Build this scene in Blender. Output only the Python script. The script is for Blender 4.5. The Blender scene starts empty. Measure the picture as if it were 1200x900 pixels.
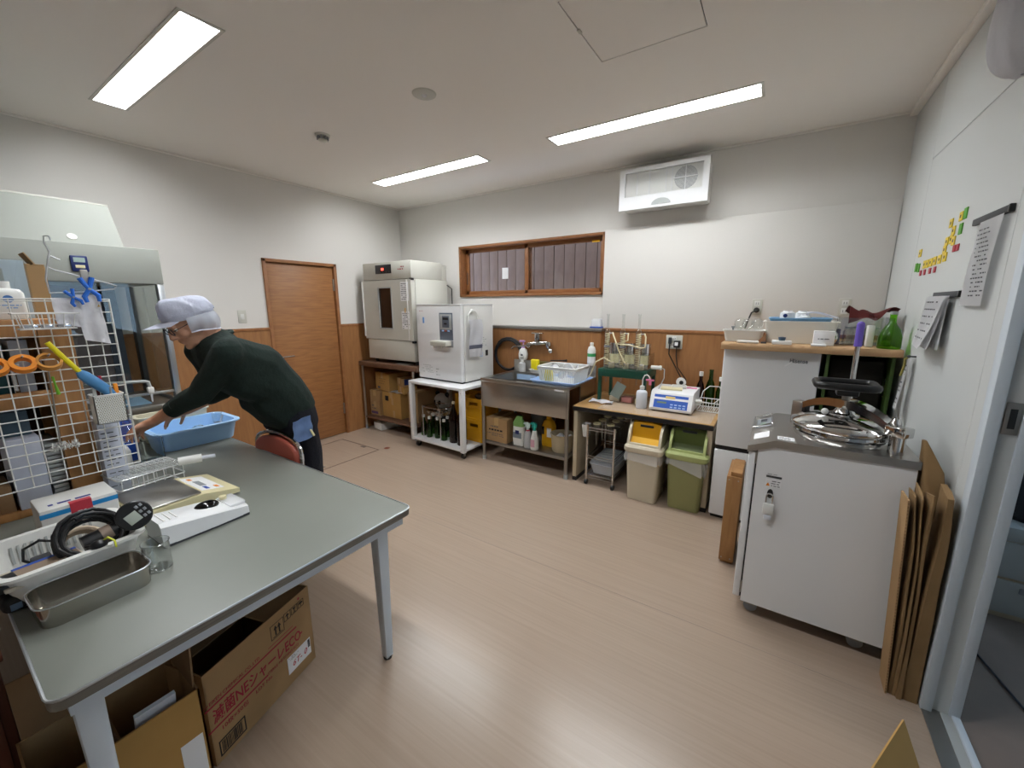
import bpy, bmesh, math, random
from mathutils import Vector, Matrix
from math import sin, cos, pi, radians
random.seed(7)
SC = bpy.context.scene
COL = SC.collection

# ------------------------------------------------------------------ camera, world, exposure
cam = bpy.data.cameras.new('camera')
cam.sensor_width = 36.0
cam.lens = 36.0 * 470.73 / 1200.0
cam.clip_start = 0.02
camo = bpy.data.objects.new('camera', cam)
COL.objects.link(camo)
def cam_matrix(yaw, pitch, roll, loc):
    cy, sy, cp, sp = cos(yaw), sin(yaw), cos(pitch), sin(pitch)
    f = Vector((-sy*cp, cy*cp, -sp)); r = Vector((cy, sy, 0)); u = r.cross(f)
    cr, sr = cos(roll), sin(roll)
    r2 = r*cr + u*sr; u2 = u*cr - r*sr
    m = Matrix((r2, u2, -f)).transposed().to_4x4()
    m.translation = loc
    return m
camo.matrix_world = cam_matrix(0.580958, 0.194683, -0.0038, Vector((0, 0, 1.5)))
SC.camera = camo

SC.view_settings.view_transform = 'Standard'
SC.view_settings.look = 'None'
SC.view_settings.gamma = 1.0
SC.view_settings.use_curve_mapping = False
SC.view_settings.exposure = 1.0
LAMP_POWER = 30.0

world = bpy.data.worlds.new('sky'); SC.world = world
world.use_nodes = True
bg = world.node_tree.nodes['Background']
bg.inputs['Color'].default_value = (0.55, 0.74, 1.0, 1)
bg.inputs['Strength'].default_value = 1.8

# ------------------------------------------------------------------ materials
def lin(h):
    h = h.lstrip('#')
    out = []
    for i in (0, 2, 4):
        c = int(h[i:i+2], 16)/255
        out.append(c/12.92 if c <= 0.04045 else ((c+0.055)/1.055)**2.4)
    return (*out, 1)
MATS = {}
def M(name, hexc, rough=0.5, metal=0.0, noise=None, bump=None, trans=0.0, ior=1.45, alpha=None, coat=0.0, spec=None, sub=0.0):
    if name in MATS: return MATS[name]
    m = bpy.data.materials.new(name); m.use_nodes = True
    nt = m.node_tree; b = nt.nodes['Principled BSDF']
    c = lin(hexc)
    b.inputs['Base Color'].default_value = c
    b.inputs['Roughness'].default_value = rough
    b.inputs['Metallic'].default_value = metal
    b.inputs['IOR'].default_value = ior
    b.inputs['Transmission Weight'].default_value = trans
    b.inputs['Coat Weight'].default_value = coat
    if spec is not None: b.inputs['Specular IOR Level'].default_value = spec
    if sub:
        b.inputs['Subsurface Weight'].default_value = sub
        b.inputs['Subsurface Radius'].default_value = (0.01, 0.004, 0.002)
    if alpha is not None: b.inputs['Alpha'].default_value = alpha
    tc = nt.nodes.new('ShaderNodeTexCoord')
    if noise:
        sc, amt = noise
        n = nt.nodes.new('ShaderNodeTexNoise'); n.inputs['Scale'].default_value = sc; n.inputs['Detail'].default_value = 4
        nt.links.new(tc.outputs['Object'], n.inputs['Vector'])
        r = nt.nodes.new('ShaderNodeValToRGB')
        r.color_ramp.elements[0].position = 0.3; r.color_ramp.elements[1].position = 0.7
        r.color_ramp.elements[0].color = tuple(max(0, x*(1-amt)) for x in c[:3]) + (1,)
        r.color_ramp.elements[1].color = tuple(min(1, x*(1+amt)) for x in c[:3]) + (1,)
        nt.links.new(n.outputs['Fac'], r.inputs['Fac'])
        nt.links.new(r.outputs['Color'], b.inputs['Base Color'])
    if bump:
        sc, st = bump
        n = nt.nodes.new('ShaderNodeTexNoise'); n.inputs['Scale'].default_value = sc; n.inputs['Detail'].default_value = 3
        nt.links.new(tc.outputs['Object'], n.inputs['Vector'])
        bp = nt.nodes.new('ShaderNodeBump'); bp.inputs['Strength'].default_value = st; bp.inputs['Distance'].default_value = 0.01
        nt.links.new(n.outputs['Fac'], bp.inputs['Height'])
        nt.links.new(bp.outputs['Normal'], b.inputs['Normal'])
    MATS[name] = m
    return m
def wood(name, hexa, hexb, stretch=(1, 1, 12), scale=6, rough=0.45):
    if name in MATS: return MATS[name]
    m = bpy.data.materials.new(name); m.use_nodes = True
    nt = m.node_tree; b = nt.nodes['Principled BSDF']
    b.inputs['Roughness'].default_value = rough
    tc = nt.nodes.new('ShaderNodeTexCoord'); mp = nt.nodes.new('ShaderNodeMapping')
    mp.inputs['Scale'].default_value = stretch
    nt.links.new(tc.outputs['Object'], mp.inputs['Vector'])
    n = nt.nodes.new('ShaderNodeTexNoise'); n.inputs['Scale'].default_value = scale
    n.inputs['Detail'].default_value = 6; n.inputs['Distortion'].default_value = 0.6
    nt.links.new(mp.outputs['Vector'], n.inputs['Vector'])
    r = nt.nodes.new('ShaderNodeValToRGB')
    r.color_ramp.elements[0].position = 0.32; r.color_ramp.elements[1].position = 0.68
    r.color_ramp.elements[0].color = lin(hexa); r.color_ramp.elements[1].color = lin(hexb)
    nt.links.new(n.outputs['Fac'], r.inputs['Fac']); nt.links.new(r.outputs['Color'], b.inputs['Base Color'])
    MATS[name] = m
    return m
def pane_mat(name, tint=(1, 1, 1, 1), gloss=0.0):
    if name in MATS: return MATS[name]
    m = bpy.data.materials.new(name); m.use_nodes = True
    nt = m.node_tree; nt.nodes.clear()
    o = nt.nodes.new('ShaderNodeOutputMaterial'); mx = nt.nodes.new('ShaderNodeMixShader')
    t = nt.nodes.new('ShaderNodeBsdfTransparent'); g = nt.nodes.new('ShaderNodeBsdfGlossy')
    g.inputs['Roughness'].default_value = 0.01
    t.inputs['Color'].default_value = tint
    lw = nt.nodes.new('ShaderNodeLayerWeight'); lw.inputs['Blend'].default_value = 0.5      # Schlick reflectance of a thin wall, the same from both sides
    pw = nt.nodes.new('ShaderNodeMath'); pw.operation = 'POWER'; pw.inputs[1].default_value = 4.0 if gloss == 0 else 2.2
    ma = nt.nodes.new('ShaderNodeMath'); ma.operation = 'MULTIPLY_ADD'; ma.inputs[1].default_value = 0.9; ma.inputs[2].default_value = 0.04+gloss
    nt.links.new(lw.outputs['Facing'], pw.inputs[0]); nt.links.new(pw.outputs['Value'], ma.inputs[0]); nt.links.new(ma.outputs['Value'], mx.inputs['Fac'])
    nt.links.new(t.outputs['BSDF'], mx.inputs[1]); nt.links.new(g.outputs['BSDF'], mx.inputs[2])
    nt.links.new(mx.outputs['Shader'], o.inputs['Surface'])
    MATS[name] = m
    return m
def film_mat(name, hexc, op):
    """thin translucent plastic film or net"""
    if name in MATS: return MATS[name]
    m = M(name, hexc, 0.35, alpha=op)
    return m
def emit(name, col, strength):
    m = bpy.data.materials.new(name); m.use_nodes = True
    nt = m.node_tree; nt.nodes.clear()
    o = nt.nodes.new('ShaderNodeOutputMaterial'); e = nt.nodes.new('ShaderNodeEmission')
    e.inputs['Color'].default_value = (*col, 1); e.inputs['Strength'].default_value = strength
    nt.links.new(e.outputs['Emission'], o.inputs['Surface'])
    return m

WALL = M('wallpaper_white', '#d9d6d1', 0.9, bump=(180, 0.08))
CEIL = M('ceiling_paper', '#efebe5', 0.95, bump=(140, 0.05))
FLOOR = wood('floor_vinyl', '#9d8a79', '#a49180', (0.5, 26, 1), 3, 0.26)
PANELW = M('steel_panel_white', '#c9cccb', 0.42, bump=(90, 0.01))
PANELB = M('painted_frame', '#c7d0d8', 0.4)
WAIN = wood('wainscot_wood', '#8e6139', '#9e6e42', (8, 8, 1), 5, 0.5)
DOORW = wood('door_wood', '#8b5d38', '#a37143', (1.2, 1.2, 14), 4, 0.45)
TRIMW = wood('trim_wood', '#8a5a35', '#9c6a40', (3, 3, 3), 5, 0.45)
WINW = wood('window_wood', '#84552f', '#96633a', (2, 8, 8), 5, 0.45)
SHELFW = wood('shelf_pine', '#9a6c3f', '#b3834f', (6, 6, 1), 5, 0.6)
REDW = wood('red_brown_wood', '#5d3424', '#6e4030', (4, 4, 1), 5, 0.5)
DARKW = wood('stand_walnut', '#5f4432', '#6f5240', (2, 6, 6), 6, 0.5)
DESKW = wood('desk_laminate', '#a5804f', '#b48f60', (1, 5, 5), 4, 0.22)
KRAFT = M('kraft_paper', '#866a46', 0.85, noise=(6, 0.08), bump=(14, 0.35))
CARD = M('cardboard', '#a3835b', 0.85, noise=(8, 0.05))
CARDD = M('cardboard_inside', '#86694a', 0.9, noise=(8, 0.06))
CARDY = M('cardboard_yellow', '#b18a4e', 0.85, noise=(8, 0.05))
WHITE = M('white_plastic', '#dcdcd8', 0.4)
WHITEG = M('white_gloss', '#e2e3e4', 0.25)
OFFW = M('off_white_enamel', '#c6c5bb', 0.35)
CREAM = M('cream_plastic', '#d8cfa6', 0.4)
BEIGE = M('beige_steel', '#b9ab92', 0.45)
GREYM = M('grey_enamel', '#b9bcb8', 0.4)
LGREY = M('light_grey', '#a9adac', 0.45)
MGREY = M('mid_grey_plastic', '#8d9196', 0.45)
DGREY = M('dark_grey', '#3c3e42', 0.5)
BLACK = M('black_plastic', '#17181a', 0.35)
RUBBER = M('black_rubber', '#1c1c1e', 0.6)
STEEL = M('stainless_steel', '#b4b1ac', 0.28, 1.0, bump=(160, 0.02))
STEELS = M('satin_steel', '#9f9c97', 0.42, 1.0)
CHROME = M('chrome', '#cfcfcf', 0.08, 1.0)
ALU = M('aluminium', '#c3c8cc', 0.35, 1.0)
GLASS = M('clear_glass', '#f4f8f6', 0.02, trans=1.0, ior=1.3)
GLASSP = pane_mat('sheet_glass', (0.93, 0.96, 0.95, 1))
GREENG = pane_mat('green_bottle_glass', (0.16, 0.40, 0.07, 1)); GREENL = pane_mat('bright_green_glass', (0.36, 0.72, 0.08, 1)); BROWNG = pane_mat('brown_bottle_glass', (0.20, 0.07, 0.035, 1))
VGLASS = pane_mat('vessel_glass', (0.94, 0.955, 0.95, 1), 0.05)
PANED = pane_mat('window_glass', (0.86, 0.86, 0.9, 1))
SMOKE = M('smoked_glass', '#2a1c15', 0.08)
PAPER = M('white_paper', '#e9e9ea', 0.8)
INK = M('printed_ink', '#55575c', 0.8)
INKB = M('printed_blue', '#27307e', 0.7)
INKR = M('printed_red', '#a0263a', 0.7)
INKK = M('printed_black', '#1d1b1b', 0.7)
BLUEP = M('blue_plastic', '#6fa3dd', 0.35)
BLUEL = M('pale_blue_plastic', '#9dbbe8', 0.4)
BLUED = M('royal_blue', '#2450b0', 0.45)
NAVY = M('navy_plastic', '#1b2a63', 0.4)
YEL = M('yellow_plastic', '#e0a818', 0.4)
YELB = M('lemon_plastic', '#e2d21a', 0.4)
ORANGE = M('orange_plastic', '#e78a1e', 0.45)
OLIVE = M('olive_plastic', '#8b8b5b', 0.45)
OLIVEL = M('pale_olive_plastic', '#a3ad70', 0.4)
GREEND = M('dark_green_plastic', '#45521c', 0.45)
GREENP = M('green_enamel', '#17493a', 0.4)
GREENC = M('crate_green', '#46622c', 0.5)
STONEB = M('stone_beige', '#c8bea8', 0.45)
PINK = M('pink_rubber', '#e07ca6', 0.5)
TEAL = M('teal_plastic', '#1f9a8d', 0.4)
LILAC = M('lilac_plastic', '#b18ac0', 0.4)
PURPLE = M('purple_plastic', '#6b57b8', 0.4)
CLOTHW = M('white_cloth', '#ebebef', 0.9, bump=(40, 0.3))
CAPW = M('white_cap_cloth', '#e2e6f4', 0.85, bump=(45, 0.35))
NET = film_mat('white_net', '#d0d6e2', 0.6)
FILM = film_mat('clear_bag_film', '#e8e8e8', 0.38)
CLEARP = film_mat('clear_plastic', '#eef0f2', 0.42)
FROST = M('frosted_plastic', '#dfe3ec', 0.45, alpha=0.9)
SWEAT = M('dark_green_knit', '#16241f', 0.95, noise=(30, 0.15), bump=(60, 0.35))
PANTS = M('navy_cotton', '#0d0f1a', 0.9, bump=(50, 0.3))
SKIN = M('skin', '#b98a70', 0.55, noise=(40, 0.05), sub=0.05)
HAIR = M('black_hair', '#120f0e', 0.6)
SEATR = M('red_vinyl', '#a85646', 0.5, bump=(120, 0.08))
LAM = M('green_grey_laminate', '#777a73', 0.4, noise=(3, 0.04))
LAME = wood('grey_edge_band', '#5f5b54', '#7d776d', (6, 1, 20), 5, 0.5)
REDC = M('dark_red_cloth', '#6d2f2d', 0.9, bump=(30, 0.3))
TUBING = M('cream_tubing', '#d7cda9', 0.5)
COPPER = M('brown_metal_can', '#7a5a3c', 0.3, 0.9)
SIDING = wood('siding_brown', '#8b6a55', '#9b785f', (6, 6, 1), 5, 0.6)
NEXTF = M('next_room_floor', '#7d6f66', 0.6, noise=(5, 0.1))
WIREC = M('bright_wire', '#dcdedf', 0.3, 0.25)
LIGHTM = emit('lamp_diffuser', (0.95, 0.98, 1.0), LAMP_POWER)
LED = emit('red_led', (1, 0.08, 0.05), 2.0)

# ------------------------------------------------------------------ mesh helpers
class MB:
    def __init__(s): s.bm = bmesh.new()
    def box(s, x0, y0, z0, x1, y1, z1, bev=0.0, seg=2):
        if x0 > x1: x0, x1 = x1, x0
        if y0 > y1: y0, y1 = y1, y0
        if z0 > z1: z0, z1 = z1, z0
        v = [s.bm.verts.new(p) for p in ((x0,y0,z0),(x1,y0,z0),(x1,y1,z0),(x0,y1,z0),(x0,y0,z1),(x1,y0,z1),(x1,y1,z1),(x0,y1,z1))]
        fs = [s.bm.faces.new([v[i] for i in q]) for q in ((3,2,1,0),(4,5,6,7),(0,1,5,4),(1,2,6,5),(2,3,7,6),(3,0,4,7))]
        if bev > 0:
            bev = min(bev, 0.45*min(x1-x0, y1-y0, z1-z0))
            es = list({e for f in fs for e in f.edges})
            bmesh.ops.bevel(s.bm, geom=es, offset=bev, segments=seg, affect='EDGES', profile=0.5)
        return s
    def obox(s, c, size, rot, bev=0.0):
        """box with a rotation matrix"""
        n0 = set(s.bm.verts)
        hx, hy, hz = size[0]/2, size[1]/2, size[2]/2
        s.box(-hx, -hy, -hz, hx, hy, hz, bev)
        for v in s.bm.verts:
            if v not in n0: v.co = rot @ v.co + Vector(c)
        return s
    def cyl(s, p0, p1, r0, r1=None, n=16, cap0=True, cap1=True):
        r1 = r0 if r1 is None else r1
        p0, p1 = Vector(p0), Vector(p1)
        d = (p1-p0).normalized()
        a = d.orthogonal().normalized(); b = d.cross(a)
        A = [s.bm.verts.new(p0 + (a*cos(2*pi*i/n)+b*sin(2*pi*i/n))*r0) for i in range(n)]
        B = [s.bm.verts.new(p1 + (a*cos(2*pi*i/n)+b*sin(2*pi*i/n))*r1) for i in range(n)]
        for i in range(n): s.bm.faces.new((A[i], A[(i+1)%n], B[(i+1)%n], B[i]))
        if cap0: s.bm.faces.new(A[::-1])
        if cap1: s.bm.faces.new(B)
        return s
    def tube(s, pts, r, n=8, closed=False):
        pts = [Vector(p) for p in pts]; N = len(pts)
        rr = r if isinstance(r, (list, tuple)) else [r]*N
        rings = []; prev = None
        for i, p in enumerate(pts):
            if closed: d = (pts[(i+1)%N]-pts[i-1]).normalized()
            else: d = (pts[min(i+1, N-1)]-pts[max(i-1, 0)]).normalized()
            if prev is None: a = d.orthogonal().normalized()
            else:
                a = prev - d*prev.dot(d)
                a = a.normalized() if a.length > 1e-6 else d.orthogonal().normalized()
            prev = a; b = d.cross(a)
            rings.append([s.bm.verts.new(p+(a*cos(2*pi*k/n)+b*sin(2*pi*k/n))*rr[i]) for k in range(n)])
        for i in range(N if closed else N-1):
            A, B = rings[i], rings[(i+1)%N]
            for k in range(n): s.bm.faces.new((A[k], A[(k+1)%n], B[(k+1)%n], B[k]))
        if not closed:
            s.bm.faces.new(rings[0][::-1]); s.bm.faces.new(rings[-1])
        return s
    def lathe(s, prof, c=(0,0,0), n=20, sx=1.0, sy=1.0, close=True):
        """profile of (radius, z) from bottom to top"""
        rings = []
        for r, z in prof:
            if r < 1e-5: rings.append([s.bm.verts.new((c[0], c[1], c[2]+z))])
            else: rings.append([s.bm.verts.new((c[0]+sx*r*cos(2*pi*k/n), c[1]+sy*r*sin(2*pi*k/n), c[2]+z)) for k in range(n)])
        for A, B in zip(rings, rings[1:]):
            for k in range(n):
                k2 = (k+1) % n
                if len(A) == 1 and len(B) == 1: continue
                if len(A) == 1: s.bm.faces.new((A[0], B[k2], B[k]))
                elif len(B) == 1: s.bm.faces.new((A[k], A[k2], B[0]))
                else: s.bm.faces.new((A[k], A[k2], B[k2], B[k]))
        if close:
            if len(rings[0]) > 1: s.bm.faces.new(rings[0][::-1])
            if len(rings[-1]) > 1: s.bm.faces.new(rings[-1])
        return s
    def loft(s, rings, cap0=True, cap1=True):
        R = [[s.bm.verts.new(p) for p in r] for r in rings]
        n = len(R[0])
        for A, B in zip(R, R[1:]):
            for k in range(n): s.bm.faces.new((A[k], A[(k+1)%n], B[(k+1)%n], B[k]))
        if cap0: s.bm.faces.new(R[0][::-1])
        if cap1: s.bm.faces.new(R[-1])
        return s
    def prism(s, pts, vec):
        """closed polygon of 3-D points pushed along vec"""
        v = Vector(vec)
        return s.loft([[Vector(p) for p in pts], [Vector(p)+v for p in pts]])
    def ball(s, c, r, n=12, m=8, scale=(1,1,1), rot=None):
        prof = [(sin(pi*i/m), -cos(pi*i/m)) for i in range(m+1)]
        n0 = set(s.bm.verts)
        s.lathe(prof, (0,0,0), n)
        for v in s.bm.verts:
            if v not in n0:
                p = Vector((v.co.x*r*scale[0], v.co.y*r*scale[1], v.co.z*r*scale[2]))
                if rot is not None: p = rot @ p
                v.co = p + Vector(c)
        return s
    def sheet(s, f, nu, nv, thick=0.0):
        g = [[s.bm.verts.new(f(i/nu, j/nv)) for j in range(nv+1)] for i in range(nu+1)]
        fs = []
        for i in range(nu):
            for j in range(nv): fs.append(s.bm.faces.new((g[i][j], g[i+1][j], g[i+1][j+1], g[i][j+1])))
        if thick: bmesh.ops.solidify(s.bm, geom=fs, thickness=thick)
        return s
    def quad(s, a, b, c, d):
        s.bm.faces.new([s.bm.verts.new(p) for p in (a, b, c, d)]); return s
    def build(s, name, mat, parent=None, angle=35, kind=None, label=None):
        bmesh.ops.recalc_face_normals(s.bm, faces=s.bm.faces[:])
        me = bpy.data.meshes.new(name); s.bm.to_mesh(me); s.bm.free()
        me.materials.append(mat)
        if angle:
            me.polygons.foreach_set('use_smooth', [True]*len(me.polygons))
            me.set_sharp_from_angle(angle=radians(angle))
        o = bpy.data.objects.new(name, me); COL.objects.link(o)
        if parent is not None: o.parent = parent
        if kind: o['kind'] = kind
        if label: o['label'] = label
        return o
def rrect(cx, cy, hx, hy, r, z, n=5):
    pts = []
    for qx, qy, a0 in ((1,1,0),(-1,1,pi/2),(-1,-1,pi),(1,-1,1.5*pi)):
        for i in range(n):
            a = a0 + (pi/2)*i/(n-1)
            pts.append(Vector((cx+qx*(hx-r)+r*cos(a), cy+qy*(hy-r)+r*sin(a), z)))
    return pts
def tub(mb, cx, cy, hx, hy, z0, z1, t=0.003, taper=0.85, r=0.03, lip=0.008, lipz=0.006):
    """an open rounded-rectangular tub with a rim, wall thickness t"""
    b = taper
    mb.loft([rrect(cx,cy,hx*b,hy*b,r,z0), rrect(cx,cy,hx,hy,r,z1-lipz), rrect(cx,cy,hx+lip,hy+lip,r+lip,z1-lipz), rrect(cx,cy,hx+lip,hy+lip,r+lip,z1),
             rrect(cx,cy,hx-t,hy-t,r,z1), rrect(cx,cy,hx*b-t,hy*b-t,r,z0+t)])
    return mb
def tag(o, label, cat, group=None):
    o['label'] = label; o['category'] = cat
    if group: o['group'] = group
    return o
def thing(name, label, cat, loc=(0,0,0), rz=0.0, group=None):
    o = bpy.data.objects.new(name, None); COL.objects.link(o)
    o.empty_display_size = 0.05
    o.location = loc; o.rotation_euler = (0, 0, rz)
    return tag(o, label, cat, group)
def single(name, mb, mat, label, cat, group=None, loc=(0,0,0), rz=0.0, angle=35):
    o = mb.build(name, mat, None, angle); o.location = loc; o.rotation_euler = (0,0,rz)
    return tag(o, label, cat, group)
def struct(name, mb, mat, parent=None, angle=35):
    o = mb.build(name, mat, parent, angle)
    if parent is None: o['kind'] = 'structure'
    return o
def sroot(name, loc=(0,0,0)):
    o = bpy.data.objects.new(name, None); COL.objects.link(o); o.location = loc
    o['kind'] = 'structure'; return o
def dup(root, loc=None, rz=None, label=None, group=None):
    r = root.copy(); COL.objects.link(r)
    if loc is not None: r.location = loc
    if rz is not None: r.rotation_euler = (0,0,rz)
    if label: r['label'] = label
    if group: r['group'] = group
    for ch in list(root.children):
        c = ch.copy(); COL.objects.link(c); c.parent = r
        for g in list(ch.children):
            d = g.copy(); COL.objects.link(d); d.parent = c
    return r
def text(body, size, origin, right, up, mat, parent, name='lettering', sx=1.0, shear=0.0, bold=0.0):
    """flat print: real letters turned into a thin mesh; right and up give the plane"""
    cu = bpy.data.curves.new(name, 'FONT'); cu.body = body; cu.size = size; cu.extrude = 0.0003
    cu.resolution_u = 2; cu.shear = shear; cu.offset = bold
    t = bpy.data.objects.new(name, cu); COL.objects.link(t)
    bpy.context.view_layer.update()
    dg = bpy.context.evaluated_depsgraph_get()
    me = bpy.data.meshes.new_from_object(t.evaluated_get(dg))
    bpy.data.objects.remove(t); bpy.data.curves.remove(cu)
    R, U = Vector(right).normalized(), Vector(up).normalized(); N = R.cross(U)
    o0 = Vector(origin)
    for v in me.vertices: v.co = o0 + R*(v.co.x*sx) + U*v.co.y + N*(v.co.z+0.0005)
    me.materials.clear(); me.materials.append(mat)
    o = bpy.data.objects.new(name, me); COL.objects.link(o); o.parent = parent
    return o
def print_lines(origin, right, up, w, rows, pitch, mat, parent, name='printed_text', h=0.35, seed=1, dens=0.8):
    """rows of small illegible print as thin marks on a sheet"""
    rnd = random.Random(seed); R, U = Vector(right).normalized(), Vector(up).normalized(); N = R.cross(U)*0.0006
    mb = MB(); o0 = Vector(origin)+N
    for r in range(rows):
        x = rnd.uniform(0, 0.1)*w; y = -pitch*(r+1)
        while x < w*rnd.uniform(0.7, 1.0):
            l = rnd.uniform(0.3, 1.6)*pitch
            if rnd.random() < dens:
                a = o0+R*x+U*y
                mb.quad(a, a+R*min(l, w-x), a+R*min(l, w-x)+U*(pitch*h), a+U*(pitch*h))
            x += l+pitch*0.35
    return mb.build(name, mat, parent, 0, kind='stuff')
def slab(mb, u0, u1, v0, v1, w0, w1, holes, axis='z'):
    """slab in the u-v plane with rectangular holes, thickness w0..w1 along axis"""
    us = sorted({u0, u1, *[h[0] for h in holes], *[h[1] for h in holes]}); vs = sorted({v0, v1, *[h[2] for h in holes], *[h[3] for h in holes]})
    us = [u for u in us if u0 <= u <= u1]; vs = [v for v in vs if v0 <= v <= v1]
    for a, b in zip(us, us[1:]):
        run = None
        for c, d in zip(vs, vs[1:]):
            mu, mv = (a+b)/2, (c+d)/2
            if any(h[0] < mu < h[1] and h[2] < mv < h[3] for h in holes):
                if run: _sb(mb, a, b, run[0], run[1], w0, w1, axis); run = None
            else: run = (run[0], d) if run else (c, d)
        if run: _sb(mb, a, b, run[0], run[1], w0, w1, axis)
    return mb
def _sb(mb, a, b, c, d, w0, w1, axis):
    if axis == 'z': mb.box(a, c, w0, b, d, w1)
    elif axis == 'y': mb.box(a, w0, c, b, w1, d)
    else: mb.box(w0, a, c, w1, b, d)
def coil(c, r, rt, turns, h, n=14, axis=(0,0,1), wob=0.0, seed=0):
    rnd = random.Random(seed); ax = Vector(axis).normalized(); a = ax.orthogonal().normalized(); b = ax.cross(a); pts = []
    for i in range(int(turns*n)+1):
        t = 2*pi*i/n; rr = r*(1+wob*sin(t*0.37+seed)+wob*rnd.uniform(-.2,.2))
        pts.append(Vector(c)+(a*cos(t)+b*sin(t))*rr+ax*(h*i/(turns*n)))
    return pts
def arc(p0, p1, sag, n=10, up=(0,0,1)):
    p0, p1, up = Vector(p0), Vector(p1), Vector(up)
    return [p0.lerp(p1, i/n)+up*sag*4*(i/n)*(1-i/n) for i in range(n+1)]

# ------------------------------------------------------------------ the room
XL, XR, YB, ZC, YF = -4.2, 0.6, 3.773, 2.698, -1.4
H = 2.698
lights = [(-3.516, -2.196, 0.857, 1.009), (-3.516, -2.190, 2.838, 2.992), (-1.548, -0.213, 2.848, 3.012), (-1.548, -0.213, 0.857, 1.009)]
hatch_c = (-0.880, -0.393, 1.683, 2.177)
mb = MB(); slab(mb, XL-0.1, XR+0.1, YF-0.1, YB+0.12, ZC, ZC+0.1, [tuple(l) for l in lights]+[hatch_c]); struct('ceiling', mb, CEIL)
mb = MB().box(XL-0.1, YF-0.1, -0.1, XR, YB+0.1, 0.0); floor = struct('floor', mb, FLOOR)
# left wall, door 1
D0, D1, DZ = 2.03, 2.81, 1.95
mb = MB(); slab(mb, YF, YB+0.1, 0, ZC, XL-0.12, XL, [(D0+0.02, D1-0.02, -0.01, DZ-0.02)], 'x'); struct('wall_left', mb, WALL)
mb = MB().box(XL, YF, 0, XL+0.012, D0, 1.262).box(XL, D1, 0, XL+0.012, YB, 1.262); struct('trim_1', mb, WAIN)
mb = MB().box(XL, YF, 1.262, XL+0.018, D0, 1.290, 0.003).box(XL, D1, 1.262, XL+0.018, YB, 1.290, 0.003); struct('trim_2', mb, TRIMW)
dr = sroot('door_1', (XL, (D0+D1)/2, 0))
hw = (D1-D0)/2
mb = MB().box(-0.12, -hw, 0, 0.02, -hw+0.032, DZ, 0.003).box(-0.12, hw-0.032, 0, 0.02, hw, DZ, 0.003).box(-0.12, -hw, DZ-0.032, 0.02, hw, DZ, 0.003); mb.build('door_frame', TRIMW, dr)
mb = MB().box(-0.05, -hw+0.036, 0.008, -0.012, hw-0.036, DZ-0.036, 0.002); mb.build('door_leaf', DOORW, dr)
mb = MB().box(-0.1, -hw+0.03, 0.0, -0.055, hw-0.03, DZ-0.03); mb.build('door_stop', RUBBER, dr)
mb = MB().cyl((-0.012, -hw+0.08, 0.985), (0.036, -hw+0.08, 0.985), 0.008).tube([(0.036, -hw+0.075, 0.985), (0.038, -hw+0.10, 0.986), (0.036, -hw+0.20, 0.987)], 0.008); mb.build('handle', CHROME, dr)
for z in (0.24, 1.66):
    MB().box(-0.012, hw-0.046, z, 0.004, hw-0.03, z+0.13, 0.003).build('hinge', STEELS, dr)
# back wall with window 1
W0, W1, WZ0, WZ1 = -3.205, -1.424, 1.592, 2.163
mb = MB(); slab(mb, XL, XR+0.1, 0, ZC, YB, YB+0.1, [(W0+0.01, W1-0.01, WZ0+0.01, WZ1-0.01)], 'y'); struct('wall_back', mb, WALL)
mb = MB().box(W1+0.002, YB-0.03, 1.2, XR, YB, 2.172, 0.002); struct('trim_3', mb, WALL)          # furred-out lower wall right of the window
mb = MB().box(-1.385, YB-0.042, 0, XR, YB-0.03, 1.255).box(XL+0.012, YB-0.012, 0, -2.75, YB, 1.255); struct('trim_4', mb, WAIN)
mb = MB().box(-1.385, YB-0.050, 1.253, XR, YB-0.03, 1.280, 0.003).box(XL+0.012, YB-0.02, 1.253, -2.75, YB, 1.280, 0.003); struct('trim_5', mb, TRIMW)
mb = MB().box(-2.75, 3.64, 0, -1.385, YB, 1.250); struct('trim_6', mb, WAIN)                     # pipe casing behind the sink
mb = MB().box(-2.76, 3.628, 1.250, -1.375, YB, 1.278, 0.003); struct('trim_7', mb, STEELS)       # steel ledge on it
w = sroot('window_1', ((W0+W1)/2, YB, (WZ0+WZ1)/2)); a, b = (W1-W0)/2, (WZ1-WZ0)/2
mb = MB(); t = 0.026
mb.box(-a, -0.018, -b, a, 0.13, -b+t, 0.003).box(-a, -0.018, b-t, a, 0.13, b, 0.003).box(-a, -0.018, -b, -a+t, 0.13, b, 0.003).box(a-t, -0.018, -b, a, 0.13, b, 0.003)
mb.build('window_frame', WINW, w)
def sash(x0, x1, y):
    z0, z1, q = -b+t, b-t, 0.042
    s = MB().box(x0, y, z0, x1, y+0.025, z0+q, 0.002).box(x0, y, z1-q, x1, y+0.025, z1, 0.002).box(x0, y, z0, x0+q, y+0.025, z1, 0.002).box(x1-q, y, z0, x1, y+0.025, z1, 0.002).build('sash', WINW, w)
    MB().box(x0+q-0.003, y+0.010, z0+q-0.003, x1-q+0.003, y+0.015, z1-q+0.003).build('pane', PANED, s, 0)
    return s
sash(-a+t, 0.03, 0.085); sash(-0.03, a-t, 0.055)
MB().box(-a+t+0.008, 0.079, -0.14, -a+t+0.03, 0.085, 0.0, 0.002).build('finger_pull', DARKW, w)
MB().box(-0.35, 0.092, -0.09, -0.27, 0.0945, 0.03).build('paper_tag', PAPER, w)
MB().box(a-t-0.13, 0.045, b-t-0.05, a-t-0.05, 0.055, b-t-0.03, 0.003).build('latch', YEL, w)
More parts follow.
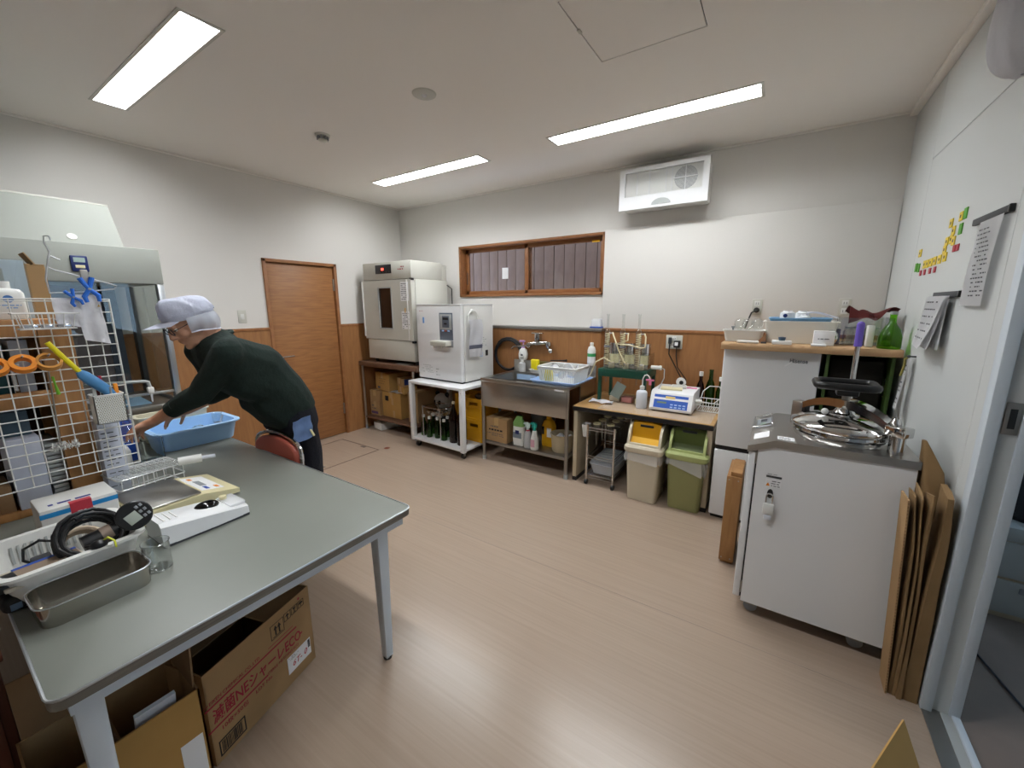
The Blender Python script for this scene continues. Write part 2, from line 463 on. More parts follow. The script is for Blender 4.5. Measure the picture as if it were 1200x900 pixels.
# siding outside the window, each board its own piece
sd = sroot('wall_outside', (0, 4.9, 0))
bd = MB().box(0.004, 0, 0.6, 0.146, 0.02, 3.0, 0.004).build('board', SIDING, sd); bd.location = (-6.0, 0, 0)
for k in range(1, 41):
    c = bd.copy(); COL.objects.link(c); c.parent = sd; c.location = (-6.0+0.15*k, random.uniform(-0.003, 0.003), 0)
MB().box(-6.0, 0.02, 0.5, 0.3, 0.06, 3.05).build('backing', DGREY, sd)
MB().box(-6.2, -0.35, 2.95, 0.5, 0.1, 3.05).build('sky_blocker', DGREY, sd)  # unseen overhang added to hold back sky light from the boards
# right wall: enamelled partition panels with joints, opening towards the next room
DY0, DY1, DH = 0.7, 1.885, 2.06
seams = [(3.185, YB-0.045, 0.0, 2.66), (2.015, 3.181, 0.0, 2.252), (2.015, 3.181, 2.256, 2.66), (1.905, 2.011, 0.0, 2.66)]
mb = MB(); slab(mb, YF, YB+0.1, 0, ZC, XR+0.004, XR+0.10, [(DY0, DY1+0.02, -0.01, DH)], 'x'); wr = struct('wall_right', mb, PANELW)
for y0, y1, z0, z1 in seams:
    MB().box(XR, y0, z0, XR+0.004, y1, z1, 0.0015, 1).build('panel', PANELW, wr)
MB().box(XR, YF, 2.07, XR+0.004, 1.9, 2.66, 0.0015, 1).build('panel', PANELW, wr)
MB().box(XR, YF, 0, XR+0.004, 0.66, 2.066, 0.0015, 1).build('panel', PANELW, wr)
mb = MB().box(XR-0.035, YF, 2.668, XR+0.004, YB, ZC, 0.004); struct('trim_8', mb, CEIL)
mb = MB().box(XL, YF, 2.684, XL+0.012, YB, ZC, 0.002).box(XL, YB-0.012, 2.684, XR, YB, ZC, 0.002); struct('trim_9', mb, CEIL)
mb = MB().box(XL, 1.862, 0.0, XR, 1.8645, 0.0006); struct('trim_10', mb, M('seam_brown', '#8d7c6d', 0.5), angle=0)   # welded seam in the vinyl
d2 = sroot('door_2', (XR, DY1, 0))
mb = MB().box(-0.004, 0.0, 0, 0.028, 0.05, DH+0.03, 0.003).box(0.028, 0.022, 0, 0.105, 0.05, DH+0.03, 0.003).box(0.075, 0.012, 0, 0.105, 0.05, DH+0.03, 0.003)
mb.box(-0.004, DY0-DY1-0.04, 0, 0.105, DY0-DY1, DH+0.03, 0.003).box(-0.004, DY0-DY1-0.04, DH, 0.105, 0.05, DH+0.04, 0.003); mb.build('door_frame', PANELB, d2)
st = MB().box(0.036, 0.014, 1.085, 0.072, 0.022, 1.19, 0.002).build('strike_plate', STEELS, d2)
MB().box(0.046, 0.0132, 1.105, 0.062, 0.016, 1.17).build('strike_hole', BLACK, st)
for z in (0.30, 0.78, 1.05, 1.22):
    MB().cyl((0.054, 0.0205, z), (0.054, 0.024, z), 0.004, n=10).build('screw', STEELS, d2)
MB().box(0.0, DY0-DY1, 0.0, 0.052, 0.022, 0.004).build('threshold', STEELS, d2)
MB().box(0.052, DY0-DY1, 0.0, 0.082, 0.022, 0.006).build('threshold_track', LGREY, d2)
MB().box(0.082, DY0-DY1, 0.0, 0.105, 0.022, 0.014, 0.003).build('threshold_ridge', PANELB, d2)
mb = MB().box(XL-0.1, YF-0.1, 0, XR+0.1, YF, ZC); struct('wall_front', mb, WALL)
# next room through the opening
mb = MB().box(XR, 0.0, -0.1, 3.6, 4.8, -0.0005); struct('floor_next_room', mb, NEXTF)
mb = MB().box(XR+0.1, 4.7, 0, 3.6, 4.8, 2.7); struct('wall_next_back', mb, WALL)
mb = MB().box(XR+0.1, -0.1, 0, 3.6, 0.0, 2.7); struct('wall_next_front', mb, WALL)
mb = MB(); slab(mb, 0, 4.8, 0, 2.7, 3.5, 3.6, [(1.5, 4.2, 0.95, 2.25)], 'x'); struct('wall_next_right', mb, WALL)
mb = MB().box(XR+0.1, 0, 2.6, 3.6, 4.8, 2.7); struct('ceiling_next_room', mb, CEIL)
w2 = sroot('window_2', (3.52, 2.85, 1.6))
mb = MB().box(-0.02, -1.36, -0.66, 0.05, 1.36, -0.6).box(-0.02, -1.36, 0.6, 0.05, 1.36, 0.66).box(-0.02, -1.36, -0.66, 0.05, -1.3, 0.66).box(-0.02, 1.3, -0.66, 0.05, 1.36, 0.66); mb.build('window_frame', DGREY, w2)
for k in range(3): MB().box(-0.01, -0.7+0.66*k, -0.62, 0.03, -0.65+0.66*k, 0.62).build('mullion', DGREY, w2)
MB().box(0.008, -1.31, -0.61, 0.012, 1.31, 0.61).build('pane', GLASSP, w2, 0)

# ceiling fittings
def ceiling_light(x0, x1, y0, y1, label):
    cx, cy = (x0+x1)/2, (y0+y1)/2; a, b = (x1-x0)/2, (y1-y0)/2
    t = thing('ceiling_light', label, 'ceiling light', (cx, cy, ZC), 0, 'recessed ceiling lights')
    mb = MB(); slab(mb, -a-0.012, a+0.012, -b-0.012, b+0.012, -0.004, 0.001, [(-a+0.004, a-0.004, -b+0.004, b-0.004)]); mb.build('trim_frame', OFFW, t)
    r0 = [Vector((-a+.002,-b+.002,0.001)), Vector((a-.002,-b+.002,0.001)), Vector((a-.002,b-.002,0.001)), Vector((-a+.002,b-.002,0.001))]
    r1 = [Vector((-a+.01,-b+.022,0.045)), Vector((a-.01,-b+.022,0.045)), Vector((a-.01,b-.022,0.045)), Vector((-a+.01,b-.022,0.045))]
    r2 = [Vector((p.x, p.y, 0.075)) for p in r1]
    MB().loft([r0, r1, r2], False, True).build('reflector', WHITEG, t, 0)
    MB().box(-a+0.013, -b+0.025, 0.040, a-0.013, b-0.025, 0.050, 0.002).build('diffuser', LIGHTM, t, 0)
    return t
ceiling_light(*lights[0], 'recessed ceiling light at upper left, above the grey table')
ceiling_light(*lights[1], 'recessed ceiling light nearest the far left corner of the room')
ceiling_light(*lights[2], 'recessed ceiling light along the back, left of the wall ventilation unit')
ceiling_light(*lights[3], 'recessed ceiling light in the near right row, outside the photo')
t = thing('ceiling_hatch', 'square access hatch with dark edge line in the ceiling', 'hatch', ((hatch_c[0]+hatch_c[1])/2, (hatch_c[2]+hatch_c[3])/2, ZC))
MB().box(-0.239, -0.242, 0.001, 0.239, 0.242, 0.02).build('panel', CEIL, t)
mb = MB(); slab(mb, -0.2435, 0.2435, -0.247, 0.247, 0.006, 0.03, [(-0.2395, 0.2395, -0.2425, 0.2425)]); mb.build('edge_frame', BLACK, t)
MB().box(-0.248, -0.05, -0.004, -0.232, -0.02, 0.004, 0.002).build('latch', OFFW, t)
t = thing('smoke_detector', 'small ribbed smoke detector on the ceiling', 'detector', (-2.865, 1.905, ZC))
MB().lathe([(0.0,-0.012),(0.05,-0.012),(0.052,0.0)]).build('base', OFFW, t)
MB().lathe([(0.0,-0.045),(0.022,-0.045),(0.03,-0.040),(0.032,-0.034),(0.022,-0.03)]).build('cap', OFFW, t)
for k in range(8):
    a = 2*pi*k/8; MB().obox((0.03*cos(a), 0.03*sin(a), -0.024), (0.02, 0.006, 0.024), Matrix.Rotation(a, 3, 'Z')).build('rib', MGREY, t)
t = thing('sensor_disc', 'flat round sensor disc on the ceiling between the lights', 'sensor', (-1.847, 1.9, ZC))
MB().lathe([(0.0,-0.008),(0.06,-0.008),(0.068,-0.004),(0.07,0.0)], n=28).build('disc', OFFW, t)
MB().ball((0,0,-0.008), 0.016, scale=(1,1,0.6)).build('lens', WHITEG, t)
# wall ventilation unit
t = thing('ventilation_unit', 'white wall ventilation unit with mesh grille under the ceiling', 'ventilator', (-0.893, 3.743, 2.44))
MB().box(-0.335, -0.165, -0.150, 0.335, 0.028, 0.150, 0.012).build('housing', WHITE, t)
f = MB(); slab(f, -0.345, 0.345, -0.162, 0.158, -0.185, -0.160, [(-0.3, 0.3, -0.06, 0.125)], 'y'); f.build('front_frame', WHITEG, t)
MB().box(-0.305, -0.163, -0.065, 0.305, -0.161, 0.13).build('filter_sheet', LGREY, t)
g = MB()
for k in range(26): g.box(-0.3, -0.178, -0.058+0.0073*k, 0.3, -0.176, -0.0555+0.0073*k)
g.build('grille_bars', WHITE, t, 0, kind='stuff')
for x in (-0.2, -0.1, 0.03, 0.075): MB().box(x-0.003, -0.181, -0.06, x+0.003, -0.176, 0.125).build('grille_rib', WHITEG, t)
MB().cyl((0.175, -0.1645, 0.033), (0.175, -0.168, 0.033), 0.085, n=28).build('fan_disc', MGREY, t)
MB().box(0.172, -0.183, -0.06, 0.178, -0.170, 0.125).box(0.09, -0.183, 0.03, 0.262, -0.170, 0.036).build('fan_guard', WHITEG, t)
MB().prism([(0.075*cos(pi*i/10)+0.0, -0.19, -0.142+0.045*sin(pi*i/10)) for i in range(11)], (0, 0.008, 0)).build('handle', LGREY, t)
# switch and outlets
t = thing('light_switch', 'beige light switch plate on the left wall beside the door', 'switch', (XL, 1.80, 1.40))
MB().box(0, -0.036, -0.06, 0.008, 0.036, 0.06, 0.004).build('plate', OFFW, t); MB().box(0.007, -0.016, -0.025, 0.012, 0.016, 0.025, 0.003).build('rocker', WHITE, t)
def outlet(label, x, y, z, w=0.035, slots=True):
    t = thing('wall_outlet', label, 'outlet', (x, y, z))
    MB().box(-w, -0.009, -0.06, w, 0, 0.06, 0.004).build('plate', OFFW, t)
    if slots:
        for dz in (-0.028, 0.028):
            MB().box(-0.018, -0.012, dz-0.02, 0.018, -0.008, dz+0.02, 0.004).build('socket', WHITE, t)
            MB().box(-0.009, -0.0125, dz-0.008, -0.006, -0.0115, dz+0.008).box(0.006, -0.0125, dz-0.008, 0.009, -0.0115, dz+0.008).build('slot', DGREY, t)
    return t
outlet('wide cream outlet plate on the wood panelling above the desk', -0.745, YB-0.042, 1.175, 0.068)
outlet('wall outlet with a round black plug, above the small white tray', -0.152, YB-0.03, 1.475)
outlet('wall outlet behind the rack, right of the folded white cloth', 0.385, YB-0.03, 1.475)

# floor hatch
t = thing('floor_hatch', 'square floor hatch in the vinyl floor near the wooden door', 'hatch', (-3.715, 2.28, 0))
mb = MB(); slab(mb, -0.322, 0.322, -0.325, 0.325, 0.0, 0.0022, [(-0.314, 0.314, -0.317, 0.317)]); mb.build('frame', M('hatch_edge', '#6b5546', 0.5), t, 0)
MB().box(-0.311, -0.314, 0.0, 0.311, 0.314, 0.0015).build('panel', FLOOR, t, 0)
for x, y in ((0.10, 0.29), (0.24, -0.27)): MB().box(x-0.035, y-0.014, 0.001, x+0.035, y+0.014, 0.004, 0.001).build('lift_handle', M('pull_brown', '#5d5049', 0.5), t)
single('drain_cover', MB().lathe([(0.026,0),(0.03,0.002),(0.02,0.004),(0,0.004)], n=16), M('rust', '#7a3f2a', 0.6), 'small rusty brown drain cover on the floor near the hatch', 'drain cover', loc=(-3.36, 2.68, 0))

# ------------------------------------------------------------------ near table and what is under it
TZ = 0.665
TX0, TX1, TY0, TY1 = -3.36, -1.215, 0.045, 1.078
t = thing('work_table', 'long work table with grey-green laminate top and pale metal legs', 'table', ((TX0+TX1)/2, (TY0+TY1)/2, 0))
a, b = (TX1-TX0)/2, (TY1-TY0)/2
MB().loft([rrect(0,0,a-.004,b-.004,0.03,TZ-0.03), rrect(0,0,a-.004,b-.004,0.03,TZ-0.002), rrect(0,0,a-.012,b-.012,0.028,TZ)]).build('tabletop', LAM, t, 50)
MB().loft([rrect(0,0,a-.001,b-.001,0.032,TZ-0.030), rrect(0,0,a,b,0.032,TZ-0.006), rrect(0,0,a-.003,b-.003,0.03,TZ-0.006), rrect(0,0,a-.003,b-.003,0.03,TZ-0.030)]).build('edge_band', LAME, t, 50)
mb = MB(); pr_ = rrect(0,0,a-.001,b-.001,0.032,TZ-0.0025); mb.tube(pr_, 0.0035, 6, True); mb.build('edge_trim', ALU, t)
mb = MB(); slab(mb, -a+.03, a-.03, -b+.03, b-.03, TZ-0.075, TZ-0.03, [(-a+.055, a-.055, -b+.055, b-.055)]); mb.build('apron', PANELB, t)
for sx in (-1, 1):
    for sy in (-1, 1):
        lx, ly = sx*(a-0.055), sy*(b-0.06) - (0.075 if sy > 0 else 0)
        MB().loft([rrect(lx,ly,0.017,0.017,0.004,0.012,3), rrect(lx,ly,0.026,0.026,0.004,TZ-0.03,3)]).build('leg', PANELB, t)
        MB().cyl((lx,ly,0), (lx,ly,0.014), 0.018).build('foot', RUBBER, t)

def carton(name, label, loc, rz, size, mat, cat='box', group=None, flaps=True, tape=True):
    """closed carton: body, two lid flaps with a joint, tape; origin at the bottom centre"""
    sx, sy, sz = size
    t = thing(name, label, cat, loc, rz, group)
    MB().box(-sx/2, -sy/2, 0, sx/2, sy/2, sz-0.004, 0.003, 1).build('body', mat, t)
    MB().box(-sx/2, -sy/2, sz-0.0035, sx/2, -0.002, sz, 0.001, 1).build('flap', mat, t)
    MB().box(-sx/2, 0.002, sz-0.0035, sx/2, sy/2, sz, 0.001, 1).build('flap', mat, t)
    if tape: MB().box(-0.025, -sy/2-0.0008, sz-0.07, 0.025, sy/2+0.0008, sz+0.0008).build('tape', M('packing_tape', '#b59462', 0.3), t)
    return t
# big printed carton: face towards the room, turned about 17 degrees
ang = math.atan2(0.42, -0.127)                       # direction of the printed face along the floor
cw, ch, cd = 0.44, 0.352, 0.40
ex = Vector((cos(ang), sin(ang), 0)); ey = Vector((-sin(ang), cos(ang), 0))
fr = Vector((-1.532, 0.77, 0)); o0 = fr - ex*cw/2 + ey*cd/2      # far front corner -> box centre
t = thing('printed_carton', 'open cardboard carton with red print under the near table', 'box', (o0.x, o0.y, 0), ang)
tk = 0.005
MB().box(-cw/2, -cd/2, 0, cw/2, -cd/2+tk, ch, 0.001, 1).build('front_wall', CARD, t)
MB().box(-cw/2, cd/2-tk, 0, cw/2, cd/2, ch, 0.001, 1).build('back_wall', CARD, t)
for s_ in (-1, 1): MB().box(s_*(cw/2-tk), -cd/2, 0, s_*cw/2, cd/2, ch).build('side_wall', CARD, t)
MB().box(-cw/2+tk, -cd/2+tk, 0, cw/2-tk, cd/2-tk, tk).build('bottom', CARDD, t)
MB().box(0.02, -cd/2+0.004, ch-0.012, cw/2-0.008, cd/2-0.004, ch-0.007).build('flap', CARD, t)
MB().box(-cw/2+0.004, -cd/2+0.12, ch-0.016, 0.01, cd/2-0.004, ch-0.012).build('flap', CARDD, t)
MB().obox((0.02, 0.06, ch-0.006), (0.2, 0.12, 0.004), Matrix.Rotation(0.06, 3, 'Y')).build('yellow_sheet', M('pale_yellow_paper', '#cfc98e', 0.8), t)
F = -cd/2-0.0004
def ln(x0, x1, z, h=0.006, mat=INKR): MB().box(x0, F-0.0006, z-h/2, x1, F, z+h/2).build('printed_line', mat, t, 0)
R_, U_ = (1,0,0), (0,0,1)
text('EIKEN CHEMICAL CO.,LTD', 0.0175, (-0.155, F, 0.232), R_, U_, INKR, t, sx=0.9)
ln(-0.17, 0.20, 0.222); ln(-0.17, 0.055, 0.138); ln(-0.18, -0.157, 0.2385, 0.002); ln(0.07, 0.185, 0.2385, 0.002); ln(0.21, 0.225, 0.176, 0.006)
text('滅菌NEシャーレECO', 0.058, (-0.15, F, 0.158), R_, U_, INKR, t, sx=0.68, bold=0.0007)
text('STERILE  NE SCHALE ECO', 0.016, (0.055, F, 0.136), R_, U_, INKR, t, sx=0.8)
text('10枚×50包', 0.022, (-0.13, F, 0.108), R_, U_, INKR, t)
text('LOT No', 0.02, (0.0, F, 0.112), R_, U_, INKR, t)
fmb = MB()
for x0, x1, z0, z1 in ((-0.145,-0.05,0.018,0.023),(-0.145,-0.05,0.073,0.078),(-0.145,-0.141,0.018,0.078),(-0.054,-0.05,0.018,0.078)): fmb.box(x0, F-0.0006, z0, x1, F, z1)
bx = -0.136
while bx < -0.064:
    wd = random.choice((0.0012, 0.0024, 0.0036)); fmb.box(bx, F-0.0006, 0.026, bx+wd, F, 0.070); bx += wd+random.choice((0.0014, 0.0024))
fmb.build('barcode', INKK, t, 0)
def pict(x0, x1, z0, z1): 
    q = MB()
    for a0, a1, c0, c1 in ((x0,x1,z0,z0+.002),(x0,x1,z1-.002,z1),(x0,x0+.002,z0,z1),(x1-.002,x1,z0,z1)): q.box(a0, F-.0006, c0, a1, F, c1)
    return q
q = pict(0.075, 0.135, 0.255, 0.315)
for xx in (0.09, 0.107):
    q.box(xx+0.004, F-.0006, 0.265, xx+0.010, F, 0.292); q.prism([(xx-0.001,F,0.290),(xx+0.015,F,0.290),(xx+0.007,F,0.306)], (0,-.0006,0))
q.box(0.084, F-.0006, 0.2605, 0.126, F, 0.263); q.build('arrow_mark', INKK, t, 0)
q = pict(0.138, 0.170, 0.284, 0.318); q.box(0.152,F-.0006,0.288,0.156,F,0.303); q.prism([(0.144,F,0.302),(0.164,F,0.302),(0.154,F,0.312)],(0,-.0006,0)); q.build('arrow_mark', INKK, t, 0)
q = pict(0.173, 0.204, 0.286, 0.318); q.prism([(0.180,F,0.312),(0.197,F,0.312),(0.1885,F,0.300)],(0,-.0006,0)); q.box(0.187,F-.0006,0.291,0.190,F,0.302); q.box(0.182,F-.0006,0.290,0.195,F,0.2925); q.build('glass_mark', INKK, t, 0)
q = pict(0.207, 0.236, 0.288, 0.318); q.prism([(0.221+0.011*cos(pi*i/8),F,0.303+0.009*sin(pi*i/8)) for i in range(9)],(0,-.0006,0)); q.box(0.220,F-.0006,0.292,0.2225,F,0.304); q.build('umbrella_mark', INKK, t, 0)
MB().cyl((0.213,F,0.332),(0.213,F-.0006,0.332),0.005).build('red_dot', INKR, t)
lb = MB().box(0.115, F-0.001, 0.048, 0.232, F, 0.122).build('address_label', PAPER, t, 0)
text('6T- 0', 0.034, (0.135, F-0.0012, 0.068), R_, U_, M('red_pen', '#c02a3a', 0.6), t, 'handwriting', 1.0, 0.25)
print_lines((0.119, F-0.001, 0.122), R_, U_, 0.06, 3, 0.006, INK, t, 'label_print', seed=4)
mb = MB()
for k in range(14): mb.box(0.218, F-0.0018, 0.082+k*0.0026, 0.229, F-0.001, 0.0833+k*0.0026)
mb.build('label_barcode', INKK, t, 0)
for ch_ in t.children:
    if ch_.name.split('.')[0] in ('lettering','printed_line','barcode','arrow_mark','glass_mark','umbrella_mark','red_dot','address_label','handwriting','label_print','label_barcode'): ch_.location.x = -0.032 if 'label' in ch_.name or 'handwriting' in ch_.name else (-0.046 if 'mark' in ch_.name or 'dot' in ch_.name else -0.058)
# nearer open carton with raised flaps
t = thing('open_carton', 'open cardboard carton with raised flaps and white label by the near table leg', 'box', (-1.455, 0.160, 0), radians(90))
w_, d_, h_ = 0.33, 0.22, 0.37
MB().box(-w_/2, -d_/2, 0, w_/2, -d_/2+tk, h_).build('front_wall', CARDY, t)
MB().box(-w_/2, d_/2-tk, 0, w_/2, d_/2, h_).build('back_wall', CARD, t)
for s_ in (-1, 1): MB().box(s_*(w_/2-tk), -d_/2, 0, s_*w_/2, d_/2, h_).build('side_wall', CARD, t)
MB().box(-w_/2+tk, -d_/2+tk, 0, w_/2-tk, d_/2-tk, tk).build('bottom', CARDD, t)
MB().obox((0, d_/2+0.02, h_+0.075), (w_-0.02, 0.005, 0.16), Matrix.Rotation(-0.25, 3, 'X')).build('flap', CARDD, t)
MB().obox((w_/2-0.002, 0.01, h_+0.07), (0.005, d_-0.03, 0.15), Matrix.Rotation(0.05, 3, 'Y')).build('flap', CARDD, t)
MB().box(-0.005, -d_/2+tk, tk, 0.0, d_/2-tk, h_-0.06).build('divider', CARDD, t)
MB().box(-w_/2+tk, 0.0, tk, w_/2-tk, 0.005, h_-0.09).build('divider', CARDD, t)
MB().box(0.10, -d_/2-0.001, 0.0, 0.155, -d_/2, 0.22).build('white_label', PAPER, t)
MB().box(-0.035, -d_/2-0.001, h_-0.085, -0.028, -d_/2, h_-0.045).build('hand_slot', INKK, t)
MB().obox((0.07, -d_/2+0.035, h_-0.03), (0.09, 0.012, 0.12), Matrix.Rotation(0.3, 3, 'X')).build('inner_bag', FROST, t)
# wooden cabinet beside the camera end of the table
t = thing('wooden_cabinet', 'low red-brown wooden cabinet at the near end of the table', 'cabinet', (-1.98, -0.235, 0))
MB().box(-0.35, -0.24, 0.04, 0.35, 0.24, 0.58, 0.004).build('body', REDW, t)
MB().box(-0.36, -0.25, 0.58, 0.36, 0.25, 0.60, 0.004).build('top', REDW, t)
MB().box(-0.33, -0.22, 0, 0.33, 0.22, 0.04).build('plinth', REDW, t)
MB().box(0.35, -0.22, 0.07, 0.362, -0.003, 0.56, 0.003).build('door', REDW, t); MB().box(0.35, 0.003, 0.07, 0.362, 0.22, 0.56, 0.003).build('door', REDW, t)
# corner of an open carton bottom right
t = thing('floor_carton', 'unfolded cardboard carton standing on the floor at the bottom right edge', 'box', (0.425, 1.436, 0))
hd2 = Vector((-0.42, -0.905, 0)); A_ = Vector((0,0,0.30)); B_ = Vector((0.115,-0.130,0.004)); C_ = Vector((-0.01,0.004,0.004)); nn2 = hd2.cross(B_-A_).normalized()*0.0045
MB().prism([A_, A_+hd2*0.40, B_+hd2*0.40, B_], nn2).build('panel', CARDY, t)
MB().prism([A_, A_+hd2*0.40, C_+hd2*0.40, C_], Vector((0.004,-0.002,0))).build('panel', CARD, t)
mb = MB()
for k in range(40):
    p_ = A_.lerp(B_, (k+0.2)/40); q_ = A_.lerp(B_, (k+0.7)/40); mb.prism([p_-hd2*0.0006+nn2*0.15, q_-hd2*0.0006+nn2*0.15, q_-hd2*0.0006+nn2*0.85, p_-hd2*0.0006+nn2*0.85], hd2*0.001)
mb.build('flutes', CARDD, t, 0, kind='stuff')
# chair pushed in at the far side of the table
t = thing('folding_chair', 'chair with red vinyl back and chrome frame tucked at the table', 'chair', (-2.355, 1.105, 0), radians(4))
def back_outline(y, s, z0=0.0):
    pts = []
    for i in range(13):
        a = pi*i/12; pts.append(Vector((0.205*s*cos(a), y, 0.665+0.10*s*sin(a)**0.8)))
    return pts
prof = back_outline(0, 1.0)+[Vector((-0.205,0,0.60)), Vector((-0.16,0,0.52)), Vector((0.16,0,0.52)), Vector((0.205,0,0.60))]
ctr = Vector((0,0,0.64))
def ins(y, s): return [Vector((ctr.x+(p.x-ctr.x)*s, y, ctr.z+(p.z-ctr.z)*s)) for p in prof]
MB().loft([ins(-0.022,0.90), ins(-0.018,0.97), ins(0.0,1.0), ins(0.014,0.98), ins(0.018,0.90)]).build('backrest', SEATR, t, 60)
MB().loft([ins(0.019,0.92), ins(0.024,0.92)]).build('back_shell', BLACK, t)
fp = [(0.22,-0.36,0.012),(0.222,-0.05,0.40),(0.222,0.0,0.60),(0.218,0.005,0.68)]+[(0.218*cos(pi*i/12), 0.006, 0.68+0.105*sin(pi*i/12)**0.8) for i in range(1,12)]+[(-0.218,0.005,0.68),(-0.222,0.0,0.60),(-0.222,-0.05,0.40),(-0.22,-0.36,0.012)]
MB().tube(fp, 0.0115, 10).build('frame', CHROME, t)
MB().tube([(0.19,0.06,0.012),(0.19,-0.15,0.40),(-0.19,-0.15,0.40),(-0.19,0.06,0.012)], 0.010, 10).build('rear_legs', CHROME, t)
MB().loft([rrect(0,-0.17,0.17,0.16,0.05,0.405), rrect(0,-0.17,0.19,0.18,0.06,0.42), rrect(0,-0.17,0.185,0.175,0.06,0.445)]).build('seat', SEATR, t, 60)
for x, y in ((0.22,-0.36),(-0.22,-0.36),(0.19,0.06),(-0.19,0.06)): MB().cyl((x,y,0),(x,y,0.022),0.015).build('foot', RUBBER, t)

# ------------------------------------------------------------------ incubator on its stand with cartons
t = thing('incubator_stand', 'steel-legged stand with brown wooden top under the incubator', 'stand', (-3.69, 3.36, 0))
MB().box(-0.49, -0.36, 0.79, 0.49, 0.30, 0.845, 0.004).build('top', DARKW, t)
for x in (-0.455, 0.41):
    for y in (-0.335, 0.27):
        MB().cyl((x,y,0.03),(x,y,0.79),0.014).build('leg', STEEL, t); MB().cyl((x,y,0),(x,y,0.05),0.016).build('foot', MGREY, t)
MB().box(-0.455, -0.345, 0.145, 0.42, 0.285, 0.165, 0.002).build('shelf', DARKW, t)
t = thing('incubator', 'tall beige laboratory incubator with a narrow dark window in its door', 'incubator', (-3.645, 3.325, 0.845))
hw, dp = 0.39, 0.275
MB().box(-hw, -dp+0.05, 0.045, hw, dp, 0.93, 0.006).build('body', OFFW, t)
MB().box(-hw, -dp-0.005, 0.932, hw, dp-0.08, 1.118, 0.008).box(-hw+0.01, dp-0.081, 0.932, hw-0.01, dp, 1.10, 0.005).build('top_housing', OFFW, t)
d = MB(); slab(d, -hw-0.012, hw-0.004, 0.275, 0.925, -dp-0.012, -dp+0.045, [(-0.14, 0.075, 0.40, 0.845)], 'y'); dd = d.build('door', OFFW, t)
MB().box(-0.142, -dp+0.0, 0.398, 0.077, -dp+0.01, 0.847).build('door_window', SMOKE, dd)
wf = MB(); slab(wf, -0.148, 0.083, 0.392, 0.853, -dp-0.016, -dp-0.008, [(-0.135, 0.07, 0.405, 0.84)], 'y'); wf.build('window_trim', LGREY, dd)
MB().box(-hw-0.03, -dp-0.02, 0.30, -hw-0.012, -dp+0.02, 0.92, 0.005).build('door_handle', WHITE, dd)
MB().box(hw-0.075, -dp-0.016, 0.28, hw-0.06, -dp-0.010, 0.92, 0.002).build('door_edge', WHITE, dd)
MB().box(-hw+0.005, -dp+0.0, 0.045, hw-0.005, -dp+0.045, 0.268, 0.005).build('lower_panel', OFFW, t)
MB().box(-0.17, -dp-0.009, 0.995, 0.09, -dp-0.004, 1.09, 0.003).build('control_panel', BLACK, t)
MB().box(-0.07, -dp-0.0105, 1.03, -0.03, -dp-0.008, 1.055).build('display', LED, t)
for k in range(5): MB().cyl((-0.14+0.05*k, -dp-0.009, 1.012), (-0.14+0.05*k, -dp-0.012, 1.012), 0.006, n=10).build('button', DGREY, t)
print_lines((0.18, -dp-0.0056, 1.075), R_, U_, 0.13, 2, 0.024, INKR, t, 'printed_mark', seed=9, h=0.45)
for z0, z1, sd_ in ((0.70, 0.90, 11), (0.40, 0.59, 12)):
    MB().box(0.225, -dp-0.0135, z0, 0.345, -dp-0.012, z1).build('notice', PAPER, dd, 0)
    print_lines((0.232, -dp-0.0136, z1-0.005), R_, U_, 0.105, 9, 0.020, INK, dd, 'notice_print', seed=sd_)
MB().obox((0.285, -dp-0.0145, 0.60), (0.012, 0.001, 0.05), Matrix.Rotation(0.1, 3, 'Y')).build('yellow_tape', YEL, dd)
for z in (0.26, 0.925): MB().box(hw-0.03, -dp-0.01, z-0.012, hw+0.004, -dp+0.03, z+0.012, 0.003).build('hinge', BLACK, t)
for x in (-0.34, 0.34):
    for y in (-0.2, 0.22): MB().cyl((x,y,0),(x,y,0.046),0.022).build('foot', BLACK, t)
MB().tube([(hw+0.01, dp-0.02, 0.88), (hw+0.045, dp+0.02, 0.84), (hw+0.05, dp+0.02, 0.35), (hw+0.015, dp-0.01, 0.3)], 0.006).build('power_cord', BLACK, t)
single('foil_tray', MB().box(-0.10,-0.05,0,0.10,0.05,0.012,0.003), STEELS, 'flat metal tray lying under the incubator on the stand edge', 'tray', loc=(-3.45, 3.06, 0.846))
# cartons in the stand (shelf top z 0.165)
c = carton('carton', 'tall brown carton with a black square mark and tape on the stand shelf', (-3.785, 3.30, 0.165), radians(-2), (0.34, 0.34, 0.31), CARDY)
MB().box(-0.11,-0.172,0.20,-0.05,-0.1705,0.26).build('printed_square', INKK, c); MB().box(0.0,-0.172,0.16,0.045,-0.1705,0.24).build('tape_patch', M('packing_tape','#b59462'), c); MB().box(0.02,-0.172,0.0,0.06,-0.1705,0.09).build('tape_patch', M('packing_tape','#b59462'), c)
c = carton('carton', 'small carton with purple label on the left of the stand shelf', (-4.06, 3.25, 0.165), 0, (0.17, 0.30, 0.17), CARD)
print_lines((-0.06,-0.151,0.15), R_, U_, 0.12, 2, 0.035, INK, c, seed=21); MB().box(-0.07,-0.152,0.02,0.05,-0.1505,0.05).build('purple_label', M('purple_print','#5a3f66',0.7), c)
carton('carton', 'plain carton resting on the purple-labelled one, left of the stand shelf', (-4.06, 3.24, 0.335), radians(2), (0.17, 0.28, 0.145), CARD)
c = carton('carton', 'tilted yellowish carton topmost on the stand shelf', (-3.93, 3.28, 0.482), radians(-8), (0.30, 0.28, 0.215), CARDY)
MB().box(-0.10,-0.142,0.02,-0.05,-0.1405,0.045).build('printed_patch', INK, c); print_lines((-0.08,-0.141,0.17), R_, U_, 0.18, 3, 0.03, M('faint_print','#8f6f45',0.8), c, seed=23)
